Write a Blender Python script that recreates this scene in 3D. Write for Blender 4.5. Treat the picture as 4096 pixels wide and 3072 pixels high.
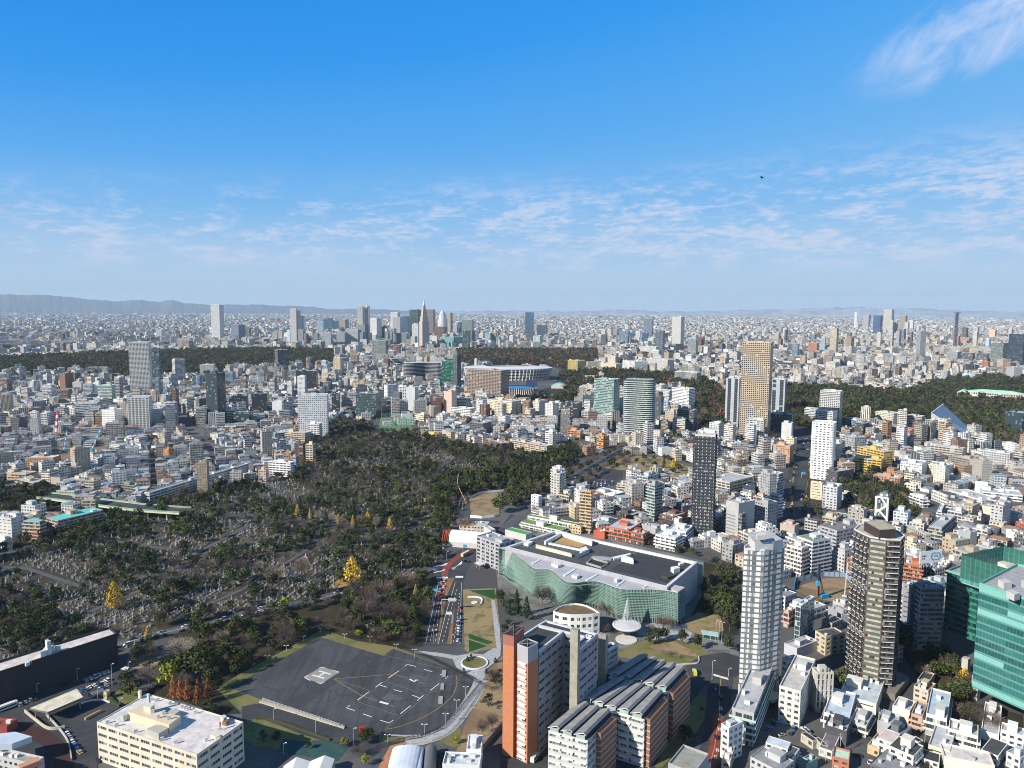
import bpy,math,random
import numpy as np
from mathutils import Vector,Matrix
rnd=random.Random(11)
nr=np.random.default_rng(11)
for _o in list(bpy.data.objects):bpy.data.objects.remove(_o)
SC=bpy.context.scene;COL=SC.collection
# camera
CH=220.0;FP=2900.0
PITCH=math.atan((1536-1240)/FP);ROLL=math.radians(0.31)
Fv=np.array([0,math.cos(PITCH),-math.sin(PITCH)])
_r=np.array([1.,0,0]);_u=np.array([0,math.sin(PITCH),math.cos(PITCH)])
Rv=_r*math.cos(ROLL)+_u*math.sin(ROLL);Uv=_u*math.cos(ROLL)-_r*math.sin(ROLL)
cam=bpy.data.cameras.new('camera');camo=bpy.data.objects.new('camera',cam);COL.objects.link(camo)
cam.sensor_width=36;cam.lens=36*FP/4096;cam.clip_start=1;cam.clip_end=200000
M=Matrix(((Rv[0],Uv[0],-Fv[0],0),(Rv[1],Uv[1],-Fv[1],0),(Rv[2],Uv[2],-Fv[2],CH),(0,0,0,1)))
camo.matrix_world=M;SC.camera=camo
# sun and sky
SUN_EL=math.radians(31);SUN_AZ=math.radians(57)
ts=Vector((-math.sin(SUN_AZ)*math.cos(SUN_EL),-math.cos(SUN_AZ)*math.cos(SUN_EL),math.sin(SUN_EL)))
sl=bpy.data.lights.new('sun','SUN');sl.energy=5.0;sl.angle=math.radians(0.53);sl.color=(1.0,0.93,0.82)
so=bpy.data.objects.new('sun',sl);COL.objects.link(so)
so.rotation_euler=ts.to_track_quat('Z','Y').to_euler()
SC.view_settings.view_transform='Standard';SC.view_settings.look='None'
SC.view_settings.exposure=0.5;SC.view_settings.gamma=1.0
W=bpy.data.worlds.new('World');SC.world=W;W.use_nodes=True
SC.cycles.max_bounces=5;SC.cycles.diffuse_bounces=2;SC.cycles.glossy_bounces=2;SC.cycles.transmission_bounces=2
SC.cycles.volume_bounces=0;SC.cycles.transparent_max_bounces=6;SC.cycles.use_denoising=True;SC.cycles.filter_width=1.0;SC.cycles.use_adaptive_sampling=False;SC.cycles.sample_clamp_indirect=4
SC.cycles.caustics_reflective=False;SC.cycles.caustics_refractive=False
try:SC.cycles.denoiser='OPENIMAGEDENOISE'
except Exception:pass
class NT:
 def __init__(s,nt):s.t=nt
 def n(s,ty,**kw):
  nd=s.t.nodes.new(ty)
  for k,v in kw.items():
   if k.startswith('i_'):
    nd.inputs[k[2:].replace('_',' ')].default_value=v
   else:setattr(nd,k,v)
  return nd
 def l(s,a,b):s.t.links.new(a,b)
 def val(s,x,sock):
  if isinstance(x,(int,float)):sock.default_value=x
  elif isinstance(x,tuple):sock.default_value=x if len(x)!=3 or sock.type=='VECTOR' else(*x,1)
  else:s.l(x,sock)
 def m(s,op,a,b=None,c=None,clamp=False):
  nd=s.n('ShaderNodeMath',operation=op);nd.use_clamp=clamp
  s.val(a,nd.inputs[0])
  if b is not None:s.val(b,nd.inputs[1])
  if c is not None:s.val(c,nd.inputs[2])
  return nd.outputs[0]
 def mix(s,f,a,b,bt='MIX'):
  nd=s.n('ShaderNodeMix',data_type='RGBA',blend_type=bt)
  s.val(f,nd.inputs[0]);s.val(a,nd.inputs[6]);s.val(b,nd.inputs[7])
  return nd.outputs[2]
 def ramp(s,f,lo,hi):
  nd=s.n('ShaderNodeMapRange',interpolation_type='SMOOTHSTEP')
  s.val(f,nd.inputs[0]);s.val(lo,nd.inputs[1]);s.val(hi,nd.inputs[2])
  return nd.outputs[0]
 def noise(s,vec,scale,detail=3,rough=.55,dist=0.0):
  nd=s.n('ShaderNodeTexNoise');nd.inputs['Scale'].default_value=scale;nd.inputs['Detail'].default_value=detail
  nd.inputs['Roughness'].default_value=rough;nd.inputs['Distortion'].default_value=dist
  s.l(vec,nd.inputs['Vector']);return nd.outputs[0]
def build_world():
 t=W.node_tree;t.nodes.clear();g=NT(t)
 sky=g.n('ShaderNodeTexSky',sky_type='NISHITA',sun_disc=False,sun_elevation=SUN_EL,sun_rotation=math.pi+SUN_AZ,altitude=250,air_density=1.0,dust_density=0.6,ozone_density=1.6)
 tc=g.n('ShaderNodeTexCoord');sp=g.n('ShaderNodeSeparateXYZ');g.l(tc.outputs['Generated'],sp.inputs[0])
 x,y,z=sp.outputs
 el=g.m('ARCTAN2',z,g.m('SQRT',g.m('ADD',g.m('MULTIPLY',x,x),g.m('MULTIPLY',y,y))))
 az=g.m('ARCTAN2',x,y)
 rp=g.n('ShaderNodeValToRGB');cr=rp.color_ramp;st=((0.0,(.385,.50,.60)),(.055,(.29,.44,.61)),(.13,(.135,.35,.63)),(.22,(.055,.285,.64)),(.34,(.01,.222,.625)),(.46,(0,.188,.585)),(.60,(0,.165,.5)),(.75,(.025,.075,.175)),(1.0,(.025,.06,.13)))  # top stops, above the view, darkened so the unseen sky gives less ambient light
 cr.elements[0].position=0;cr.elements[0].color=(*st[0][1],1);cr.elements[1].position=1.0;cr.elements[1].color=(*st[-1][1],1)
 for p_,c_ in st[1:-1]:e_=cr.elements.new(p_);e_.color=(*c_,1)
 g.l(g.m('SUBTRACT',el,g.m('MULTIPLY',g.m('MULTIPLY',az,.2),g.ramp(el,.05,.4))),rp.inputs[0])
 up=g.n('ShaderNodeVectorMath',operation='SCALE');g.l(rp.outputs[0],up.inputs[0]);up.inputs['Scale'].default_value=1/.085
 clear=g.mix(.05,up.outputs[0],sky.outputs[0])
 zz=g.m('MAXIMUM',z,0.02)
 cx=g.m('DIVIDE',x,zz);cy=g.m('DIVIDE',y,zz)
 cv=g.n('ShaderNodeCombineXYZ');g.l(cx,cv.inputs[0]);g.l(g.m('MULTIPLY',cy,0.75),cv.inputs[1])
 cl=g.n('ShaderNodeCombineXYZ');g.l(g.m('MULTIPLY',az,7.0),cl.inputs[0]);g.l(g.m('MULTIPLY',g.m('SUBTRACT',el,g.m('MULTIPLY',az,.03)),25.0),cl.inputs[1])
 n1=g.noise(cl.outputs[0],2.4,8,.6,.25);n2=g.noise(cl.outputs[0],.42,2,.5,.1);n3=g.noise(cl.outputs[0],9.0,5,.6,.3)
 s=g.m('ADD',g.m('ADD',g.m('MULTIPLY',n1,.46),g.m('MULTIPLY',n2,.26)),g.m('MULTIPLY',n3,.28))
 d=g.ramp(g.m('ADD',s,g.m('MULTIPLY',az,.03)),.445,.60)
 band=g.m('MULTIPLY',g.ramp(el,.038,.075),g.m('SUBTRACT',1.0,g.ramp(el,g.m('ADD',.115,g.m('MULTIPLY',az,.05)),g.m('ADD',.20,g.m('MULTIPLY',az,.05)))))
 veil=g.m('MULTIPLY',g.ramp(n2,.4,.65),.2);d1=g.m('MULTIPLY',g.m('MAXIMUM',d,veil),band)
 e2=g.m('SUBTRACT',el,.318);a2=g.m('SUBTRACT',az,.57)
 q=g.m('ADD',g.m('MULTIPLY',g.m('POWER',g.m('DIVIDE',g.m('SUBTRACT',e2,g.m('MULTIPLY',a2,.3)),.055),2.0),1.0),g.m('POWER',g.m('DIVIDE',a2,.15),2.0))
 cv2=g.n('ShaderNodeCombineXYZ');g.l(g.m('MULTIPLY',az,11.0),cv2.inputs[0]);g.l(g.m('MULTIPLY',g.m('SUBTRACT',el,g.m('MULTIPLY',az,.5)),19.0),cv2.inputs[1])
 nw=g.noise(cv2.outputs[0],.8,6,.6,.5)
 d2=g.m('MULTIPLY',g.ramp(nw,.38,.66),g.m('SUBTRACT',1.0,g.ramp(q,.15,1.25)))
 dens=g.m('MULTIPLY',g.m('MAXIMUM',d1,d2),.8,clamp=True)
 cloudc=g.mix(g.ramp(el,.05,.3),(5.6,6.1,7.3),(5.3,6.1,7.9))
 bg=g.n('ShaderNodeBackground');bg.inputs['Strength'].default_value=0.085
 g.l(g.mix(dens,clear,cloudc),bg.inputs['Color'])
 o=g.n('ShaderNodeOutputWorld');g.l(bg.outputs[0],o.inputs[0])
 return bg,sky
build_world()
# pixels to places
REG=dict(a=(0,1150),b=(1024,1150),c=(2048,1150),d=(3072,1150),e=(0,1800),f=(1024,1800),g=(2048,1800),h=(3072,1800),m=(1980,2450),n=(1980,2760),q=(0,2480),i=(0,2304),j=(1024,2304),k=(2048,2304),l=(3072,2304))
def px(r,u,v):
 if r=='o':return u*4096/2212,v*4096/2212
 x0,y0=REG[r];s=(520 if r in 'mnq' else 1024)/2212
 return x0+u*s,y0+v*s
def ray(r,u,v):
 a,b=px(r,u,v);return Fv*FP+Rv*(a-2048)-Uv*(b-1536)
def proj(x,y,z):
 d=np.array([x,y,z-CH]);w=d@Fv
 return 2048+FP*(d@Rv)/w,1536-FP*(d@Uv)/w
def proj_np(P):
 d=P-np.array([0,0,CH]);w=d@Fv;w=np.where(w<1,1,w)
 return 2048+FP*(d@Rv)/w,1536-FP*(d@Uv)/w,w
def G(r,u,v,z=0.0):
 d=ray(r,u,v);k=(z-CH)/d[2]
 return(d[0]*k,d[1]*k)
def base_under(r,u,v,vb):
 d=ray(r,u,v);h=math.hypot(d[0],d[1]);ax,ay=d[0]/h,d[1]/h
 tb=px(r,u,vb)[1];lo,hi=100.0,60000.0
 for _ in range(60):
  m=(lo+hi)/2
  if proj(ax*m,ay*m,0)[1]>tb:lo=m
  else:hi=m
 return ax*lo,ay*lo,CH+lo*d[2]/h
# materials
MATS={}
def newmat(name):
 m=bpy.data.materials.new(name);m.use_nodes=True;t=m.node_tree;t.nodes.clear();g=NT(t)
 b=g.n('ShaderNodeBsdfPrincipled');o=g.n('ShaderNodeOutputMaterial');g.l(b.outputs[0],o.inputs[0])
 MATS[name]=m;return m,g,b
def plain(name,col,rough=.8,var=.12,scale=.15,metal=0.0,bump=0.0,spec=.3):
 if name in MATS:return MATS[name]
 m,g,b=newmat(name);tc=g.n('ShaderNodeTexCoord');gm=g.n('ShaderNodeNewGeometry')
 n=g.noise(gm.outputs['Position'],scale,5,.6)
 f=g.m('MULTIPLY_ADD',g.m('SUBTRACT',n,.5),2*var*2,1.0)
 c=g.n('ShaderNodeVectorMath',operation='SCALE');c.inputs[0].default_value=col;g.l(f,c.inputs['Scale'])
 g.l(c.outputs[0],b.inputs['Base Color']);b.inputs['Roughness'].default_value=rough;b.inputs['Metallic'].default_value=metal
 b.inputs['Specular IOR Level'].default_value=spec
 if bump:
  bp=g.n('ShaderNodeBump');bp.inputs['Strength'].default_value=bump;g.l(n,bp.inputs['Height']);g.l(bp.outputs[0],b.inputs['Normal'])
 return m
def attr_mat(name,rough=.8,var=.15,scale=.12,fn=None,spec=.3):
 m,g,b=newmat(name);at=g.n('ShaderNodeAttribute',attribute_name='col');gm=g.n('ShaderNodeNewGeometry')
 n=g.noise(gm.outputs['Position'],scale,4,.65)
 f=g.m('MULTIPLY_ADD',g.m('SUBTRACT',n,.5),2*var*2,1.0)
 c=g.n('ShaderNodeVectorMath',operation='SCALE');g.l(at.outputs['Color'],c.inputs[0]);g.l(f,c.inputs['Scale'])
 b.inputs['Roughness'].default_value=rough;b.inputs['Specular IOR Level'].default_value=spec
 if fn:fn(g,b,c.outputs[0])
 else:g.l(c.outputs[0],b.inputs['Base Color'])
 return m
def windows(x0,x1,y0,y1,glass=(.035,.05,.06),grough=.12,light=.22,lightc=(.35,.37,.36)):
 def fn(g,b,wall):
  uv=g.n('ShaderNodeUVMap',uv_map='uv');sp=g.n('ShaderNodeSeparateXYZ');g.l(uv.outputs[0],sp.inputs[0])
  fx=g.m('FRACT',sp.outputs[0]);fy=g.m('FRACT',sp.outputs[1])
  mk=g.m('MULTIPLY',g.m('MULTIPLY',g.m('GREATER_THAN',fx,x0),g.m('LESS_THAN',fx,x1)),g.m('MULTIPLY',g.m('GREATER_THAN',fy,y0),g.m('LESS_THAN',fy,y1)))
  wn=g.n('ShaderNodeTexWhiteNoise',noise_dimensions='2D');fl=g.n('ShaderNodeVectorMath',operation='FLOOR')
  g.l(uv.outputs[0],fl.inputs[0]);g.l(fl.outputs[0],wn.inputs['Vector'])
  gl=g.mix(g.m('GREATER_THAN',wn.outputs[0],1-light),glass,lightc)
  g.l(g.mix(mk,wall,gl),b.inputs['Base Color'])
  g.l(g.m('MULTIPLY_ADD',mk,grough-.8,.8),b.inputs['Roughness'])
  g.l(g.m('MULTIPLY_ADD',mk,.35,.25),b.inputs['Specular IOR Level'])
 return fn
def glassmat(name,col,rough=.08,var=.25,curtain=.15,cc=(.4,.42,.4),metal=0.0,spec=.8,mull=None,grp=None):
 if name in MATS:return MATS[name]
 m,g,b=newmat(name);uv=g.n('ShaderNodeUVMap',uv_map='uv');wn=g.n('ShaderNodeTexWhiteNoise',noise_dimensions='2D')
 fl=g.n('ShaderNodeVectorMath',operation='FLOOR');g.l(uv.outputs[0],fl.inputs[0]);g.l(fl.outputs[0],wn.inputs['Vector'])
 if grp:sc=g.n('ShaderNodeVectorMath',operation='MULTIPLY');sc.inputs[1].default_value=(1/grp,1,1);g.l(uv.outputs[0],sc.inputs[0]);g.l(sc.outputs[0],fl.inputs[0])
 v=g.n('ShaderNodeVectorMath',operation='SCALE');v.inputs[0].default_value=col
 g.l(g.m('MULTIPLY_ADD',wn.outputs[0],2*var,1-var),v.inputs['Scale'])
 c=g.mix(g.m('GREATER_THAN',wn.outputs[0],1-curtain),v.outputs[0],cc)
 if mull:
  sp=g.n('ShaderNodeSeparateXYZ');g.l(uv.outputs[0],sp.inputs[0])
  mk=g.m('MAXIMUM',g.m('LESS_THAN',g.m('FRACT',sp.outputs[0]),mull[0]),g.m('LESS_THAN',g.m('FRACT',sp.outputs[1]),mull[1]))
  c=g.mix(mk,c,mull[2])
  g.l(g.m('MULTIPLY_ADD',mk,.5-rough,rough),b.inputs['Roughness'])
 else:b.inputs['Roughness'].default_value=rough
 g.l(c,b.inputs['Base Color']);b.inputs['Metallic'].default_value=metal
 b.inputs['Specular IOR Level'].default_value=spec
 return m
ATT=attr_mat('painted_surface')
ROOF=attr_mat('roofing',var=.3,scale=.25)
PUNCH=attr_mat('wall_punched_windows',fn=windows(.2,.8,.32,.78))
RIBB=attr_mat('wall_ribbon_windows',fn=windows(.04,.97,.38,.86))
CURT=attr_mat('wall_curtain_glass',fn=windows(.05,.96,.1,.93,light=.1,lightc=(.2,.24,.24)))
BALC=attr_mat('wall_balconies',fn=windows(.08,.92,.42,.95,glass=(.05,.05,.055),light=.1))
GRID=attr_mat('wall_deep_grid',fn=windows(.17,.83,.22,.8,glass=(.02,.025,.03),light=.05))
VERT=attr_mat('wall_vertical_fins',fn=windows(.3,.8,.03,.98,glass=(.04,.05,.06),light=.05))
SL=attr_mat('wall_slit_windows',fn=windows(.1,.9,.5,.72,glass=(.05,.055,.06),light=.05))
STY=dict(punch=PUNCH,ribbon=RIBB,curtain=CURT,balc=BALC,grid=GRID,vert=VERT,slit=SL,plain=ATT)
GLS=glassmat('window_glass',(.045,.06,.07),mull=(.07,.0,(.3,.3,.3)))
BAYS=dict(punch=3.2,ribbon=4.5,curtain=2.4,balc=5.5,grid=3.3,vert=2.2,slit=9,plain=4)
# mesh writing
class MB:
 def __init__(s):s.v=[];s.f=[];s.uv=[];s.m=[];s.c=[]
 def poly(s,pts,m=0,c=(.5,.5,.5),uv=None):
  n=len(s.v);s.v.extend([tuple(p)for p in pts]);s.f.append(tuple(range(n,n+len(pts))))
  s.uv.extend(uv if uv else[(p[0]*.5,p[1]*.5)for p in pts]);s.m.append(m);s.c.append(c)
  return s
 def wall(s,p,q,z0,z1,m=0,c=(.5,.5,.5),nb=1,nf=1,v0=0,u0=0):
  return s.poly([(p[0],p[1],z0),(q[0],q[1],z0),(q[0],q[1],z1),(p[0],p[1],z1)],m,c,[(u0,v0),(u0+nb,v0),(u0+nb,v0+nf),(u0,v0+nf)])
 def prism(s,foot,z0,z1,m=0,c=(.5,.5,.5),mt=None,ct=None,bay=4.0,fh=3.3,bottom=False):
  n=len(foot);nf=max(1,round((z1-z0)/fh));off=rnd.randrange(50)
  for i in range(n):
   p,q=foot[i],foot[(i+1)%n];L=math.hypot(q[0]-p[0],q[1]-p[1])
   s.wall(p,q,z0,z1,m,c,max(1,round(L/bay)),nf,off,off+i*37)
  s.poly([(p[0],p[1],z1)for p in foot],m if mt is None else mt,c if ct is None else ct)
  if bottom:s.poly([(p[0],p[1],z0)for p in reversed(foot)],m,c)
  return s
 def box(s,x,y,z0,w,d,h,th=0,m=0,c=(.5,.5,.5),**k):
  return s.prism(rect(x,y,w,d,th),z0,z0+h,m,c,**k)
 def bar(s,p,q,r,m=0,c=(.5,.5,.5),n=4,r2=None,cap=False):
  p=Vector(p);q=Vector(q);d=(q-p).normalized();a=d.orthogonal().normalized();b=d.cross(a);r2=r if r2 is None else r2
  A=[p+(a*math.cos(t)+b*math.sin(t))*r for t in[2*math.pi*i/n for i in range(n)]]
  B=[q+(a*math.cos(t)+b*math.sin(t))*r2 for t in[2*math.pi*i/n for i in range(n)]]
  for i in range(n):s.poly([A[i],A[(i+1)%n],B[(i+1)%n],B[i]],m,c)
  if cap:s.poly(B,m,c)
  return s
 def build(s,name,mats,parent=None,smooth=False,origin=None):
  if not s.f:return None
  me=bpy.data.meshes.new(name);V=s.v
  if origin:V=[(a-origin[0],b-origin[1],c-origin[2])for a,b,c in V]
  me.from_pydata(V,[],s.f)
  ul=me.uv_layers.new(name='uv');ul.data.foreach_set('uv',np.array(s.uv,'f').ravel())
  at=me.attributes.new('col','FLOAT_COLOR','FACE');cc=np.ones((len(s.c),4),'f');cc[:,:3]=s.c;at.data.foreach_set('color',cc.ravel())
  for m in(mats if isinstance(mats,(list,tuple))else[mats]):me.materials.append(m)
  me.polygons.foreach_set('material_index',s.m)
  if smooth:me.polygons.foreach_set('use_smooth',[True]*len(s.f))
  o=bpy.data.objects.new(name,me);COL.objects.link(o)
  if parent:o.parent=parent
  return o
def mesh_np(name,V,groups,mats,uv=None):
 """groups: list of (faces (m,k), uv (m,k,2) or None, col (m,3), mat (m,))"""
 me=bpy.data.meshes.new(name);nf=sum(len(g[0])for g in groups);nl=sum(g[0].size for g in groups)
 me.vertices.add(len(V));me.vertices.foreach_set('co',V.astype('f').ravel())
 me.loops.add(nl);me.polygons.add(nf)
 li=np.concatenate([g[0].ravel()for g in groups]).astype('i');tot=np.concatenate([np.full(len(g[0]),g[0].shape[1])for g in groups]).astype('i')
 st=np.concatenate([[0],np.cumsum(tot)[:-1]]).astype('i')
 me.loops.foreach_set('vertex_index',li);me.polygons.foreach_set('loop_start',st);me.polygons.foreach_set('loop_total',tot)
 me.polygons.foreach_set('material_index',np.concatenate([g[3]for g in groups]).astype('i'))
 ul=me.uv_layers.new(name='uv');ul.data.foreach_set('uv',np.concatenate([(g[1]if g[1]is not None else np.zeros((*g[0].shape,2))).reshape(-1,2)for g in groups]).astype('f').ravel())
 at=me.attributes.new('col','FLOAT_COLOR','FACE');cc=np.ones((nf,4),'f');cc[:,:3]=np.concatenate([g[2]for g in groups]);at.data.foreach_set('color',cc.ravel())
 me.polygons.foreach_set('use_smooth',np.zeros(nf,bool));me.update(calc_edges=True)
 for m in mats:me.materials.append(m)
 o=bpy.data.objects.new(name,me);COL.objects.link(o);return o
def rect(x,y,w,d,th=0):
 c,s=math.cos(th),math.sin(th)
 return[(x+a*c-b*s,y+a*s+b*c)for a,b in((-w/2,-d/2),(w/2,-d/2),(w/2,d/2),(-w/2,d/2))]
def inset(foot,k):
 n=len(foot);out=[]
 for i in range(n):
  a,b,c=(Vector(foot[i-1]),Vector(foot[i]),Vector(foot[(i+1)%n]))
  d1=(b-a).normalized();d2=(c-b).normalized();n1=Vector((-d1.y,d1.x));n2=Vector((-d2.y,d2.x))
  m=(n1+n2);L=max(.3,1+n1.dot(n2));out.append(tuple(b+m*(k/L)))
 return out
def ccw(P):
 a=sum(P[i][0]*P[(i+1)%len(P)][1]-P[(i+1)%len(P)][0]*P[i][1]for i in range(len(P)))
 return list(P)if a>0 else list(reversed(P))
def tag(o,label=None,cat=None,group=None,kind=None):
 if label:o['label']=label
 if cat:o['category']=cat
 if group:o['group']=group
 if kind:o['kind']=kind
 return o
def empty(name,x,y,z=0,rz=0):
 o=bpy.data.objects.new(name,None);o.empty_display_size=1;COL.objects.link(o);o.location=(x,y,z);o.rotation_euler=(0,0,rz);return o
def copy_tree(o,parent=None):
 c=o.copy();COL.objects.link(c);c.parent=parent
 for ch in o.children:copy_tree(ch,c)
 return c
C=dict(white=(.78,.78,.77),offw=(.68,.67,.63),cream=(.66,.58,.43),beige=(.5,.42,.32),tan=(.42,.31,.2),lgrey=(.52,.53,.54),grey=(.34,.35,.37),dgrey=(.13,.14,.15),black=(.035,.037,.042),brown=(.2,.12,.085),brick=(.42,.15,.07),orange=(.55,.25,.1),pink=(.62,.42,.36),navy=(.03,.06,.1),blue=(.06,.2,.42),teal=(.12,.36,.33),green=(.1,.28,.22),pgreen=(.5,.62,.54),yellow=(.62,.42,.11),red=(.45,.09,.06),bluegrey=(.22,.29,.36),dgreen=(.035,.075,.075),lblue=(.45,.58,.7))
# where things already stand
OX0,OX1,OY0,OY1,OC=-6000,6000,200,9000,5.0
OCC=np.zeros((int((OX1-OX0)/OC),int((OY1-OY0)/OC)),'u1')
def fill_poly(P,val=1,grow=0.0,only_free=False):
 P=np.array(P);x0,x1=P[:,0].min()-grow,P[:,0].max()+grow;y0,y1=P[:,1].min()-grow,P[:,1].max()+grow
 i0,i1=max(0,int((x0-OX0)/OC)),min(OCC.shape[0],int((x1-OX0)/OC)+2);j0,j1=max(0,int((y0-OY0)/OC)),min(OCC.shape[1],int((y1-OY0)/OC)+2)
 if i1<=i0 or j1<=j0:return
 X,Y=np.meshgrid(OX0+(np.arange(i0,i1)+.5)*OC,OY0+(np.arange(j0,j1)+.5)*OC,indexing='ij')
 m=inpoly(X,Y,P)
 if grow:
  for k in range(len(P)):
   a,b=P[k],P[(k+1)%len(P)];d=b-a;L=max(1e-6,d@d);t=np.clip(((X-a[0])*d[0]+(Y-a[1])*d[1])/L,0,1)
   m|=((X-a[0]-t*d[0])**2+(Y-a[1]-t*d[1])**2)<grow**2
 if only_free:m&=OCC[i0:i1,j0:j1]==0
 OCC[i0:i1,j0:j1][m]=val
def inpoly(X,Y,P):
 m=np.zeros(np.shape(X),bool);n=len(P)
 for k in range(n):
  x1,y1=P[k];x2,y2=P[(k+1)%n]
  c=(y1>Y)!=(y2>Y)
  if y1!=y2:m^=c&(X<(x2-x1)*(Y-y1)/(y2-y1)+x1)
 return m
def occ(X,Y):
 i=np.clip(((X-OX0)/OC).astype(int),0,OCC.shape[0]-1);j=np.clip(((Y-OY0)/OC).astype(int),0,OCC.shape[1]-1)
 ins=(X>OX0)&(X<OX1)&(Y>OY0)&(Y<OY1)
 return np.where(ins,OCC[i,j],0)
def PG(r,*uv,z=0.0):
 return[G(r,uv[i],uv[i+1],z)for i in range(0,len(uv),2)]
LAND=[]
def shade(c,k):return tuple(min(.85,a*k)for a in c)
# buildings in general
DETAIL=dict(punch=(.56,.3,.78,.28),ribbon=(.92,.34,.8,.25),grid=(.66,.2,.84,.8),curtain=(.94,.07,.94,.1),vert=(.5,.03,.97,.5),slit=(.7,.5,.72,.2),balc=(.86,.06,.74,.15))
def facade(wm,pm,p,q,z0,fh,n,bays,fx,y0,y1,rec,c):
 """a wall with real openings: the wall goes to wm, the recessed panes of floor k to pm[k]"""
 L=math.hypot(q[0]-p[0],q[1]-p[1])
 if L<.5:return
 dx,dy=(q[0]-p[0])/L,(q[1]-p[1])/L;nx,ny=dy,-dx;bw=L/bays
 P=lambda s,z,r=0.0:(p[0]+dx*s-nx*r,p[1]+dy*s-ny*r,z)
 for k in range(n):
  z=z0+k*fh;a,b=z+fh*y0,z+fh*y1
  wm.poly([P(0,z),P(L,z),P(L,a),P(0,a)],0,c);wm.poly([P(0,b),P(L,b),P(L,z+fh),P(0,z+fh)],0,c)
  e=bw*(1-fx)/2;s0=0.0
  for i in range(bays):
   l,r=i*bw+e,(i+1)*bw-e
   wm.poly([P(s0,a),P(l,a),P(l,b),P(s0,b)],0,c);s0=r
   pm[k].poly([P(l,a,rec),P(r,a,rec),P(r,b,rec),P(l,b,rec)],0,c,[(i*3+.0,k),(i*3+max(1,(r-l)/1.4),k),(i*3+max(1,(r-l)/1.4),k+.9),(i*3,k+.9)])
   wm.poly([P(l,a),P(r,a),P(r,a,rec),P(l,a,rec)],0,c)
   wm.poly([P(l,a),P(l,a,rec),P(l,b,rec),P(l,b)],0,c);wm.poly([P(r,a,rec),P(r,a),P(r,b),P(r,b,rec)],0,c)
   if fy_up:wm.poly([P(l,b,rec),P(r,b,rec),P(r,b),P(l,b)],0,c)
  wm.poly([P(s0,a),P(L,a),P(L,b),P(s0,b)],0,c)
fy_up=False
def panes(pm,root,gl,near=True):
 """the panes of a wall: every window a part of its own while they can be told apart, else one row for each storey"""
 n=sum(len(q.f)for q in pm)
 if not near or n>420:
  for q in pm:q.build('window_row',[gl],root)
  return
 L=[(q,k)for q in pm for k in range(len(q.f))];X,Y=root.location.x,root.location.y
 L.sort(key=lambda t:math.hypot(X+sum(t[0].v[i][0]for i in t[0].f[t[1]])/4,Y+sum(t[0].v[i][1]for i in t[0].f[t[1]])/4));rest=MB()
 for j,(q,k)in enumerate(L):
  m=MB()if j<100 else rest;m.poly([q.v[i]for i in q.f[k]],0,(.5,)*3,q.uv[k*4:k*4+4])
  if j<100:m.build('window',[gl],root)
 if rest.f:tag(rest.build('windows',[gl],root),kind='stuff')
def roof_mesh(foot,h,wc,rc,par=1.0,t=.35):
 m=MB();inn=inset(foot,t);n=len(foot)
 for i in range(n):
  j=(i+1)%n
  m.wall(foot[i],foot[j],h,h+par,0,wc);m.wall(inn[j],inn[i],h,h+par,0,wc)
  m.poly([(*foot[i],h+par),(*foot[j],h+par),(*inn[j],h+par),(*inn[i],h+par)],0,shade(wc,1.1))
 m.poly([(*p,h+.06)for p in inn],1,rc);return m
def unit_mesh(x,y,z,w,d,h,th,c):
 m=MB();m.box(x,y,z,w,d,h,th,0,c);m.box(x,y,z+h,w*1.06,d*1.06,.12,th,0,shade(c,.9))
 m.box(x+math.cos(th)*w*.5,y+math.sin(th)*w*.5,z+.2,.06,min(1.2,d*.4),min(2.0,h*.8),th,0,shade(c,.35));return m
def clutter(root,foot,h,big=True,n=3,seed=0,wc=(.6,.6,.6),z=0):
 r=random.Random(seed);X=[p[0]for p in foot];Y=[p[1]for p in foot];cx,cy=sum(X)/len(X),sum(Y)/len(Y)
 a=Vector(foot[1])-Vector(foot[0]);b=Vector(foot[-1])-Vector(foot[0]);th=math.atan2(a.y,a.x);W_,D_=a.length,b.length
 ux,uy=a/W_,b/D_;used=[]
 def spot(w,d):
  for _ in range(12):
   s,t=r.uniform(-.5,.5)*max(0,W_-w-2),r.uniform(-.5,.5)*max(0,D_-d-2)
   if all(abs(s-u[0])>(w+u[2])/2+.4 or abs(t-u[1])>(d+u[3])/2+.4 for u in used):
    used.append((s,t,w,d));return cx+ux.x*s+uy.x*t,cy+ux.y*s+uy.y*t
  return None
 if big and W_>6 and D_>6:
  w,d=min(9,W_*.42),min(7,D_*.42);q=spot(w,d)
  if q:unit_mesh(*q,h+.06,w,d,r.uniform(2.6,4.2),th,shade(wc,1.05)).build('stair_house',[ATT],root)
 for k in range(n):
  w,d=r.uniform(1.2,2.8),r.uniform(1.0,2.2)
  if W_*D_>900:w*=2;d*=2
  q=spot(w,d)
  if q:unit_mesh(*q,h+.06,w,d,r.uniform(1.0,2.2),th,r.choice([(.7,.7,.7),(.6,.61,.62),(.4,.42,.44),(.72,.7,.66)])).build('rooftop_unit',[ATT],root)
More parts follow.
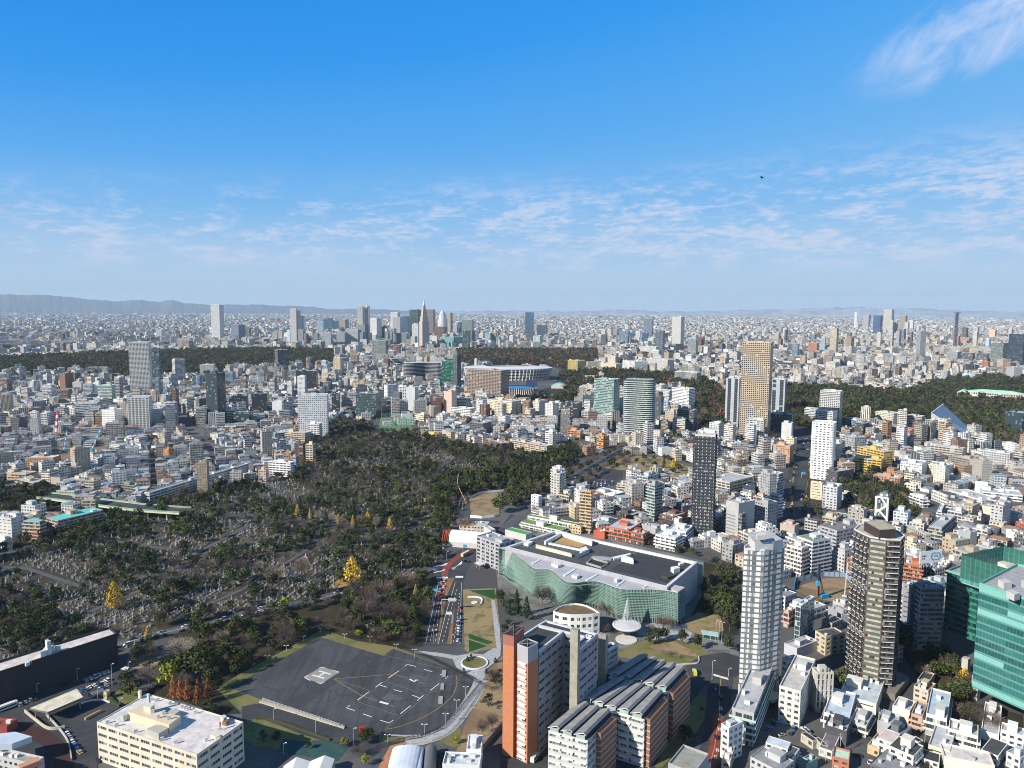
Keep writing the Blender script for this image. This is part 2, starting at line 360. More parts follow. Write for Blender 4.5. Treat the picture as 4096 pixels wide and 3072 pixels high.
def bldg(name,label,cat,foot,h,wc,style='punch',rc=None,fh=3.3,bay=None,z0=0.0,units=2,big=True,detail=None,group=None,short=None,balc=None,glass=None,par=1.0,bcol=None,reserve=True,ground=True,seed=None):
 foot=ccw(foot);n=len(foot);cx=sum(p[0]for p in foot)/n;cy=sum(p[1]for p in foot)/n;dist=math.hypot(cx,cy)
 if detail is None:detail=dist<950
 root=empty(name,cx,cy,z0);loc=[(p[0]-cx,p[1]-cy)for p in foot];tag(root,label,cat,group)
 if reserve:fill_poly(foot,1,3)
 rc=rc or(.42,.43,.44);bay=bay or BAYS.get(style,4);nf=max(1,round(h/fh));fh=h/nf
 gl=glass or GLS
 if detail and style in DETAIL:
  fx,y0,y1,rec=DETAIL[style];wm=MB();pm=[MB()for _ in range(nf)]
  for i in range(n):
   p,q=loc[i],loc[(i+1)%n];L=math.hypot(q[0]-p[0],q[1]-p[1])
   facade(wm,pm,p,q,0,fh,nf,max(1,round(L/bay)),fx,y0,y1,rec,wc)
  wm.build('wall',[ATT],root)
  panes(pm,root,gl,dist<540)
  if style=='balc' or balc:
   off=balc or 1.2;out=inset(loc,-off);o2=inset(loc,-off+.12);bc=bcol or shade(wc,1.12)
   for k in range(1,nf):
    z=k*fh;b=MB()
    for i in range(n):
     j=(i+1)%n
     b.wall(out[i],out[j],z-.25,z+1.05,0,bc);b.wall(o2[j],o2[i],z,z+1.05,0,bc)
     b.poly([(*out[i],z+1.05),(*out[j],z+1.05),(*o2[j],z+1.05),(*o2[i],z+1.05)],0,bc)
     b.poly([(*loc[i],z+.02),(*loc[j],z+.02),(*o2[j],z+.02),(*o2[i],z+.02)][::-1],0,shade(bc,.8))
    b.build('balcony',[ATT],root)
 else:
  wm=MB();off=rnd.randrange(60)
  for i in range(n):
   p,q=loc[i],loc[(i+1)%n];L=math.hypot(q[0]-p[0],q[1]-p[1])
   wm.wall(p,q,0,h,0,wc,max(1,round(L/bay)),nf,off,off+i*31)
  wm.build('wall',[STY[style]],root)
 roof_mesh(loc,h,wc,rc,par if dist<2500 else.6,.35 if dist<1500 else.8).build('roof',[ATT,ROOF],root)
 clutter(root,loc,h,big,units,seed if seed is not None else rnd.randrange(9999),wc)
 if short:LAND.append((short,cx,cy))
 return root
def foot_u(r,u0,u1,u2,vt,vb,ratio=1.0):
 """plan of a box tower from its left edge, near corner, right edge, the rows of its top and foot at the near corner"""
 x,y,h=base_under(r,u1,vt,vb);k=1024/2212
 wl,wr=(u1-u0)*k,(u2-u1)*k;az=math.atan2(x,y)
 de=math.atan2(max(wr,.01)*ratio,max(wl,.01));de=min(max(de,math.radians(3)),math.radians(86));th=az+de
 dl=(-math.cos(th),math.sin(th));dr=(math.sin(th),math.cos(th))
 def hit(u,d):
  rr=ray(r,u,vt);t=rr[0]/rr[1]
  den=d[0]-t*d[1]
  return max(2.0,(t*y-x)/den)if abs(den)>1e-6 else 20.0
 W_=hit(u0,dl)if wl>.6 else None;D_=hit(u2,dr)if wr>.6 else None
 if W_ is None:W_=D_*ratio
 if D_ is None:D_=W_/ratio
 W_=min(W_,4*D_+200);D_=min(D_,W_*4+60)
 p1=(x,y);p0=(x+dl[0]*W_,y+dl[1]*W_);p2=(x+dr[0]*D_,y+dr[1]*D_);p3=(p0[0]+dr[0]*D_,p0[1]+dr[1]*D_)
 return ccw([p0,p1,p2,p3]),h
def foot_3(r,P0,P1,P2,vb,square=True):
 """plan from three roof corners (left, near, right) and the row of the near corner's foot"""
 x,y,h=base_under(r,*P1,vb);w0=G(r,*P0,z=h);w2=G(r,*P2,z=h)
 dl=Vector((w0[0]-x,w0[1]-y));dr=Vector((w2[0]-x,w2[1]-y))
 if square:
  n=Vector((dl.y,-dl.x)).normalized();n=n if n.dot(dr)>0 else-n
  rr=ray(r,*P2);t=rr[0]/rr[1];den=n.x-t*n.y;L=(t*y-x)/den if abs(den)>1e-3 else dr.length
  if not(2<L<3*dr.length+20):L=dr.length
  dr=n*L
 return ccw([(x+dl.x,y+dl.y),(x,y),(x+dr.x,y+dr.y),(x+dl.x+dr.x,y+dl.y+dr.y)]),h
def T(r,u0,u1,u2,vt,vb,col,style,label,name='office_tower',cat='tower',ratio=1.0,short=None,**k):
 f,h=foot_u(r,u0,u1,u2,vt,vb,ratio)
 return bldg(name,label,cat,f,h,C[col]if isinstance(col,str)else col,style,short=short,**k)
def N(r,P0,P1,P2,vb,col,style,label,name='apartment_block',cat='building',**k):
 f,h=foot_3(r,P0,P1,P2,vb)
 return bldg(name,label,cat,f,h,C[col]if isinstance(col,str)else col,style,**k)
FOOT=np.array([[-1,-1],[1,-1],[1,1],[-1,1]])*.5
def hips(x,y,z0,w,d,h,th,rc,over=.5,k=.25):
 n=len(x);c,s=np.cos(th),np.sin(th);w2,d2=w+over,d+over
 loc=np.zeros((n,6,3));loc[:,:4,0]=FOOT[:,0]*w2[:,None];loc[:,:4,1]=FOOT[:,1]*d2[:,None]
 sw=w>=d;rl=np.maximum(w2,d2)*(.5-k*.999)
 loc[:,4,0]=np.where(sw,-rl,0);loc[:,5,0]=np.where(sw,rl,0);loc[:,4,1]=np.where(sw,0,-rl);loc[:,5,1]=np.where(sw,0,rl);loc[:,4:,2]=h[:,None]
 V=np.zeros_like(loc);V[...,0]=x[:,None]+loc[...,0]*c[:,None]-loc[...,1]*s[:,None];V[...,1]=y[:,None]+loc[...,0]*s[:,None]+loc[...,1]*c[:,None];V[...,2]=z0[:,None]+loc[...,2]
 b=np.arange(n)[:,None]*6
 Q=np.where(sw[:,None],b+np.array([[0,1,5,4]]),b+np.array([[1,2,5,4]]));Q2=np.where(sw[:,None],b+np.array([[2,3,4,5]]),b+np.array([[3,0,4,5]]))
 T1=np.where(sw[:,None],b+np.array([[1,2,5]]),b+np.array([[2,3,5]]));T2=np.where(sw[:,None],b+np.array([[3,0,4]]),b+np.array([[0,1,4]]))
 z=np.zeros(n)
 return V.reshape(-1,3),[(Q,None,rc,z),(Q2,None,rc,z),(T1,None,rc,z),(T2,None,rc,z)]
ORD=['','second ','third ','fourth ','fifth ','sixth ','seventh ','eighth ','ninth ','tenth ']
PEND=[]
def near_label(x,y,lead):
 PEND.append((x,y,lead));return f'@@{len(PEND)-1}'
def resolve_labels():
 """say where each thing stands by the named thing next to it, counted outwards from that thing"""
 todo={}
 for o in bpy.data.objects:
  l=o.get('label')
  if l and l.startswith('@@'):todo[int(l[2:])]=o
 left=set(todo);used=set()
 for rank in range(14):
  cand={}
  for i in left:
   x,y,lead=PEND[i];s,a,b=sorted(LAND,key=lambda q:(q[1]-x)**2+(q[2]-y)**2)[rank];dist=math.hypot(x-a,y-b);dd=math.hypot(x,y)-math.hypot(a,b)
   rel=('in front of' if dd<0 else 'behind')if abs(dd)>dist*.7 else('right of' if proj(x,y,0)[0]>proj(a,b,0)[0]else 'left of');cand.setdefault((lead,rel,s),[]).append((dist,i))
  for(lead,rel,s),L in cand.items():
   for k,(_,i)in enumerate(sorted(L)[:10]):
    t=f"{lead}, {ORD[k]+'nearest ' if k else ''}{rel} the {s}"
    if len(t.split())<=16 and t not in used:used.add(t);todo[i]['label']=t;left.discard(i)
 for i in left:todo[i]['label']=PEND[i][2]+' among the blocks of the city'
# ground, roads, hills
def ground_mat(name,cols,scale=.02,rough=.95,fine=.6,bump=0):
 m,g,b=newmat(name);gm=g.n('ShaderNodeNewGeometry');p=gm.outputs['Position']
 n1=g.noise(p,scale,6,.6,.3);n2=g.noise(p,fine,3,.7)
 c=g.mix(g.ramp(n1,.42,.6),cols[0],cols[1])
 if len(cols)>2:c=g.mix(g.ramp(g.noise(p,scale*3.1,4,.6,.8),.5,.64),c,cols[2])
 v=g.n('ShaderNodeVectorMath',operation='SCALE');g.l(c,v.inputs[0]);g.l(g.m('MULTIPLY_ADD',n2,.7,.65),v.inputs['Scale'])
 g.l(v.outputs[0],b.inputs['Base Color']);b.inputs['Roughness'].default_value=rough;b.inputs['Specular IOR Level'].default_value=.2
 return m
CITYG=ground_mat('city_ground',[(.075,.077,.08),(.12,.12,.118)],.01)
ASPH=ground_mat('asphalt',[(.045,.048,.054),(.062,.064,.069)],.03,fine=.25)
ASPHL=ground_mat('asphalt_light',[(.085,.09,.097),(.105,.108,.113)],.05)
HELI0=ground_mat('asphalt_pad',[(.034,.036,.041),(.05,.053,.059)],.018,fine=.15)
def pad_mat():
 m,g,b=newmat('asphalt_worn_pad');gm=g.n('ShaderNodeNewGeometry');mp=g.n('ShaderNodeMapping');mp.inputs['Rotation'].default_value=(0,0,math.radians(-38));mp.inputs['Scale'].default_value=(.25,.012,1);g.l(gm.outputs['Position'],mp.inputs['Vector'])
 st=g.noise(mp.outputs[0],1.0,4,.6);n1=g.noise(gm.outputs['Position'],.03,6,.65,.5);n2=g.noise(gm.outputs['Position'],.5,4,.7)
 vo=g.n('ShaderNodeTexVoronoi',feature='DISTANCE_TO_EDGE');vo.inputs['Scale'].default_value=.055;g.l(gm.outputs['Position'],vo.inputs['Vector']);cr=g.m('LESS_THAN',vo.outputs['Distance'],.012)
 f=g.m('ADD',g.m('MULTIPLY',g.ramp(st,.35,.65),.5),g.m('ADD',g.m('MULTIPLY',g.ramp(n1,.4,.62),.45),g.m('MULTIPLY',n2,.35)));c=g.mix(f,(.027,.029,.034),(.07,.073,.08));c=g.mix(g.m('MULTIPLY',cr,.55),c,(.02,.021,.024))
 g.l(c,b.inputs['Base Color']);b.inputs['Roughness'].default_value=.9;return m
HELI=pad_mat()
GRAVE=ground_mat('cemetery_soil',[(.05,.041,.03),(.11,.09,.06),(.028,.032,.018)],.03,fine=1.2)
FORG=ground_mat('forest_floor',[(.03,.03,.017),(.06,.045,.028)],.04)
TANG=ground_mat('dry_lawn',[(.3,.225,.115),(.24,.19,.095),(.15,.145,.06)],.035,fine=1.0)
GRASS=ground_mat('grass',[(.13,.14,.045),(.2,.175,.075)],.05,fine=1.0)
TURF=ground_mat('dark_turf',[(.02,.075,.018),(.026,.09,.02)],.1)
PAVE=ground_mat('pale_paving',[(.42,.42,.42),(.33,.33,.34)],.5,fine=1.5)
PLAZA=ground_mat('plaza_paving',[(.13,.135,.13),(.2,.2,.19)],.04)
LEAF=ground_mat('fallen_leaves',[(.42,.25,.07),(.3,.17,.05)],.3)
SOIL=ground_mat('bare_soil',[(.3,.22,.13),(.2,.14,.085)],.05)
REDL=ground_mat('red_lane',[(.25,.06,.045),(.2,.055,.045)],.1)
BROWNM=ground_mat('brown_verge',[(.28,.15,.07),(.2,.12,.06)],.3)
NETG=ground_mat('blue_green_sheet',[(.03,.075,.075),(.04,.09,.085)],.2)
WHITE=plain('white_paint',(.72,.72,.7),.7,.12,.8);YEL=plain('yellow_paint',(.3,.2,.06),.8,.2,.8);GRP=plain('faded_paint',(.16,.165,.17),.8,.2,.8)
CONC=plain('concrete',(.33,.32,.3),.85,.15,.3);METW=plain('white_metal',(.75,.76,.78),.4,.05);DARK=plain('dark_metal',(.04,.042,.048),.5,.1)
ZN=[0]
def sheet(name,P,z,m,label=None,cat=None,kind='structure',taken=1,h=None):
 ZN[0]+=1;z+=ZN[0]*.0011;P=ccw(P);mb=MB()
 if h:mb.prism(P,0,h,0,(.5,)*3)
 else:mb.poly([(*p,z)for p in P])
 o=mb.build(name,[m]);tag(o,label,cat,kind=kind)
 if taken:fill_poly(P,taken,2)
 return o
def strip(name,pts,wdt,z,m,kind='structure',taken=1,**k):
 """a road of constant width along a centre line"""
 ZN[0]+=1;z+=ZN[0]*.0011;L=[];R=[]
 for i,p in enumerate(pts):
  a=Vector(pts[max(0,i-1)]);b=Vector(pts[min(len(pts)-1,i+1)]);d=(b-a).normalized();n=Vector((-d.y,d.x))*wdt/2
  L.append((p[0]+n.x,p[1]+n.y));R.append((p[0]-n.x,p[1]-n.y))
 mb=MB()
 for i in range(len(pts)-1):mb.poly([(*R[i],z),(*R[i+1],z),(*L[i+1],z),(*L[i],z)])
 if taken:
  for i in range(len(pts)-1):fill_poly([R[i],R[i+1],L[i+1],L[i]],taken,3)
 o=mb.build(name,[m]);tag(o,kind=kind,**k);return o
def smooth(P,n=6):
 out=[]
 for i in range(len(P)-1):
  a=Vector(P[max(0,i-1)]);b=Vector(P[i]);c=Vector(P[i+1]);d=Vector(P[min(len(P)-1,i+2)])
  for k in range(n):
   t=k/n;out.append(tuple(.5*((2*b)+(c-a)*t+(2*a-5*b+4*c-d)*t*t+(3*b-a-3*c+d)*t**3)))
 out.append(tuple(P[-1]));return out
def disc(R,n=96):
 m=MB();ring=[0,300,1200,5000,15000,R]
 for a in range(n):
  t0,t1=2*math.pi*a/n,2*math.pi*(a+1)/n
  for i in range(len(ring)-1):
   r0,r1=ring[i],ring[i+1]
   q=[(r0*math.cos(t0),r0*math.sin(t0),0),(r1*math.cos(t0),r1*math.sin(t0),0),(r1*math.cos(t1),r1*math.sin(t1),0),(r0*math.cos(t1),r0*math.sin(t1),0)]
   m.poly(q[1:]if r0==0 else q)if r0 else m.poly([q[0],q[1],q[2]])
 return tag(m.build('ground',[CITYG]),kind='structure')
disc(39000)
MNT=ground_mat('hazed_mountain_forest',[(.1,.13,.16),(.13,.15,.17)],.0004,fine=.002)  # forest colour with distance haze mixed in: paler and bluer than the trees
HAZY_SNOW=ground_mat('hazed_mountain_snow',[(.36,.4,.45),(.24,.28,.33)],.0009,fine=.002)  # snow toned pale blue-grey, haze put into the colour so the ridge fades
def ridge(name,prof,dist,m,depth=3000,seed=1,jag=1.0):
 xs=np.arange(prof[0][0],prof[-1][0]+1,7.0);ys=np.interp(xs,[p[0]for p in prof],[p[1]for p in prof]);r=np.random.default_rng(seed);mb=MB();rows=[]
 T_=[0,.2,.4,.6,.8,1.0,1.5]
 for t in T_:
  row=[]
  for x,y in zip(xs,ys):
   y2=y+jag*(math.sin(x*.05+seed)+.7*math.sin(x*.13+seed*2)+.5*math.sin(x*.31)+r.uniform(-.4,.4));d=Fv*FP+Rv*(x-2048)-Uv*(y2-1536);hh=math.hypot(d[0],d[1]);z=CH+dist*d[2]/hh
   fold=math.sin(x*.045+t*5+seed)*math.sin(x*.11-t*7)+.5*math.sin(x*.27+t*13);q=z*(1 if t==1 else min(1,t**.8*(1+.05*fold*(1-t))))if t<=1 else-20
   rr=dist-depth*(1-t)+fold*60*(0 if t==1 else 1);row.append((d[0]/hh*rr,d[1]/hh*rr,q if t else-20))
  rows.append(row)
 for a,b in zip(rows,rows[1:]):
  for i in range(len(xs)-1):mb.poly([a[i],a[i+1],b[i+1],b[i]])
 return tag(mb.build(name,[m],smooth=True),kind='structure')
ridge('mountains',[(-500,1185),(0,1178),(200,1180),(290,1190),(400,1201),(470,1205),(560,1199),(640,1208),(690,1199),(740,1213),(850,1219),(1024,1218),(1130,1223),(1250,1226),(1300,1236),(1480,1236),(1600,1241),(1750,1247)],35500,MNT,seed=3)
ridge('mountains',[(1450,1249),(1700,1246),(2000,1243),(2350,1244),(2420,1239),(2540,1238),(2620,1245),(2900,1244),(3000,1239),(3150,1236),(3420,1228),(3500,1232),(3650,1231),(3800,1241),(4200,1249)],37000,HAZY_SNOW,seed=8,jag=1.5)
CEM=PG('o',0,1205,60,1182,150,1150,232,1135,245,1105,330,1098,440,1075,545,1036,650,1010,655,955,700,918,760,905,830,925,930,938,1040,968,1190,985,1262,985,1180,1060,1100,1090,1010,1085,985,1120,960,1190,935,1236,800,1285,660,1318,560,1330,480,1352,330,1385,255,1405,240,1480,120,1560,0,1600)
sheet('cemetery_ground',CEM,.02,GRAVE,taken=3)
WOODS=[PG('o',0,775,270,762,560,755,720,757,715,800,600,800,420,812,280,815,0,812),PG('o',985,757,1290,757,1290,778,1230,800,1190,792,1000,785),PG('o',1205,808,1330,803,1500,815,1560,840,1590,905,1600,925,1520,935,1480,850,1420,845,1250,850,1210,900,1110,880,1120,850,1200,835),PG('o',1700,835,1800,838,1950,850,2090,815,2230,815,2260,985,2150,968,2000,905,1900,905,1830,905,1800,925,1700,930,1690,900)]
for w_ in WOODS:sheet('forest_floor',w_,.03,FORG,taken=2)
WOODS2=[PG('h',640,240,920,215,1180,330,1240,480,1300,580,1160,610,960,640,780,600,690,560,640,480),PG('h',330,400,465,400,465,560,440,620,310,600),PG('g',1620,960,1840,1010,1980,1100,1980,1300,1960,1600,1800,1600,1760,1450,1600,1400,1500,1480,1500,1370,1620,1200),PG('e',0,330,200,320,420,330,560,380,400,395,440,420,500,500,460,560,380,560,210,555,0,560),PG('l',1130,650,1500,640,1700,800,1780,900,1800,1100,2200,1200,2212,1380,1850,1330,1500,1190,1450,1100,1290,850)]
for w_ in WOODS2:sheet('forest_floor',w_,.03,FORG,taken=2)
PARK=PG('f',0,1400,300,1370,620,1300,950,1190,1300,1120,1530,1060,1570,1110,1545,1300,1455,1659,1440,1700,1130,1735,600,1630,300,1750,0,1900,-400,2100,-450,1700,-800,1590,-900,1500)
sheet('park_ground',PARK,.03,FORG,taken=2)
sheet('park_lawn',PG('i',1110,690,1430,640,1480,720,1350,790,1180,800,1080,790),.05,SOIL,taken=0)
sheet('park_path',PG('f',990,1180,1150,1090+60,1230,1180,1130,1290,1040,1260),.05,ASPHL,taken=0)
sheet('leaf_carpet',PG('f',640,1170,760,1090,900,1100,890,1150,760,1180,690,1200),.05,LEAF,taken=0)
sheet('leaf_carpet',PG('f',1330,1290,1440,1265,1440,1300,1350,1345),.05,LEAF,taken=0)
sheet('museum_grounds',PG('k',190,200,900,300,1450,440,1640,330,1800,560,1960,640,1960,760,1600,760,1400,790,900,690,800,500,500,480,180,330),.03,PLAZA)
sheet('museum_grounds',PG('g',-160,860,370,660,1660,960,1640,1250,1490,1560,1000,1600,200,1420,-120,1200),.025,PLAZA)
sheet('park_lawn',PG('g',1500,1470,1620,1400,1800,1430,1830,1560,1700,1600,1600,1590,1530,1560),.05,TANG,taken=0)
sheet('park_lawn',PG('k',920,640,1150,560,1400,545,1640,600,1700,690,1600,740,1410,770,1180,730,920,700),.05,GRASS,taken=2)
sheet('park_ground',PG('k',1180,610,1400,565,1590,660,1600,700,1250,640),.07,SOIL,taken=0)
sheet('museum_plaza',PG('g',960,1470,1180,1490,1450,1530,1560,1580,1500,1700,1300,1700,1100,1600),.045,PAVE,taken=0)
HP=PG('j',-227,965,560,530,1100,690,1185,628,1905,880,1925,935,1640,1290,1440,1383,1170,1392,1020,1345,930,1362,50,1070)
sheet('airfield_grass',PG('j',-330,985,-290,930,560,470,620,475,870,560,1130,600,1200,612,1930,900,1930,940,1640,1300,1300,1430,850,1440,30,1180,-150,1150),.035,GRASS)
sheet('airfield_asphalt',HP,.05,HELI)
sheet('airfield_asphalt',PG('j',230,1112,375,1150,1010,706,900,672),.06,ground_mat('asphalt_worn',[(.062,.066,.073),(.05,.054,.06)],.02,fine=.15),taken=0)
sheet('airfield_asphalt',PG('j',1370,848,1500,884,1452,920,1310,880),.06,ASPHL,taken=0)
sheet('airfield_asphalt',PG('j',1145,1010,1280,1050,1250,1080,1180,1065,1160,1092,1080,1060),.06,ASPHL,taken=0)
def line(r,pts,wdt,m,name='painted_line',z=.075):
 return strip(name,[G(r,pts[i],pts[i+1])for i in range(0,len(pts),2)],wdt,z,m,taken=0)
for p in([1285,780,1308,765,1380,783],[1452,808,1523,828],[1590,852,1660,868,1635,888],[1235,820,1145,880],[1090,920,1032,962],[1065,942,1130,962],[1190,983,1263,1003],[1348,1030,1415,1055],[1448,1033,1393,1078],[1583,930,1505,990],[975,1002,877,1073],[1335,1122,1247,1193],[812,1118,780,1140,853,1165],[925,1192,1000,1220],[1075,1248,1153,1272,1185,1247]):
 line('j',p,.5,WHITE)
line('j',[1068,1087,1143,1108],1.6,WHITE);line('j',[1328,892,1350,905,1372,915,1380,900,1400,902],1.1,WHITE)
for p in([680,890,1190,850,1310,885],[1410,920,1458,932],[675,893,920,1040,1050,1080],[1160,1117,1203,1130]):line('j',p,.45,YEL,z=.07)
strip('painted_line',smooth([G('j',*q)for q in((1728,855),(1735,930),(1700,1030),(1600,1125),(1450,1220),(1250,1300),(1110,1327))]),.45,.07,YEL,taken=0)
for p in([1130,915,1465,1028],[877,1088,1243,1213],[1700,855,1120,1320],[1308,770,880,1085],[690,895,990,995],[1100,685,1600,800]):line('j',p,.35,GRP,z=.065)
sheet('helipad',PG('j',410,877,568,787,722,830,560,936),.07,plain('helipad_paint',(.3,.28,.25),.8,.1,.5),taken=0)
for p in([545,822,645,851],[487,858,590,886],[598,836,534,873]):line('j',p,1.25,WHITE,'painted_letter',z=.09)
for p in([420,876,450,858],[545,800,568,789,600,798],[670,818,716,831,700,842],[590,918,562,932,530,922],[470,905,420,880]):line('j',p,.6,WHITE,z=.085)
for q in((1608,820,36,52,'farthest'),(1597,935,30,48,'middle'),(1578,1046,38,62,'nearest')):sheet('vent_grate',PG('j',q[0],q[1],q[0]+q[2],q[1],q[0]+q[2]-4,q[1]+q[3],q[0]-4,q[1]+q[3]),0,CONC,q[4]+' of three pale vent boxes by the curved yellow line on the airfield','vent',None,0,.6)['group']='vent boxes on the helipad asphalt'
strip('access_road',smooth([G('j',*q)for q in((-120,1190),(100,1170),(500,1310),(860,1405),(1060,1390))]),15,.055,ASPH)
sheet('blue_green_ground_sheet',PG('j',240,1410,830,1445,700,1600,480,1570,200,1520),.05,NETG)
sheet('garden_lawn',PG('j',-120,1260,100,1240,600,1410,430,1430,230,1410,200,1500,0,1480,-100,1400),.05,GRASS,taken=2)
sheet('garden_lawn',PG('j',1787,118,2072,106,2112,470,2070,625,1850,668,1803,640),.05,TANG)
for p in([1840,126,2060,118,2065,205],[1835,498,2053,573,2000,592,1838,540],[1838,552,1998,607,1840,660]):sheet('green_turf',PG('j',*p),.08,TURF,taken=0)
sheet('garden_path',PG('j',2032,215,2060,205,2108,470,2118,640,2080,640),.08,PAVE,taken=0)
sheet('plaza',PG('j',1370,645,1560,662,1740,690,1850,668,1960,680,2060,620,2115,640,2112,690,2050,760,1985,810,1975,880,1935,935,1900,880,1790,830,1730,790,1700,720,1600,700,1380,665),.07,PAVE)
strip('garden_path',smooth([G('j',*q)for q in((1945,900),(1895,1010),(1790,1170),(1650,1330),(1460,1415),(1290,1440))]),8,.06,PAVE)
sheet('grass_slope',PG('j',1990,830,2130,690,2135,1290,1940,1450,1780,1640,1690,1640,1790,1330,1900,1090),.04,SOIL,taken=2)
sheet('garden_lawn',PG('j',1540,1410,1770,1310,1770,1470,1700,1480),.05,GRASS,taken=2)
fill_poly(PG('c',-150,700,400,700,470,960,0,975),1)
sheet('road',PG('j',1562,10,1790,5,1775,600,1450,595),.05,ASPH)
sheet('road_verge',PG('j',1650,25,1715,15,1640,200,1572,590,1560,590,1620,200),.09,BROWNM,taken=0)
sheet('road_verge',PG('j',1724,240,1712,320,1690,592,1648,592,1700,330),.09,BROWNM,taken=0)
sheet('road',PG('f',1500,1010,1640,930,1780,850,1830,810,1905,810,1905,950,1830,1010,1795,1120,1555,1115,1530,1060),.045,ASPH)
strip('red_lane',smooth([G('f',*q)for q in((1630,1095),(1635,1040),(1690,970),(1800,890),(1880,840))]),5.5,.08,REDL,taken=0)
strip('red_lane',[G('f',*q)for q in((1625,1110),(1600,1250),(1585,1330))],4.5,.08,REDL,taken=0)
for k in range(12):line('f',[1565+k*8,1097,1563+k*8,1112],1.0,WHITE,z=.09)
for k in range(9):line('f',[1730+k*7,1090,1728+k*7,1106],1.0,WHITE,z=.09)
for k in range(9):line('f',[1530+k*13,1015-k*2,1552+k*13,1002-k*3],.9,WHITE,z=.085);line('f',[1690+k*11,1020+k*1-k*5,1712+k*8,1035-k*9],.8,WHITE,z=.085)
for k in range(7):line('f',[1535+k*14,1065-k*3,1560+k*12,1050-k*3],.8,WHITE,z=.085)
def dashes(r,P,n,wdt=.3,fill=.5,m=None):
 ZN[0]+=1;zz=.085+ZN[0]*.0011;pts=[Vector(G(r,P[i],P[i+1]))for i in range(0,len(P),2)];S=[0]
 for a,b in zip(pts,pts[1:]):S.append(S[-1]+(b-a).length)
 def at(s):
  for i in range(len(pts)-1):
   if s<=S[i+1]+1e-6:return pts[i].lerp(pts[i+1],(s-S[i])/max(1e-6,S[i+1]-S[i]))
  return pts[-1]
 mb=MB();st=S[-1]/n
 for k in range(n):
  a,b=at(k*st),at((k+fill)*st);d=(b-a).normalized();q=Vector((-d.y,d.x))*wdt/2
  mb.poly([(a.x+q.x,a.y+q.y,zz),(a.x-q.x,a.y-q.y,zz),(b.x-q.x,b.y-q.y,zz),(b.x+q.x,b.y+q.y,zz)])
 return tag(mb.build('lane_markings',[m or WHITE]),kind='structure')
for P in([1608,60,1500,590],[1640,60,1580,300,1550,590],[1733,120,1665,380,1605,590],[1760,150,1735,400,1705,590]):dashes('j',P,14)
for P in([1583,30,1465,590],[1775,60,1762,590],[1722,60,1640,330,1575,590]):line('j',P,.25,WHITE,z=.085)
CROAD=[G('f',*q)for q in((1560,1030),(1400,1065),(1250,1098),(1000,1160),(760,1225),(560,1285),(300,1345),(0,1388))]+[G('i',*q)for q in((1900,395),(1600,450),(1330,515),(1050,585),(800,660),(600,720))]
strip('road',smooth(CROAD),11,.045,ASPHL)
strip('lane_markings',smooth(CROAD),.3,.08,WHITE,taken=0)
strip('road',smooth([G('f',*q)for q in((-300,560),(0,585),(200,590),(300,620),(720,665),(1000,710),(1300,720),(1500,745),(1700,770),(1900,770),(2100,740),(2250,560),)]),13,.05,ASPH)
strip('road',smooth([G('f',*q)for q in((1300,720),(1420,660),(1600,640),(1850,615),(2100,625))]),10,.048,ASPH)
strip('avenue',smooth([G('g',-60,680),G('g',140,510),G('g',330,370),G('g',560,240),G('g',720,110),G('g',880,10),G('c',960,1360)]),12,.05,ASPHL)
strip('avenue',[G('h',225,640),G('h',232,520),G('h',295,200),G('h',310,0),G('d',290,1400),G('d',262,1220),G('c',1690,1100-40),G('c',1640,1040)],36,.05,ASPH)
strip('road',[G('h',232,560),G('h',130,620),G('h',60,700)],22,.052,ASPH)
sheet('parking_ground',PG('c',740,1640,790,1570,960,1580,950,1640+60),.05,ASPH)
sheet('park_lawn',PG('c',770,1560,900,1480,1000,1450,1300,1470,1570,1560,1580,1620,1400,1650,1150,1600,960,1580),.04,TANG,taken=2)
sheet('parking_ground',PG('g',560,290,640,250,900,270,890,300,780,320,680,335,560,320),.05,ASPH)
sheet('road',PG('k',1500,770,1640,690,1840,660,1960,700,1970,860,1860,890,1740,880,1620,1000,1560,1000),.05,ASPH)
KR=[G('k',*q)for q in((1810,870),(1790,1020),(1790,1200),(1770,1350),(1745,1500),(1700,1659),(1650,1800))]
strip('road',smooth(KR),13,.06,ASPH);strip('red_lane',smooth(KR[2:]),5,.09,REDL,taken=0);strip('lane_markings',smooth(KR),.35,.1,plain('orange_paint',(.5,.3,.1),.8),taken=0)
for k in range(9):line('k',[1745+k*14,850+k*4,1752+k*14,868+k*4],1.0,WHITE,z=.12)
for q in((1790,1140),(1785,1200),(1780,1320),(1760,1500),(1745,1560)):
 for d in((0,0,30,4),(8,-8,4,22),(0,14,34,18),(20,-6,24,24)):line('k',[q[0]+d[0],q[1]+d[1],q[0]+d[2],q[1]+d[3]],.35,WHITE,'painted_letter',z=.12)
strip('access_road',[G('k',*q)for q in((1560,900),(1520,1060),(1330,1350),(1180,1600),(1050,1750))],9,.045,ASPH)
sheet('yard',PG('k',-100,1560,300,1560,900,1440,1260,1560,1150,1750,-100,1750),.042,ASPH)
sheet('grass_slope',PG('k',1590,1040,1680,1040,1660,1250,1560,1400,1440,1500,1300,1659,1230,1659,1380,1350),.05,GRASS,taken=2)
sheet('parking_ground',PG('i',0,1130,560,960,1020,760,1060,800,1040,960,960,1060,1060,1120,860,1250,840,1659,700,1800,-100,1800),.045,ASPH)
strip('access_road',smooth([G('i',*q)for q in((180,1330),(330,1370),(480,1480),(560,1659),(600,1800))]),8,.06,plain('maroon_paving',(.055,.025,.022),.9))
sheet('lawn',PG('i',960,1050,1050,960,1130,920,1250,1020,1180,1080,1060,1120,1000,1090),.06,GRASS,taken=2)
sheet('park_ground',PG('i',1250,1010,1500,850,1900,1010,2080,1190,1900,1200,1560,1080),.04,FORG,taken=2)
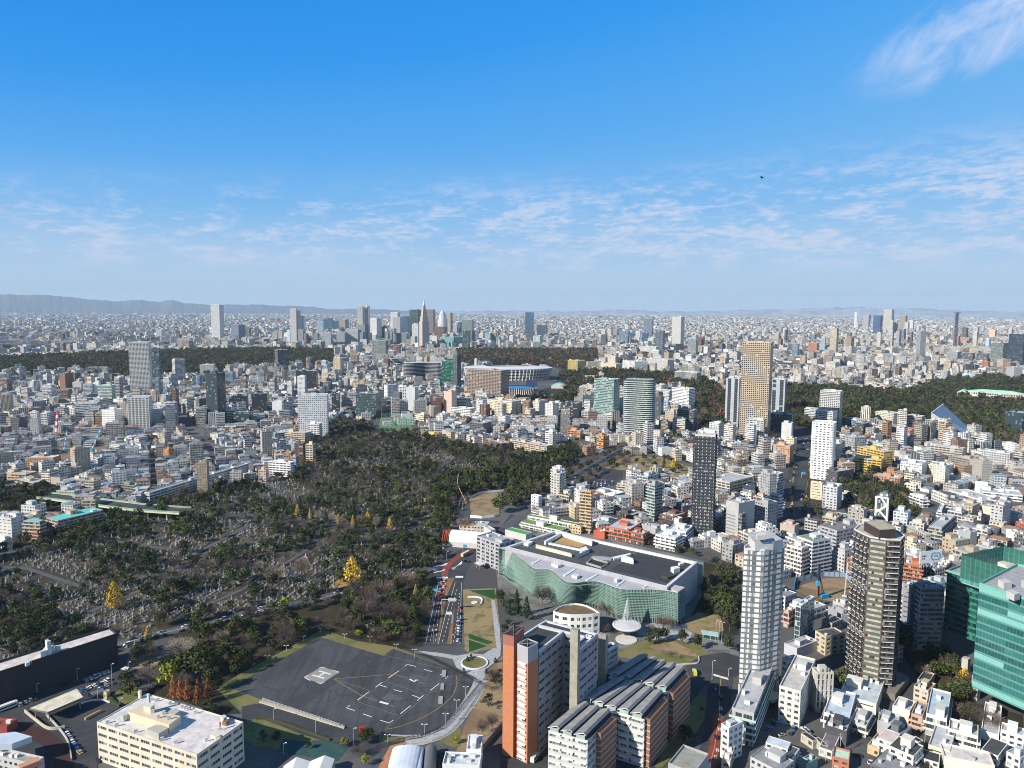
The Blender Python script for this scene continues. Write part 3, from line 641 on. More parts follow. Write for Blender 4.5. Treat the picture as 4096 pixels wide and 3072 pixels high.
sheet('building_site_soil',PG('h',250,1180,500,1110,660,1110,720,1160,730,1250,560,1310,400,1290,240,1220),.05,SOIL)
sheet('sports_field',PG('b',1040,1205,1340,1190,1340,1250,1060,1255),.05,GRASS)
sheet('sports_field',PG('c',240,925,460,915,440,970,230,965),.05,plain('court_green',(.08,.2,.13)),taken=1)
sheet('building_site_soil',PG('a',500,1385,930,1385,880,1430,600,1560,420,1590,520,1440),.05,SOIL)
sheet('building_site_soil',PG('f',1840,420,1930,380,2120,370,2100,560,1860,570),.05,SOIL)
sheet('dry_lawn',PG('d',1680,1060,1850,1045,1750,1090,1700,1085),.05,TANG,taken=0)
SMALLG=PG('c',350,1370,640,1330,760,1370,720,1400,640,1450,350,1430)
sheet('cemetery_ground',SMALLG,.03,GRAVE,taken=3)
for P in([240,990,480,840,730,690],[-100,830,280,700,720,500,1000,360],[-400,1330,-100,1200,240,990],[640,690,920,720,1230,770]):strip('cemetery_path',[G('f',P[i],P[i+1])for i in range(0,len(P),2)],4,.045,ASPHL,taken=1)
for P in([500,1560,700,1430,910,1345,1400,1130,1800,880],[900,770,1230,830,1500,860],[0,1010,250,1030,700,1180],[1700,890,2212,620]):strip('cemetery_path',[G('e',P[i],P[i+1])for i in range(0,len(P),2)],4.5,.045,ASPHL,taken=1)
fill_poly(PG('o',-60,1430,240,1400,800,1290,935,1236,990,1150,1050,1160,1200,1150,1520,1200,1540,1330,1600,1420,1600,1700,1500,1800,-100,1900),4,0,True)
fill_poly(PG('o',1490,1250,1620,1250,1640,1480,1600,1540,1500,1560),4,0,True)
# the buildings that make this place
def roofpoly(r,h,*uv):return[G(r,uv[i],uv[i+1],h)for i in range(0,len(uv),2)]
def local(P,c):return[(p[0]-c[0],p[1]-c[1])for p in P]
def cen(P):return(sum(p[0]for p in P)/len(P),sum(p[1]for p in P)/len(P))
def part_box(root,name,r,uv,z0,h,c,mats=None,m=0,cx=None,top=None):
 """a box part set on a roof: its top outline in pixels at height z0+h"""
 P=ccw(roofpoly(r,z0+h,*uv));P=local(P,(root.location.x,root.location.y));mb=MB();mb.prism(P,z0,z0+h,0,c,1 if top else None,top)
 return mb.build(name,mats or[ATT,ROOF],root)
# the wavy glass museum
HG=base_under('g',1430,1235,1520)[2];HM=HG+2.5
print('museum height',HG)
TOPW=[(-117,850),(-75,842),(-30,858),(20,893),(60,925),(110,962),(150,1000),(200,1026),(250,1030),(300,1031),(350,1045),(400,1085),(450,1128),(500,1147),(550,1151),(650,1138),(740,1139),(830,1165),(920,1198),(1000,1207),(1100,1207),(1200,1206),(1330,1216),(1430,1236),(1494,1194)]
BOTW=[(-120,1100),(-75,1105),(-30,1140),(15,1165),(55,1190),(100,1215),(130,1238),(180,1280),(240,1298),(290,1306),(335,1310),(365,1330),(405,1345),(460,1352),(530,1352),(640,1352),(750,1378),(830,1428),(915,1463),(985,1475),(1080,1484),(1180,1492),(1315,1503),(1424,1520),(1488,1472)]
def museum():
 A=[G('g',*p,z=HG)for p in TOPW];B=[G('g',*p)for p in BOTW];c=cen(A);root=empty('museum',*c);tag(root,'national art museum with a long wavy green glass front and dark flat roof','museum');LAND.append(('wavy glass museum',*c))
 A1=smooth(A[:-1],8)+[A[-1]];B1=smooth(B[:-1],8)+[B[-1]];n=len(A1);gm=MB();fm=MB();s=0.0;a=local(A1,c);b=local(B1,c);lou=MB();acc=0
 for i in range(n-1):
  L=math.hypot(a[i+1][0]-a[i][0],a[i+1][1]-a[i][1]);u0,u1=s,s+L/2.6;s=u1;z1=HG-.3
  gm.poly([(*b[i],3.5),(*b[i+1],3.5),(*a[i+1],z1),(*a[i],z1)],0,(.5,)*3,[(u0,0),(u1,0),(u1,22),(u0,22)])
  gm.poly([(*b[i],0),(*b[i+1],0),(*b[i+1],3.5),(*b[i],3.5)],1,(.04,.04,.045))
  d=Vector((a[i+1][0]-a[i][0],a[i+1][1]-a[i][1])).normalized();nn=Vector((d.y,-d.x));k=max(1,round(L/2.4))if L>1.6 else 1
  if nn.y>0 and i<n-2:nn=-nn
  for j in range(k):
   t=j/k;p=Vector(a[i]).lerp(Vector(a[i+1]),t)+nn*.25;q=Vector(b[i]).lerp(Vector(b[i+1]),t)+nn*.25
   fm.bar((q.x,q.y,.2),(p.x,p.y,HG+.4),.17,0,(.38,.5,.45))
  if True:
   for lv in range(1,17):
    t=.12+lv/18.5;p0=Vector(b[i]).lerp(Vector(a[i]),t);p1=Vector(b[i+1]).lerp(Vector(a[i+1]),t);z=3+(HG-3.6)*lv/17
    lou.poly([(p0.x,p0.y,z),(p0.x+nn.x*.85,p0.y+nn.y*.85,z-.15),(p1.x+nn.x*.85,p1.y+nn.y*.85,z-.15),(p1.x,p1.y,z)],0,(.19,.31,.27))
 gm.build('glass_front',[glassmat('museum_glass',(.03,.07,.062),.1,.4,.0,mull=(.12,.42,(.16,.27,.235))),ATT],root)
 fm.build('mullions',[ATT],root);lou.build('louvres',[ATT],root)
 at=MB();FR=G('g',1342,1186,HM);FL=G('g',-60,838,HM);BR=G('g',1606,966,HM);BL=G('g',368,696,HM)
 p0,p1=[Vector(p)for p in local([FL,FR],c)];dl=p1-p0;fr=[min(1,max(0,(Vector(q)-p0).dot(dl)/dl.length_squared))for q in a];bk=[p0+dl*t for t in fr]
 for i in range(n-1):at.poly([(*a[i],HG),(*a[i+1],HG),(*bk[i+1],HG),(*bk[i],HG)],0,(.42,.41,.44))
 for i in range(n-1):at.poly([(*a[i],HG+.01),(*a[i+1],HG+.01),(*a[i+1],HG+.5),(*a[i],HG+.5)],0,(.6,.62,.63))
 at.build('atrium_roof',[ATT],root)
 box=local(ccw([FL,FR,BR,BL]),c);w=MB()
 for i in range(4):p,q=box[i],box[(i+1)%4];w.wall(p,q,0,HM,0,(.36,.36,.38),max(1,round(math.hypot(q[0]-p[0],q[1]-p[1])/6)),5)
 w.build('wall',[ATT],root)
 inn=inset(box,2.2);m=MB()
 for i in range(4):
  j=(i+1)%4;m.poly([(*box[i],HM),(*box[j],HM),(*inn[j],HM),(*inn[i],HM)],0,(.6,.62,.62));m.wall(inn[j],inn[i],HM-2.2,HM,0,(.68,.68,.66))
 m.build('parapet',[ATT],root)
 d=MB();D=HM-2.0;d.poly([(*p,D)for p in inn],0,(.075,.078,.082))
 for uv,cc in(((855,1035,1105,880,1560,975,1345,1150),(.045,.047,.05)),((680,850,760,815,1100,880,1010,920),(.085,.088,.09)),((60,835,290,740,600,850,510,900),(.1,.1,.1))):
  P=local(roofpoly('g',D,*uv),c);d.poly([(*p,D+.05)for p in ccw(P)],0,cc)
 d.build('roof_deck',[ROOF],root)
 ct=MB();P=local(ccw(roofpoly('g',D,365,803,432,757,655,806,583,846)),c);ct.poly([(*p,D+.12)for p in P],0,(.4,.26,.11))
 ct.build('roof_court',[ATT],root)
 for uv,h,cc in(((418,705,432,700,700,775,690,790),4,(.7,.68,.62)),((278,785,410,715,422,720,290,792),3,(.66,.66,.64)),((283,788,575,850,590,862,290,800),1.2,(.7,.7,.68)),((205,812,505,890,515,900,205,822),2.5,(.68,.6,.46)),((585,848,640,830,658,858,600,878),3.5,(.72,.72,.72)),((945,925,1050,950,1045,935,960,905),3.5,(.72,.72,.72)),((680,925,860,935,860,925,700,912),2,(.3,.32,.36)),((1372,1010,1430,1000,1452,1015,1400,1030),3.5,(.72,.72,.73)),((1285,1085,1320,1075,1440,1075,1345,1100),1.8,(.05,.05,.05)),((1435,975,1480,965,1490,975,1450,985),1.6,(.72,.72,.72)),((860,925,1020,890,1030,900,880,940),1.6,(.68,.68,.68)),((340,980,375,965,430,985,395,1000),2,(.66,.66,.66)),((515,1080,545,1065,585,1080,560,1095),2,(.62,.6,.62)),((560,905,570,900,670,850,665,860),3,(.5,.52,.55)),((100,800,140,780,180,790,140,812),2.2,(.72,.72,.72)),((885,1110,905,1100,925,1110,905,1122),2.2,(.7,.7,.7))):
  z=D if uv[1]<960 or uv[0]>1200 else HG+.1
  if z!=D and uv[0]<900:z=HG+.02
  part_box(root,'rooftop_unit','g',uv,z+.06,h,cc)
 for k,uv in enumerate(((170,975,235,940,245,950,180,985),(440,1080,540,1020,550,1030,455,1090),(635,1120,735,1065,745,1075,650,1130),(905,1165,965,1120,975,1130,915,1172),(1130,1185,1165,1160,1175,1168,1140,1190))):
  part_box(root,'skylight','g',uv,HG+.02,.5,(.6,.66,.7))
 yd=MB()
 P=local(ccw(roofpoly('g',D,640,985,690,945,830,985,770,1025)),c);yd.poly([(*p,D+.12)for p in P],0,(.03,.035,.03))
 for i in range(4):yd.wall(P[(i+1)%4],P[i],D,D+1.6,0,(.6,.6,.58));yd.wall(P[i],P[(i+1)%4],D,D+1.6,0,(.6,.6,.58))
 yd.build('roof_yard',[ATT],root)
 fn=MB();P=local(roofpoly('g',HM-3,1604,985,1648,990,1652,975,1610,972),c);fn.prism(ccw(P),0,HM-3,0,(.3,.42,.42));fn.build('glass_fin',[glassmat('fin_glass',(.25,.38,.38),.1,.1,0)],root)
 sc=MB();P=local(ccw(roofpoly('g',HG,1345,1190,1385,1170,1494,1194,1430,1236)),c);sc.prism(P,HG,HG+.8,0,(.5,.45,.45));sc.build('screen_roof',[ATT],root)
 fill_poly(A+[BR,BL],1,6)
museum()
# the disc and cone entrance pavilion
def pavilion():
 x,y=G('g',992,1515,7.0);s=math.hypot(math.hypot(x,y),CH-7)/FP;R=52.5*s*1.02;root=empty('entrance_pavilion',x,y)
 tag(root,'round white disc roof with a slender glass cone before the wavy museum','pavilion');m=MB();n=48
 prof=[(R*.14,0),(R*.45,4.9),(R*.93,6.2),(R,6.9),(R,7.4),(R*.9,7.6),(R*.88,7.35),(0.01,7.9)];col=[(.06,.06,.06),(.12,.12,.12),(.5,.5,.5),(.5,.52,.53),(.62,.63,.64),(.25,.26,.27),(.6,.6,.61)]  # pedestal and underside coloured near-black for the shadow beneath the disc
 for i in range(n):
  a0,a1=2*math.pi*i/n,2*math.pi*(i+1)/n
  for k in range(len(prof)-1):
   (r0,z0),(r1,z1)=prof[k],prof[k+1]
   m.poly([(r0*math.cos(a0),r0*math.sin(a0),z0),(r0*math.cos(a1),r0*math.sin(a1),z0),(r1*math.cos(a1),r1*math.sin(a1),z1),(r1*math.cos(a0),r1*math.sin(a0),z1)],0,col[k])
 m.build('disc_roof',[ATT],root)
 cx,cy=G('g',993,1462,7.2);cx-=x;cy-=y;Rc=17.5*s;hz=base_height('g',995,1278,x+cx,y+cy);cm=MB();fr=MB()
 for i in range(16):
  a0,a1=2*math.pi*i/16,2*math.pi*(i+1)/16;p0=(cx+Rc*math.cos(a0),cy+Rc*math.sin(a0),6.5);p1=(cx+Rc*math.cos(a1),cy+Rc*math.sin(a1),6.5)
  cm.poly([p0,p1,(cx,cy,hz)],0,(.3,)*3,[(0,0),(1,0),(.5,9)]);fr.bar(p0,(cx,cy,hz),.16,0,(.62,.64,.65),4,.08)
 for k in range(1,12):
  t=k/12;r=Rc*(1-t)*1.01;z=6.5+(hz-6.5)*t
  for i in range(16):
   a0,a1=2*math.pi*i/16,2*math.pi*(i+1)/16;fr.bar((cx+r*math.cos(a0),cy+r*math.sin(a0),z),(cx+r*math.cos(a1),cy+r*math.sin(a1),z),.1,0,(.62,.64,.65),3)
 cm.build('glass_cone',[glassmat('cone_glass',(.07,.1,.1),.1,.2,0)],root);fr.build('cone_frame',[ATT],root)
def base_height(r,u,v,x,y):
 d=ray(r,u,v);h=math.hypot(d[0],d[1]);return CH+math.hypot(x,y)*d[2]/h
pavilion()
px_,py_=G('g',987,1640);mb=MB();mb.prism([(px_+7.2*math.cos(a),py_+7.2*math.sin(a))for a in[2*math.pi*i/32 for i in range(32)]],0,.5,0,(.6,.59,.55));tag(mb.build('plaza_disc',[ATT]),'flat pale round platform on the museum plaza','platform')
# white annex with the curved front
x_,y_,HX=base_under('g',756,1422,1600)
P=roofpoly('g',HX,356,1408,372,1392,400,1372,440,1354,490,1343,545,1338,600,1343,650,1358,700,1382,758,1420,700,1430,600,1437,500,1437,420,1425)
bldg('annex','white curved annex with square windows and an earth-brown roof beside the museum','building',P,HX,(.74,.74,.71),'punch',rc=(.16,.115,.06),bay=5.2,fh=4.2,units=0,big=False,short='white curved annex',par=1.2)
# graduate institute: brick towers, long grey slab, saw-tooth laboratories
def institute():
 f,h=foot_3('m',(135,372),(320,412),(495,300),2474);c=cen(f);root=empty('institute',*c);tag(root,'institute with two orange brick stair towers, a long grey slab and saw-tooth roofed wings','institute');LAND.append(('brick-towered institute',*c))
 fill_poly(f,1,4);L=local(f,c);OR=(.48,.19,.095)
 m=MB();m.prism(L,0,h-5,0,OR);m.build('brick_tower',[plain('orange_brick',(.48,.19,.095),.85,.1,.6)],root)
 m=MB();m.prism(L,h-5,h,0,(.33,.13,.1));I=inset(L,.6);m.poly([(*p,h+.05)for p in I],0,(.03,.03,.03))
 for k in range(4):m.bar((*L[k],h+.3),(*L[(k+2)%4],h+.3),.2,0,(.4,.42,.43))
 m.build('tower_cap',[ATT],root)
 f2,h2=foot_3('m',(380,545),(562,617),(733,502),2584);L2=local(f2,c);m=MB();m.prism(L2,0,h2-7.5,0,OR);m.build('brick_tower',[MATS['orange_brick']],root);fill_poly(f2,1,4)
 m=MB();m.prism(L2,h2-7.5,h2,0,(.35,.36,.38));I=inset(L2,.5);m.poly([(*p,h2+.05)for p in I],0,(.03,.03,.03))
 for k in range(4):m.bar((*L2[k],h2+.3),(*L2[(k+2)%4],h2+.3),.2,0,(.5,.52,.53));m.bar((*L2[k],h2+.3),(*L2[(k+1)%4],h2+.3),.2,0,(.5,.52,.53))
 m.build('tower_cap',[ATT],root)
 near=min(range(4),key=lambda k:math.hypot(f2[k][0],f2[k][1]));lf=[(near-1)%4,(near+1)%4];lf=min(lf,key=lambda k:proj(f2[k][0],f2[k][1],40)[0]);p,q=Vector(L2[lf]),Vector(L2[near]);d=(q-p).normalized();nn=Vector((d.y,-d.x))
 if nn.dot(Vector(c))>0:nn=-nn
 W_=(q-p).length;nf=15;fh=(h2-7.5)/nf
 for k in range(nf):
  g_=MB();z=k*fh;a=p+d*W_*.12+nn*.12;b=p+d*W_*.86+nn*.12
  g_.poly([(a.x,a.y,z+.5),(b.x,b.y,z+.5),(b.x,b.y,z+fh-.9),(a.x,a.y,z+fh-.9)],0,(.5,)*3,[(0,k),(4,k),(4,k+1),(0,k+1)]);g_.build('window_row',[glassmat('stair_glass',(.42,.55,.58),.15,.3,.15,cc=(.04,.05,.06),mull=(.1,.12,(.55,.56,.57)))],root)
  s_=MB();e=nn*1.1;s_.poly([(a.x,a.y,z+fh-.25),(b.x,b.y,z+fh-.25),(b.x+e.x,b.y+e.y,z+fh-.95),(a.x+e.x,a.y+e.y,z+fh-.95)],0,(.68,.7,.71));s_.poly([(a.x,a.y,z+fh-.25),(a.x+e.x,a.y+e.y,z+fh-.95),(b.x+e.x,b.y+e.y,z+fh-.97),(b.x,b.y,z+fh-.3)],0,(.5,.5,.5))
  s_.build('awning',[ATT],root)
 _,_,H=base_under('m',748,682,2449);GL_=glassmat('slab_glass',(.04,.05,.06),mull=(.08,.0,(.25,.26,.27)))
 H0=H
 for uv in((748,682,1165,350,720,240,242,554),(1448,642,1695,432,1560,395,1302,604),(1918,668,2092,560,1965,525,1786,632),(722,238,862,158,1745,386,1642,468)):
  H=37.0 if uv[0]==1918 else H0;F_=ccw(roofpoly('m',H,*uv));fill_poly(F_,1,3);Lf=local(F_,c);w=MB();nf=12;pm=[MB()for _ in range(nf)]
  for i in range(4):
   a,b=Lf[i],Lf[(i+1)%4];Ln=math.hypot(b[0]-a[0],b[1]-a[1]);facade(w,pm,a,b,0,H/nf,nf,max(1,round(Ln/7)),.86,.3,.62,.35,(.27,.28,.31))
  w.build('slab_wall',[ATT],root)
  for k in range(nf):pm[k].build('window_row',[GL_],root)
  roof_mesh(Lf,H,(.5,.52,.55),(.055,.056,.058),1.0,.9).build('slab_roof',[ATT,ROOF],root)
 for l_,r_,tp,H in(((1316,608),(1444,642),(1385,288),H0),((1792,634),(1914,668),(1860,376),37.0)):
  e0,e1=Vector(G('m',*l_,z=H)),Vector(G('m',*r_,z=H));d=(e1-e0).normalized();nn=Vector((d.y,-d.x));nn=nn if nn.dot(e0)<0 else-nn;F_=ccw([tuple(p)for p in(e0,e1,e1+nn*2.6,e0+nn*2.6)]);hh=base_height('m',*tp,*((e0+e1)/2+nn*2));F_=local(F_,c)
  m=MB();m.prism(F_,0,hh,0,(.33,.32,.27));m.poly([(*p,hh+.05)for p in inset(F_,.5)],0,(.08,.07,.06));m.build('concrete_shaft',[plain('shaft_concrete',(.3,.29,.24),.9,.3,.25)],root)
 HL=27.0;print('slab',H,'labs',HL,'towers',h,h2)
 for(FLp,FRp,BRp,BLp),ns,brick in((((315,1292),(655,1382),(868,1165),(585,1075)),3,((768,1362),(905,1232),(860,1212),(722,1350))),(((597,1045),(1145,1202),(1318,1000),(905,862)),5,((1195,1245),(1350,1072),(1300,1050),(1150,1228))),(((835,830),(1352,968),(1515,790),(1110,665)),5,((1395,1018),(1543,865),(1500,845),(1350,1000)))):
  Q=[Vector(G('k',*p,z=HL))-Vector(c)for p in(FLp,FRp,BRp,BLp)];F_=[tuple(q)for q in Q];fill_poly([(p[0]+c[0],p[1]+c[1])for p in F_],1,5);F_=ccw(F_)
  w=MB();nf=7;hb=HL-2.2;pm=[MB()for _ in range(nf)]
  for i in range(4):
   a,b=F_[i],F_[(i+1)%4];Ln=math.hypot(b[0]-a[0],b[1]-a[1]);facade(w,pm,a,b,0,hb/nf,nf,max(1,round(Ln/8.2)),.88,.22,.8,.5,(.5,.5,.47))
  w.poly([(*p,hb)for p in F_],0,(.06,.06,.065));w.build('wing_wall',[ATT],root)
  for k in range(nf):
   pm[k].build('window_row',[glassmat('wing_glass',(.12,.16,.18),.12,.5,.3,cc=(.5,.56,.56),mull=(.12,.0,(.4,.41,.42)))],root)
   a,b=Q[0],Q[1];d=(b-a).normalized();nn=Vector((d.y,-d.x));nn=nn if nn.dot(Vector(c))<0 else-nn;z=(k+1)*hb/nf-.6;s_=MB()
   for j in range(ns):
    p,q=a.lerp(b,(j+.06)/ns),a.lerp(b,(j+.94)/ns);s_.poly([(p.x,p.y,z),(q.x,q.y,z),(q.x+nn.x*.8,q.y+nn.y*.8,z-.35),(p.x+nn.x*.8,p.y+nn.y*.8,z-.35)],0,(.6,.61,.6))
   s_.build('awning',[ATT],root)
  for j in range(ns):
   t0,t1=j/ns-.02,(j+.84)/ns;rm=MB();prof=((0,HL-.9),(.55,HL+.4),(.82,HL+.75),(1,HL-.1));T_=.35
   f0,f1,b0,b1=Q[0].lerp(Q[1],t0),Q[0].lerp(Q[1],t1),Q[3].lerp(Q[2],t0),Q[3].lerp(Q[2],t1);cc=(.27,.27,.265)
   for(s0,z0),(s1,z1)in zip(prof,prof[1:]):
    a0,a1,e0,e1=f0.lerp(f1,s0),f0.lerp(f1,s1),b0.lerp(b1,s0),b0.lerp(b1,s1)
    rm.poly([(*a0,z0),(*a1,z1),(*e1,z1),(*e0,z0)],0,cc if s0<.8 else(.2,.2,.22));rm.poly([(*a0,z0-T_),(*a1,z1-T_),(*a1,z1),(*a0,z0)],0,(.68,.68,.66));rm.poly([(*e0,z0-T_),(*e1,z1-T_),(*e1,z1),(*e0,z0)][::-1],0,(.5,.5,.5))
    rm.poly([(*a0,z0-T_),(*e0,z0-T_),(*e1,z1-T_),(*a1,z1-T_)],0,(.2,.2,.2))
   a1,e1=f0.lerp(f1,.93),b0.lerp(b1,.93);rm.poly([(*a1,hb),(*e1,hb),(*e1,HL-.1),(*a1,HL-.1)],0,(.04,.045,.05));a0,a2=f0.lerp(f1,.2),f0.lerp(f1,.93)
   rm.poly([(*a0,hb),(*a2,hb),(*a2,HL-.2),(*a0,HL-.6)],0,(.32,.42,.38));rm.build('saw_tooth_roof',[plain_attr()],root)
  B_=ccw([tuple(Vector(G('k',*p,z=HL-2.5))-Vector(c))for p in brick]);m=MB();m.prism(B_,0,HL-2.5,0,(.27,.135,.085));m.poly([(*p,HL-2.45)for p in inset(B_,.7)],0,(.03,.03,.03));m.build('brick_wall',[ATT],root)
  for k in range(8):mm=MB();z=k*(HL-2.5)/8;mm.prism(inset(B_,-.12),z,z+.4,0,(.5,.48,.45));mm.build('floor_band',[ATT],root)
  fill_poly([(p[0]+c[0],p[1]+c[1])for p in B_],1,4)
 lk=MB();F_=local(ccw(roofpoly('k',5,320,1200,500,1060,620,1050,760,870,830,850,940,720,860,700,560,1000,300,1180)),c);lk.prism(F_,0,5,0,(.05,.055,.06));lk.build('link_roof',[ATT],root)
def plain_attr():return ROOF
institute()
# cream office with the long window rows
DETAIL['office']=(.8,.34,.74,.3);BAYS['office']=8.0
def cream_office():
 f,h=foot_3('i',(837,1268),(1700,1552),(2103,1288),1905);print('cream office',h)
 root=bldg('office_building','large cream office with rows of wide windows and a pale pinkish flat roof','building',f,h,(.62,.56,.45),'office',rc=(.62,.58,.56),fh=h/5,bay=7.6,units=0,big=False,short='large cream office',glass=glassmat('office_glass',(.05,.065,.09),.15,.4,.12,cc=(.3,.34,.4),mull=(.12,.0,(.4,.4,.38))),par=.5)
 for nm,uv,hh,c in(('penthouse',(1105,1172,1460,1285,1562,1210,1215,1120),4.2,(.62,.52,.38)),('penthouse',(1240,1120,1300,1140,1335,1110,1280,1090),7.0,(.62,.55,.44)),('chimney',(1268,1020,1282,1025,1296,1017,1280,1013),9.5,(.42,.5,.58)),('canopy',(1265,1322,1370,1362,1450,1315,1350,1280),3.2,(.45,.44,.38)),('canopy',(1370,1165,1490,1205,1555,1165,1440,1130),2.5,(.45,.44,.4)),('stair_head',(1815,1372,1860,1388,1905,1380,1850,1358),1.6,(.66,.6,.48)),('stair_head',(1190,995,1210,1000,1225,990,1205,985),4,(.64,.58,.46)),('pump_house',(1905,1215,1930,1230,1960,1210,1935,1195),3,(.6,.58,.54)),('cooling_shed',(1920,1255,1955,1262,1980,1245,1945,1235),2,(.2,.12,.07))):
  part_box(root,nm,'i',uv,h+.1,hh,c)
 for q in((1400,1425),(1520,1450),(1785,1430),(1470,1110),(1525,1115),(1600,1150),(1625,1160),(1690,1190),(1320,1180),(1415,1192),(1370,1225),(1460,1235),(930,1275),(1010,1300),(1175,1355),(1575,1140),(1310,1075),(1350,1085)):
  x,y=G('i',*q,z=h+(4.5 if 1300<q[0]<1480 and 1170<q[1]<1240 else 0));x-=root.location.x;y-=root.location.y
  unit_mesh(x,y,h+(4.4 if 1300<q[0]<1480 and 1170<q[1]<1240 else.1),1.5,.8,1.6,.5,(.68,.68,.66)).build('rooftop_unit',[ATT],root)
 x,y=G('i',1075,1225,z=h+1.5);m=MB();N_=16;x-=root.location.x;y-=root.location.y
 m.prism([(x+1.5*math.cos(2*math.pi*k/N_),y+1.5*math.sin(2*math.pi*k/N_))for k in range(N_)],h+.8,h+3.4,0,(.5,.54,.5));m.build('water_tank',[ATT],root)
 x,y=G('i',1905,1330,z=h);x-=root.location.x;y-=root.location.y;m=MB();m.bar((x,y,h),(x,y,h+4),.08,0,(.4,.45,.5));m.bar((x-2,y,h+.6),(x+2,y,h+.6),.12,0,(.3,.4,.5));m.build('mast',[ATT],root)
 m=MB();m.bar((x,y,h+3.9),(x-.1,y-.3,h+.9),.45,0,(.6,.05,.03),8,.2);m.build('windsock',[ATT],root)
cream_office()
f3,h3=foot_3('i',(870,1655),(1020,1640-20),(1100,1555),1800)
# building wrapped in dark scaffold netting
_,_,HS=base_under('q',1990,262,745)
P=roofpoly('q',HS,-500,1075,1990,262,1858,150,-500,880)
sr=bldg('scaffolded_building','long building wrapped in near-black scaffold netting with a pale roof','building',P,HS,(.034,.035,.04),'plain',rc=(.6,.54,.5),bay=8,units=0,big=False,short='netted dark building',par=1.4,detail=False)
for nm,uv,hh,c in(('roof_house',(690,545,800,510,915,420,780,440),4,(.5,.53,.54)),('water_tank',(765,335,815,330,870,350,800,370),9,(.55,.58,.6)),('roof_house',(920,440,970,445,1030,430,980,425),3,(.5,.55,.55)),('roof_walkway',(925,540,1075,500,1085,520,930,560),.6,(.2,.42,.4)),('rooftop_unit',(420,720,500,690,510,710,440,740),2,(.6,.6,.58)),('rooftop_unit',(480,680,520,670,540,690,500,700),1.5,(.4,.6,.6))):
 part_box(sr,nm,'q',uv,HS+.1,hh,c)
for k in range(9):
 a=Vector(G('q',-100+k*240,940-k*78.5,HS));m=MB();X,Y=a.x-sr.location.x,a.y-sr.location.y;m.bar((X,Y-.6,0),(X,Y-.6,HS+1.8),.09,0,(.05,.05,.06));m.build('scaffold_pole',[ATT],sr)
# canopy, gatehouse, sheds and small things at bottom left
def slab_on_posts(name,label,cat,r,uv,z,t,c,post=(.3,.3,.28)):
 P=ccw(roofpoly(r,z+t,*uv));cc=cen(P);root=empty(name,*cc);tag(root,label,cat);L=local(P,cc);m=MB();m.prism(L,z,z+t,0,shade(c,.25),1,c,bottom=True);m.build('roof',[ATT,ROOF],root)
 for p in inset(L,1.5):m=MB();m.bar((*p,0),(*p,z),.25,0,post,6);m.build('post',[ATT],root)
 fill_poly(P,1,1);return root
slab_on_posts('gate_canopy','big slanted cream canopy roof by the car park gate','canopy','q',(505,1500,815,1565,1415,1312,1305,1168),6,1.0,(.62,.58,.44))
slab_on_posts('bicycle_shelter','small white shelter roof at the far end of the car park','shelter','q',(2050,830,2130,790,2200,800,2150,870),3,.3,(.66,.66,.62))
slab_on_posts('carport','grey flat carport roof between canopy and gatehouse','carport','q',(1490,1240,1760,1165,1780,1210,1510,1300),3.2,.3,(.14,.14,.15))
slab_on_posts('institute_canopy','small white entrance canopy beside the grey braced institute','canopy','f',(1885,975,1935,962,1985,975,1935,1000),4,.4,(.68,.67,.64))
slab_on_posts('park_shelter','pale park shelter roof beside the garden trees','shelter','j',(940,418,990,408,1040,465,1010,480),3,.3,(.55,.52,.47))
f,h=foot_3('q',(1760,1250),(1820,1255),(1850,1215),1360);bldg('gatehouse','small cream gatehouse with a single window by the carport','gatehouse',f,max(3,min(h,6)),(.62,.52,.36),'punch',rc=(.5,.5,.5),units=0,big=False)
f,h=foot_3('i',(0,1440),(180,1390),(270,1380),1560)
def vault(name,label,cat,r,A,B,z0,rad,c,h0=0.0,ribs=0,half=1.0,n=10,parent=None,lenz=None):
 """half-round roof along the line A to B"""
 a=Vector((*G(r,*A,z=z0),0));b=Vector((*G(r,*B,z=z0),0));d=(b-a).normalized();q=Vector((-d.y,d.x,0));root=empty(name,*((a+b)/2)[:2]);tag(root,label,cat);o=Vector(((a+b)/2).to_tuple());m=MB()
 S=[(math.cos(math.pi*k/n)*rad,math.sin(math.pi*k/n)*rad*half+z0)for k in range(n+1)]
 for k in range(n):
  p0,p1=S[k],S[k+1];m.poly([a-o+q*p0[0]+Vector((0,0,p0[1])),b-o+q*p0[0]+Vector((0,0,p0[1])),b-o+q*p1[0]+Vector((0,0,p1[1])),a-o+q*p1[0]+Vector((0,0,p1[1]))],0,c)
 for e in(a,b):m.poly([e-o+q*x+Vector((0,0,z))for x,z in S],0,shade(c,.7))
 m.build('vault_roof',[ATT],root)
 w=MB()
 for sg in(1,-1):
  p=a-o+q*rad*sg;s=b-o+q*rad*sg;w.wall((p.x,p.y),(s.x,s.y),0,z0,0,shade(c,.8))
 w.build('wall',[ATT],root)
 for k in range(ribs):
  t=-.03-.05*k;e=a.lerp(b,t)-o;rb=MB()
  for j in range(n):rb.bar(e+q*S[j][0]+Vector((0,0,S[j][1])),e+q*S[j+1][0]+Vector((0,0,S[j+1][1])),.35,0,(.55,.08,.05))
  rb.build('red_rib',[ATT],root)
 fill_poly([(p.x,p.y)for p in(a+q*rad,b+q*rad,b-q*rad,a-q*rad)],1,2);return root
vault('covered_bridge','white vaulted cover over the road bridge, with red ribs at its end','bridge cover','f',(1690,765),(2000,790),5,8.5,(.68,.7,.69),ribs=4)
vault('tunnel_cover','long white vaulted road cover below the helipad, wider one','tunnel cover','j',(1310,1500),(1240,1800),3,7.5,(.62,.68,.76),half=.35)
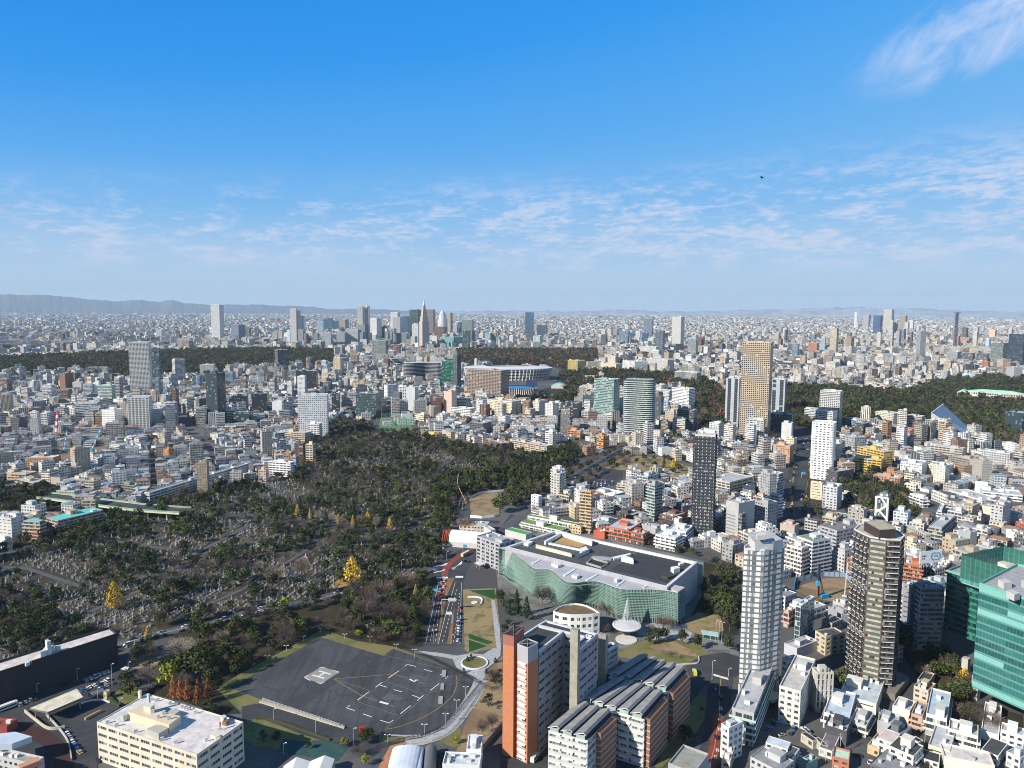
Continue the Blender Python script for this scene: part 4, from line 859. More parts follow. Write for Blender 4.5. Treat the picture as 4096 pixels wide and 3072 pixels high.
vault('tunnel_cover','narrow white vaulted road cover beside the wider one','tunnel cover','j',(1405,1490),(1370,1800),3,2.6,(.68,.72,.78),half=.4)
vault('tunnel_cover','dark ribbed barrel cover over the right road tunnel lane','tunnel cover','j',(1512,1490),(1490,1800),3,2.8,(.12,.12,.13),half=.8)
vault('sports_hall','white round-roofed hall at the far side of the houses below the stadium','hall','c',(140,1010),(330,1010),8,22,(.7,.72,.73),half=.35)
sheet('road',PG('j',1430,1495,1480,1495,1450,1800,1390,1800),.06,ASPH);sheet('road',PG('j',1545,1530,1740,1530,1740,1800,1540,1800),.05,plain('tunnel_dark',(.03,.03,.032),.9))
sheet('brick_ramp',PG('j',1160,1470,1290,1440,1300,1452,1215,1480,1110,1700,1040,1700,1090,1590),.08,plain('brick_paving',(.42,.19,.1),.9))
f,h=foot_3('j',(1818,1512),(1945,1515),(1960,1490),1680);vh=bldg('vent_tower','white ventilation tower with railings and tanks on top, at the bottom edge','vent tower',f,h,(.72,.74,.76),'plain',rc=(.55,.58,.62),units=2,big=True,short='white ventilation tower')
f,h=foot_3('j',(1610,1640),(1930,1655),(2095,1610),1800);bldg('vent_building','low white building with railed roof below the white ventilation tower','building',f,h,(.68,.7,.71),'plain',rc=(.5,.55,.58),units=6,big=False)
for k,(a,b)in enumerate((((245,1600),(350,1560)),((350,1560),(470,1590)),((470,1590),(590,1545)),((590,1545),(680,1580)))):
 P=[G('j',a[0],a[1]+30,5),G('j',b[0],b[1]+30,5),G('j',b[0]-20,b[1]+160,5),G('j',a[0]-20,a[1]+160,5)]
WT=MB();cc=G('j',460,1650)
for k in range(4):
 e=[(330,1562),(470,1590),(590,1548),(680,1578),(700,1572)];e=[(240,1640),(350,1563),(468,1600),(592,1548),(680,1580)]
 a,b=e[k],e[k+1];z=[5,7,5.5,7,5.5];A=G('j',*a,z=z[k]);B=G('j',*b,z=z[k+1]);A2=G('j',a[0]-60,a[1]+170,z=z[k]);B2=G('j',b[0]-60,b[1]+170,z=z[k+1]);L=[(p[0]-cc[0],p[1]-cc[1])for p in(A,B,B2,A2)]
 WT.poly([(*L[0],z[k]),(*L[1],z[k+1]),(*L[2],z[k+1]),(*L[3],z[k])][::-1],0,(.66,.67,.64));WT.wall(L[0],L[1],0,min(z[k],z[k+1]),0,(.6,.6,.58))
wt=empty('tent_hall',*cc);tag(wt,'white pleated tent roof at the bottom edge below the blue-green sheet','tent');WT.build('roof',[ATT],wt);fill_poly(PG('j',240,1600,700,1560,640,1800,180,1800))
f,h=foot_3('i',(-60,1560),(290,1640),(380,1560),1800);cr_=bldg('corner_building','white and grey building with a pale arched roof in the bottom left corner','building',f,h,(.45,.45,.44),'punch',rc=(.35,.33,.3),units=3)
part_box(cr_,'arched_roof','i',(-60,1370,130,1345,275,1385,100,1450,-60,1460),h+1,3,(.5,.56,.64))
part_box(cr_,'orange_roof','i',(155,1632,330,1557,350,1590,180,1659),h+.2,2.5,(.55,.26,.16))
f,h=foot_3('i',(-200,1310),(60,1320),(150,1240),1380);bldg('pavilion','low dark red roofed pavilion at the left edge','building',f,max(h,4),(.3,.07,.06),'plain',rc=(.25,.06,.05),units=2,big=False)
# towers with shapes of their own
def strips(root,L,h,nf,spec,wc,z0=0.0,balcony=None,bc=(.7,.7,.7),band=None):
 """walls edge by edge: spec[i] = (style, glass, bay, wall colour)"""
 w=MB();n=len(L);fh=(h-z0)/nf;rows={}
 for i in range(n):
  st,gl,bay,cw=spec[i%len(spec)];a,b=L[i],L[(i+1)%n];Ln=math.hypot(b[0]-a[0],b[1]-a[1]);pm=[MB()for _ in range(nf)]
  if st=='plain':w.wall(a,b,z0,h,0,cw or wc);continue
  fx,y0,y1,rec=DETAIL[st];facade(w,pm,a,b,z0,fh,nf,max(1,round(Ln/bay)),fx,y0,y1,rec,cw or wc)
  for k in range(nf):rows.setdefault((gl.name,k),(gl,[]))[1].append(pm[k])
 w.build('wall',[ATT],root)
 for(gn,k),(gl,ms)in rows.items():
  m=MB()
  for q in ms:
   off=len(m.v);m.v+=q.v;m.f+=[tuple(j+off for j in f)for f in q.f];m.uv+=q.uv;m.m+=q.m;m.c+=q.c
  m.build('window_row',[gl],root)
 if balcony:
  for k in range(1,nf):
   z=z0+k*fh;b=MB()
   for i in balcony:
    p,q=Vector(L[i]),Vector(L[(i+1)%n]);d=(q-p).normalized();nn=Vector((d.y,-d.x));p,q=p+d*.6,q-d*.6;e=nn*1.3
    b.poly([(p.x+e.x,p.y+e.y,z-.15),(q.x+e.x,q.y+e.y,z-.15),(q.x+e.x,q.y+e.y,z+.25),(p.x+e.x,p.y+e.y,z+.25)],0,bc);b.poly([(p.x,p.y,z+.25),(p.x+e.x,p.y+e.y,z+.25),(q.x+e.x,q.y+e.y,z+.25),(q.x,q.y,z+.25)],0,shade(bc,.9))
    b.poly([(p.x+e.x,p.y+e.y,z+.25),(q.x+e.x,q.y+e.y,z+.25),(q.x+e.x,q.y+e.y,z+1.2),(p.x+e.x,p.y+e.y,z+1.2)],0,band or shade(bc,.15))
   b.build('balcony',[ATT],root)
def brown_tower():
 _,_,H=base_under('h',1020,780,2099);P=roofpoly('h',H,742,690,775,708,812,727,846,743,880,758,1022,780,1148,786,1184,748,1120,700,1000,650,860,640,780,655);P=ccw(P);c=cen(P);print('brown tower',H)
 k0=min(range(len(P)),key=lambda k:abs(proj(*P[k],H)[0]-px('h',742,690)[0])+abs(proj(*P[k],H)[1]-px('h',742,690)[1]));P=P[k0:]+P[:k0];L=local(P,c)
 root=empty('apartment_tower',*c);tag(root,'tall round-fronted brown tower with thin white balcony lines and a pale glass centre','tower');LAND.append(('round brown tower',*c));fill_poly(P,1,8)
 br=(.1,.075,.06);dk=glassmat('dark_flat_glass',(.03,.035,.04),.2,.5,.25,cc=(.25,.25,.25),mull=(.2,0,(.07,.055,.045)));pg=glassmat('pale_green_glass',(.33,.44,.38),.1,.25,.12,cc=(.04,.045,.04),mull=(.06,.0,(.3,.34,.3)))
 S=[('balc',dk,5,br)]*4+[('ribbon',pg,7,(.14,.105,.08))]+[('balc',dk,5,br)]+[('balc',dk,5,(.05,.045,.045))]+[('balc',dk,5,br)]*5
 strips(root,L,H,29,S,br,balcony=[0,1,2,3,5],bc=(.62,.62,.6));roof_mesh(L,H,(.55,.56,.56),(.46,.42,.34),.8,.7).build('roof',[ATT,ROOF],root)
 part_box(root,'penthouse','h',(832,616,965,690,1102,682,1085,655,970,606),H+.1,5.5,(.055,.045,.042),top=(.4,.35,.26))
 part_box(root,'podium','h',(700,1900,960,2080,1100,2110,1220,1960,900,1800),0,4,(.2,.18,.16))
brown_tower()
def striped_tower():
 x,y,H=base_under('g',2182,872,2164);P=roofpoly('g',H,2003,864,2007,843,2028,828,2252,790,2357,842,2184,877);P=ccw(P);c=cen(P);print('striped',H)
 root=empty('apartment_tower',*c);tag(root,'tall tower of grey and white stripes with a rounded corner, next to the road bend','tower');LAND.append(('grey striped tower',*c));fill_poly(P,1,6);L=local(P,c)
 gl=glassmat('striped_glass',(.2,.28,.28),.1,.5,.25,cc=(.42,.5,.47),mull=(.08,.0,(.4,.42,.42)));dk=glassmat('dark_flat_glass',(.03,.035,.04))
 DETAIL['stripe']=(.96,.3,.92,.2);S=[('stripe',gl,6,(.17,.17,.18))]*len(L);strips(root,L,H,26,S,(.17,.17,.18),z0=9)
 for k in range(26):
  z=9+(H-9)/26*(k+.28);m=MB();fh=(H-9)/26;n=len(L);O=inset(L,-.06)
  for i in range(n):
   p,q=Vector(O[i]),Vector(O[(i+1)%n]);d=q-p
   for t0,t1 in((.02,.2),(.33,.42),(.62,.84))if d.length>9 else((.1,.5),):
    a,b=p+d*t0,p+d*t1;m.wall((a.x,a.y),(b.x,b.y),z,z+fh*.68,0,(.66,.66,.67))
  m.build('white_panel',[ATT],root)
 for p in inset(L,.6):m=MB();m.bar((*p,0),(*p,9),.8,0,(.5,.5,.5),8);m.build('column',[ATT],root)
 roof_mesh(L,H,(.55,.56,.58),(.3,.25,.2),1.2,.5).build('roof',[ATT,ROOF],root)
 part_box(root,'penthouse','g',(2040,735,2100,800,2260,790,2340,770,2230,700,2060,705),H+.1,5,(.5,.51,.53),top=(.42,.42,.42))
 part_box(root,'rooftop_unit','g',(2110,718,2120,740,2200,735,2190,712),H+7.2,2.5,(.6,.57,.5))
 f=roofpoly('l',5,-60,1060,40,1080,90,1060,100,1010,20,990,-60,1000);P=ccw(f);m=MB();m.prism(P,3.5,5.2,0,(.35,.5,.47));o=m.build('round_canopy',[ATT]);tag(o,'curved mint glass canopy at the foot of the grey striped tower','canopy')
striped_tower()
def green_glass():
 gg=glassmat('green_curtain_glass',(.03,.15,.14),.05,.45,.34,cc=(.2,.46,.42),mull=(.06,.22,(.09,.25,.23)),spec=1.0,grp=9);g2=glassmat('dark_green_glass',(.012,.075,.06),.05,.6,.05,cc=(.05,.2,.16),mull=(.07,.3,(.02,.17,.13)),spec=1.0)
 _,_,H2=base_under('h',1826,1168,2254);P2=ccw(roofpoly('h',H2,1826,1168,2420,1362,2800,1150,2150,1000));_,_,H1=base_under('h',1548,1052,1700);print('green',H1,H2)
 c=cen(P2);root=empty('office_tower',*c);tag(root,'large green glass office with bright mint panels at the right edge','tower');LAND.append(('green glass office',*c));fill_poly(P2,1,8)
 def blk(P,z0,H,gl,nm,cols=True):
  L=local(ccw(P),c);m=MB();nf=round((H-z0)/4.1)
  for i in range(len(L)):
   a,b=L[i],L[(i+1)%len(L)];m.wall(a,b,z0,H,0,(.5,)*3,round(math.hypot(b[0]-a[0],b[1]-a[1])/1.7),nf)
  m.poly([(*p,z0)for p in reversed(L)],0,(.1,)*3);m.build(nm,[gl],root)
  for k in range(1,nf):m=MB();z=z0+(H-z0)*k/nf;O=inset(L,-.15);[m.wall(O[i],O[(i+1)%len(O)],z-.18,z+.12,0,(.08,.22,.2))for i in range(len(O))];m.build('floor_band',[ATT],root)
  roof_mesh(L,H,(.16,.4,.34),(.34,.34,.34),1.5,.5).build('roof',[ATT,ROOF],root);return L
 L2=blk(P2,14,H2,gg,'glass_wall');P1=ccw(roofpoly('h',H1,1548,1052,1822,1140,2250,1010,1950,900));blk(P1,12,H1,g2,'glass_wall');fill_poly(P1,1,6)
 P3=roofpoly('h',H1+16,1672,905,2350,1110,2700,1000,2040,830);L3=local(ccw(P3),c);m=MB()
 for i in range(4):a,b=L3[i],L3[(i+1)%4];m.wall(a,b,H1-2,H1+16,0,(.5,)*3,round(math.hypot(b[0]-a[0],b[1]-a[1])/3),1);m.wall(b,a,H1+1,H1+16,0,(.5,)*3,round(math.hypot(b[0]-a[0],b[1]-a[1])/3),4)
 m.build('roof_screen',[glassmat('screen_glass',(.07,.27,.23),.1,.15,0,mull=(.1,.04,(.22,.42,.38)))],root);m=MB();m.poly([(*p,H1+2)for p in inset(L3,.5)],0,(.4,.4,.38));m.build('plant_deck',[ATT],root)
 for uv in((1780,915,1900,910,1940,940,1820,945),(1945,950,2060,945,2180,985,2060,995),(2050,1000,2200,995,2300,1040,2150,1050)):part_box(root,'cooling_tower','h',uv,H1+2.1,4,(.55,.53,.47))
 part_box(root,'base_wall','h',(1846,1200,2400,1380,2780,1170,2160,1030),0,13.9,(.1,.13,.13),mats=[CURT,ATT]);
 for uv in((2060,1215,2110,1205,2180,1235,2130,1250),(2190,1120,2330,1110,2400,1170,2260,1180),(1990,1120,2050,1110,2110,1140,2040,1150)):part_box(root,'roof_plant','h',uv,H2+.1,3.5,(.5,.5,.48))
 for uv in((1790,2150),(1700,1990)):x,y=G('h',*uv);m=MB();m.box(x-c[0],y-c[1],0,3.5,3.5,14.2,.6,0,(.42,.41,.37));m.build('stone_pier',[ATT],root)
green_glass()
def rounded(name,label,short,r,u0,u1,vt,vb,wc,sty,rad=.35,D=1.0,**k):
 """tower of a rounded plan facing the camera"""
 x,y,h=base_under(r,(u0+u1)/2,vt,vb);w=(u1-u0)*1024/2212/FP*math.hypot(math.hypot(x,y),0);az=math.atan2(x,y);d=w*D;P=[]
 for cx,cy,a0 in((1,-1,-90),(1,1,0),(-1,1,90),(-1,-1,180)):
  R=min(w,d)*rad;ox,oy=cx*(w/2-R),cy*(d/2-R)
  for i in range(5):a=math.radians(a0+i*22.5);P.append((ox+R*math.cos(a),oy+R*math.sin(a)))
 t=-az+math.radians(-8);ca,sa=math.cos(t),math.sin(t);y2=d/2;X,Y=x+math.sin(az)*y2,y+math.cos(az)*y2
 return bldg(name,label,'tower',[(X+a*ca-b*sa,Y+a*sa+b*ca)for a,b in P],h,wc,sty,short=short,**k)
rounded('apartment_tower','rounded tower ringed by pale green balconies at the tree-lined road','rounded balcony tower','c',980,1228,800,1285,(.1,.12,.12),'balc',.3,.6,detail=True,bcol=(.52,.6,.57),rc=(.4,.44,.44),balc=2.2,fh=3.6)
rounded('apartment_tower','pure white slim tower beside the avenue','pure white tower','d',400,572,1175,1662,(.8,.8,.79),'punch',.2,.8,detail=True,bay=4.4,rc=(.6,.6,.6))
x,y,h=base_under('b',1435,650,838);w=320*1024/2212/FP*math.hypot(x,y);az=math.atan2(x,y);P=[]
for i in range(13):t=i/12;P.append((w*(t-.5),-10*math.sin(t*math.pi*2+.6)+(6 if i in(0,12)else 0)))
P+=[(w*.5,40),(-w*.5,40)];ca,sa=math.cos(-az),math.sin(-az);fw=[(x+a*ca-b*sa,y+a*sa+b*ca)for a,b in P]
wv=empty('office_building',x,y);tag(wv,'wide wavy black office with thin white floor lines','building');LAND.append(('wavy black office',x,y));fill_poly(fw,1,5);Lw=local(ccw(fw),(x,y));m=MB()
for i in range(len(Lw)):m.wall(Lw[i],Lw[(i+1)%len(Lw)],0,h,0,(.03,.034,.042),8,16)
m.build('wall',[ATT],wv);m=MB();m.poly([(*p,h+.01)for p in Lw],0,(.5,.52,.54));m.build('roof',[ATT],wv)
for k in range(1,17):
 z=h*k/16;m=MB()
 for i in range(12):a,b=P[i],P[i+1];f=lambda p,e:((p[0])*ca-(p[1]-e)*sa,(p[0])*sa+(p[1]-e)*ca);A,B=f(a,1.5),f(b,1.5);m.poly([(*A,z-.7),(*B,z-.7),(*B,z),(*A,z)],0,(.55,.57,.6));m.poly([(*A,z),(*B,z),(*f(b,0),z),(*f(a,0),z)],0,(.5,.5,.52))
 m.build('floor_band',[ATT],wv)
def at_dist(r,u,v,vb_r,vb):
 x,y,_=base_under(r,u,v,vb);return x,y,math.hypot(x,y)
def tiered(name,label,r,u,tiers,vb,col,short=None,spire=None,mast=(.55,.1,.08),style=VERT):
 x,y,D=at_dist(r,u,tiers[0][1],r,vb);root=empty(name,x,y);tag(root,label,'tower');az=math.atan2(x,y);z0=0;fill_poly(rect(x,y,60,60),1)
 for wpx,v in tiers:
  z=base_height(r,u,v,x,y);w=wpx*1024/2212/FP*D*.78;m=MB();m.prism(rect(0,0,w,w,-az+.45),z0,z,0,col,bay=3,fh=4);m.build('tier',[style],root);z0=z
 if spire:
  z=base_height(r,u,spire,x,y);m=MB();n=6
  for k in range(n):a=z0+(z-z0)*k/n;b=z0+(z-z0)*(k+1)/n;m.bar((0,0,a),(0,0,b),5.5*(1-k/n)+1,0,(.66,.64,.62)if k<3 or k%2 else mast,6,5.5*(1-(k+1)/n)+1)
  m.build('mast',[ATT],root)
 if short:LAND.append((short,x,y))
 return root
tiered('spire_tower','pinkish stepped tower tapering to a red and white mast','b',1452,((80,292),(66,250),(50,212),(38,185),(26,155)),528,(.52,.42,.37),'spire tower',98,style=SL)
tiered('chimney_tower','tall thin white chimney on the right horizon','d',761,((17,212),),352,(.76,.76,.75),'white chimney',style=ATT)
o=tiered('shrine_top','red and white mast tower head over the city hall','b',962,((8,165),),487,(.4,.4,.4),None,138)
x,y,D=at_dist('d',1635,205,'d',556);mz=lambda v:base_height('d',1635,v,x,y);root=empty('lattice_mast',x,y);tag(root,'dark lattice communication mast with stacked ring platforms','mast');LAND.append(('dark lattice mast',x,y));fill_poly(rect(x,y,50,50),1);k_=D*1024/2212/FP
m=MB();zt=mz(215)
for i in range(4):
 a=math.pi/4+i*math.pi/2;b=a+math.pi/2;m.bar((11*k_*math.cos(a),11*k_*math.sin(a),0),(7*k_*math.cos(a),7*k_*math.sin(a),zt),1.6,0,(.1,.12,.17))
 for j in range(18):
  z0,z1=zt*j/18,zt*(j+1)/18;r0,r1=(11-4*j/18)*k_,(11-4*(j+1)/18)*k_;m.bar((r0*math.cos(a),r0*math.sin(a),z0),(r1*math.cos(b),r1*math.sin(b),z1),.9,0,(.12,.14,.19),3);m.bar((r0*math.cos(b),r0*math.sin(b),z0),(r1*math.cos(a),r1*math.sin(a),z1),.9,0,(.12,.14,.19),3)
m.bar((0,0,0),(0,0,zt),4,0,(.1,.12,.16),6);m.build('lattice',[ATT],root)
for v,wd in((215,22),(225,14),(236,18),(252,14),(268,17),(285,13),(305,14),(330,13),(360,14),(400,13),(450,14)):
 m=MB();z=mz(v);R=wd*k_;m.prism([(R*math.cos(a),R*math.sin(a))for a in[2*math.pi*i/12 for i in range(12)]],z-2,z+1.5,0,(.13,.15,.2),bottom=True);m.build('platform',[ATT],root)
m=MB();m.bar((0,0,zt),(0,0,mz(200)),1.5,0,(.3,.3,.35));m.build('aerial',[ATT],root)
x,y,D=at_dist('b',1611,205,'b',425);z1=base_height('b',1611,203,x,y);root=empty('oval_tower',x,y);tag(root,'oval white tower wrapped in a dark criss-cross pattern','tower');LAND.append(('oval patterned tower',x,y));fill_poly(rect(x,y,70,70),1);m=MB();R0=39*1024/2212/FP*D;n,nz=20,16
for j in range(nz):
 for i in range(n):
  q=[]
  for a,b in((i,j),(i+1,j),(i+1,j+1),(i,j+1)):
   t=b/nz;R=R0*(1-max(0,(t-.45)/.55)**2.2*.72)*(.82+.18*math.sin(min(1,t*1.6)*math.pi/2));th=2*math.pi*(a+.5*b)/n;q.append((R*math.cos(th),R*math.sin(th),z1*t))
  m.poly(q,0,(.72,.73,.74)if(i*2+j)%3 else(.14,.16,.2))
m.poly([(R0*.3*math.cos(2*math.pi*i/n),R0*.3*math.sin(2*math.pi*i/n),z1)for i in range(n)],0,(.3,.3,.32));m.build('shell',[ATT],root)
for k in range(2):m=MB();m.prism([(R0*(.7-.2*k)*math.cos(2*math.pi*i/10),R0*(.7-.2*k)*math.sin(2*math.pi*i/10))for i in range(10)],z1-30+k*10,z1-22+k*10,0,(.5,.5,.52));m.build('collar',[ATT],root)
def stadium(r,uc,vfront,halfw,hz,label,name,roofc,wallc,depth=.8,hole=.5,seats=(.3,.3,.3)):
 x,y=G(r,uc,vfront);D=math.hypot(x,y);rx=halfw*1024/2212/FP*D;ry=rx*depth;az=math.atan2(x,y);cx,cy=x+math.sin(az)*ry,y+math.cos(az)*ry;root=empty(name,cx,cy,0,-az);tag(root,label,'stadium')
 n=72;ring=lambda s:[(rx*s*math.cos(2*math.pi*i/n),ry*s*math.sin(2*math.pi*i/n))for i in range(n)];fill_poly([(cx+a*math.cos(az)+b*math.sin(az),cy-a*math.sin(az)+b*math.cos(az))for a,b in ring(1.05)],1)
 O,I_,Wl=ring(1.0),ring(hole),ring(.93);m=MB();w=MB();s=MB();col=MB()
 for i in range(n):
  j=(i+1)%n;m.poly([(*O[i],hz*.9),(*O[j],hz*.9),(*I_[j],hz),(*I_[i],hz)],0,roofc);m.poly([(*O[i],hz*.86),(*O[j],hz*.86),(*O[j],hz*.9),(*O[i],hz*.9)],0,shade(roofc,.8))
  for k in range(4):a,b=k*hz*.22,(k+.55)*hz*.22;f=1+.012*k;w.poly([(Wl[i][0]*f,Wl[i][1]*f,a+2),(Wl[j][0]*f,Wl[j][1]*f,a+2),(Wl[j][0]*f,Wl[j][1]*f,b+2),(Wl[i][0]*f,Wl[i][1]*f,b+2)],0,wallc)
  w.poly([(Wl[i][0]*.96,Wl[i][1]*.96,0),(Wl[j][0]*.96,Wl[j][1]*.96,0),(Wl[j][0]*.96,Wl[j][1]*.96,hz*.86),(Wl[i][0]*.96,Wl[i][1]*.96,hz*.86)],0,(.12,.12,.12))
  s.poly([(*I_[i],hz-2),(*I_[j],hz-2),(I_[j][0]*.5,I_[j][1]*.5,2),(I_[i][0]*.5,I_[i][1]*.5,2)],0,seats);col.bar((Wl[i][0]*1.0,Wl[i][1]*1.0,0),(*O[i],hz*.88),1.0,0,(.6,.6,.6),3)
 s.poly([(I_[i][0]*.5,I_[i][1]*.5,2)for i in range(n)],0,(.1,.2,.08));m.build('roof',[ATT],root);w.build('wall',[ATT],root);s.build('seating',[ATT],root);col.build('outer_columns',[ATT],root);return root
stadium('c',5-40,812,398,42,'great oval stadium with a pale ring roof above dark tiers','stadium',(.6,.62,.64),(.42,.4,.37),.62,.52)
stadium('c',20,930,225,20,'smaller baseball ground with bright blue stands in front of the oval stadium','baseball_ground',(.03,.18,.45),(.3,.2,.17),.42,.8,seats=(.03,.2,.5))
LAND.append(('oval stadium',*G('c',5,780)))
x,y=G('c',170,905);m=MB();az=math.atan2(x,y);b_=empty('scoreboard',x,y,0,-az);tag(b_,'dark scoreboard with red and yellow signs at the baseball ground','scoreboard');m.box(0,0,12,30,3,22,0,0,(.04,.06,.12));m.build('board',[ATT],b_)
for k,cc_ in((-9,(.6,.08,.05)),(9,(.6,.45,.05))):m=MB();m.box(k,-1.8,8,11,.4,5,0,0,cc_);m.build('sign',[ATT],b_)
for k in(-10,10):m=MB();m.bar((k,0,0),(k,0,12),1,0,(.3,.3,.3));m.build('leg',[ATT],b_)
def on_ground(r,u,v):x,y=G(r,u,v);return x,y,math.hypot(x,y)
x,y,D=on_ground('c',412,870);az=math.atan2(x,y);w=145*1024/2212/FP*D;root=empty('pool_hall',x,y,0,-az);tag(root,'low hall with a bright turquoise arched roof by the sports grounds','hall');m=MB();n=8
for i in range(n):
 t0,t1=i/n,(i+1)/n;z=lambda t:5+9*math.sin(t*math.pi);m.poly([(w*(t0-.5),-10,z(t0)),(w*(t1-.5),-10,z(t1)),(w*(t1-.5),28,z(t1)),(w*(t0-.5),28,z(t0))],0,(.12,.5,.6));m.poly([(w*(t0-.5),-10,0),(w*(t1-.5),-10,0),(w*(t1-.5),-10,z(t1)),(w*(t0-.5),-10,z(t0))],0,(.55,.56,.55))
m.build('roof',[ATT],root);fill_poly(rect(x,y+10,w,40,-az),1)
x,y,D=on_ground('c',720,808);az=math.atan2(x,y);k_=1024/2212/FP*D;root=empty('domed_gallery',x,y,0,-az);tag(root,'beige memorial gallery with a central dome among trees','gallery');m=MB()
m.box(0,15,0,190*k_,28,16,0,0,(.5,.43,.32),mt=1,ct=(.42,.38,.3));m.build('wing',[ATT,ROOF],root);m=MB();m.box(48*k_,12,0,44*k_,38,24,0,0,(.5,.43,.32));m.build('centre_block',[ATT],root);m=MB()
for j in range(5):
 for i in range(16):a0,a1=2*math.pi*i/16,2*math.pi*(i+1)/16;p0,p1=math.pi/2*j/5,math.pi/2*(j+1)/5;R=17*k_;m.poly([(48*k_+R*math.cos(p0)*math.cos(a0),12+R*math.cos(p0)*math.sin(a0),24+R*math.sin(p0)),(48*k_+R*math.cos(p0)*math.cos(a1),12+R*math.cos(p0)*math.sin(a1),24+R*math.sin(p0)),(48*k_+R*math.cos(p1)*math.cos(a1),12+R*math.cos(p1)*math.sin(a1),24+R*math.sin(p1)),(48*k_+R*math.cos(p1)*math.cos(a0),12+R*math.cos(p1)*math.sin(a0),24+R*math.sin(p1))],0,(.36,.28,.24))
m.build('dome',[ATT],root);fill_poly(rect(x,y+15,200*k_,50,-az),1)
x,y,D=on_ground('d',1960,975);az=math.atan2(x,y);k_=1024/2212/FP*D;root=empty('palace',x,y,0,-az-.12);tag(root,'long pale stone palace with a mint-green copper roof in the dark park','palace');fill_poly(rect(x,y+15,520*k_,60,-az),1)
for nm,X,Wd,Dp,hh in(('centre_block',0,360*k_,30,19),('wing',-205*k_,60*k_,44,16),('wing',205*k_,60*k_,44,16)):
 m=MB();m.box(X,14,0,Wd,Dp,hh,0,0,(.62,.56,.45),bay=5,fh=8);m.build(nm,[PUNCH],root)
 V,gg=hips(np.array([X]),np.array([14.]),np.array([float(hh)]),np.array([Wd]),np.array([float(Dp)]),np.array([6.]),np.array([0.]),np.array([(.36,.6,.5)]));m=MB()
 for F,_,cc_,_m in gg:
  for f in F:m.poly([tuple(V[j])for j in f],0,(.33,.58,.47))
 m.build('copper_roof',[ROOF],root)
Z_=1.0;A=G('d',1400,1262);B=G('d',1690,1332);Cc=G('d',1800,1300);Dd=G('d',1500,1215);c=cen([A,B,Cc,Dd]);root=empty('headquarters',*c);tag(root,'wedge-shaped headquarters with a sloping dark glass roof by the forest','building');LAND.append(('sloped glass headquarters',*c));fill_poly([A,B,Cc,Dd],1,10)
L=local([A,B,Cc,Dd],c);m=MB();hs=[38,12,6,46];tp=[(*L[i],hs[i])for i in range(4)];m.poly(tp[:4],0,(.06,.07,.08),[(0,0),(20,0),(20,8),(0,8)]);m.build('sloped_glass_roof',[glassmat('dark_roof_glass',(.07,.085,.1),.15,.2,0,mull=(.08,.1,(.2,.22,.24)))],root);m=MB()
for i in range(4):j=(i+1)%4;m.poly([(*L[i],0),(*L[j],0),tp[j],tp[i]],0,(.4,.41,.4))
m.build('wall',[ATT],root);m=MB();m.bar(tp[0],tp[3],1.2,0,(.5,.52,.53));m.bar(tp[0],tp[1],.8,0,(.45,.46,.47));m.build('roof_edge',[ATT],root)
def text_mesh(s,size,mat,name,parent,mtx,ext=.04):
 cu=bpy.data.curves.new(name,'FONT');cu.body=s;cu.size=size;cu.extrude=ext;cu.align_x='CENTER';cu.align_y='CENTER';o=bpy.data.objects.new('t',cu);COL.objects.link(o)
 dg=bpy.context.evaluated_depsgraph_get();me=bpy.data.meshes.new_from_object(o.evaluated_get(dg));bpy.data.objects.remove(o);me.materials.clear();me.materials.append(mat);ob=bpy.data.objects.new(name,me);COL.objects.link(ob);ob.parent=parent;ob.matrix_local=mtx;return ob
f,h=foot_3('h',(1175,985),(1330,1010),(1498,975),1240)
zb=h+3.5;A=Vector(G('h',1311,985,zb));B=Vector(G('h',1499,964,zb));W_=(B-A).length;d=(B-A).normalized();th=math.atan2(d.y,d.x);hz_=base_height('h',1311,880,A.x,A.y)-zb;c=(A+B)/2
bb=empty('billboard',c.x,c.y,zb,th);tag(bb,'big white rooftop billboard with a blue ring, on the red-brick flats','billboard');m=MB();m.box(0,.3,0,W_,.6,hz_,0,0,(.68,.7,.74),bottom=True);m.build('board',[ATT],bb)
R=hz_*.3;ring=MB();n=40
def ringp(a,s):r=R*(1+.55*abs(math.cos(a))**1.5)*s;return(W_*.22+r*math.cos(a),r*.98*math.sin(a)*(1 if abs(math.cos(a))>.25 else.93)+hz_*.5)
for i in range(n):a0,a1=2*math.pi*i/n,2*math.pi*(i+1)/n;q=[ringp(a0,.8),ringp(a1,.8),ringp(a1,1.12),ringp(a0,1.12)];ring.poly([(x_,-.08,z_)for x_,z_ in q],0,(.06,.36,.55))
ring.build('blue_ring',[ATT],bb);ink=plain('sign_ink',(.12,.13,.17),.7)
RX=Matrix.Rotation(math.pi/2,4,'X')
for s,sx,sz,X,Zp in(('TOSEI',hz_*.17,1,W_*.22,hz_*.53),('都市に、',hz_*.16,1,-W_*.28,hz_*.6),('心を。',hz_*.16,1,-W_*.31,hz_*.4)):
 text_mesh(s,sx,ink,'lettering',bb,Matrix.Translation((X,-.1,Zp))@RX)
m=MB()
for k in range(7):
 X=W_*(k/6-.5)*.96;m.bar((X,.3,-3.4),(X,.3,0),.12,0,(.6,.62,.64));
 if k<6:m.bar((X,.3,-3.4),(X+W_/6,.3,0),.1,0,(.6,.62,.64))
m.build('support_frame',[ATT],bb)
x,y=G('h',432,1290);D=math.hypot(x,y);root=empty('drilling_rig',x,y);tag(root,'blue drilling rig with a tall black mast on the building site','drilling rig');zt=base_height('h',440,990,x,y);m=MB();m.bar((0,0,0),(0,0,zt),.9,0,(.03,.03,.035),4);m.build('mast',[ATT],root)
for s_ in(5,6.5):m=MB();m.bar((0,0,zt*.75),(s_,3,1),.25,0,(.03,.03,.04));m.build('stay',[ATT],root)
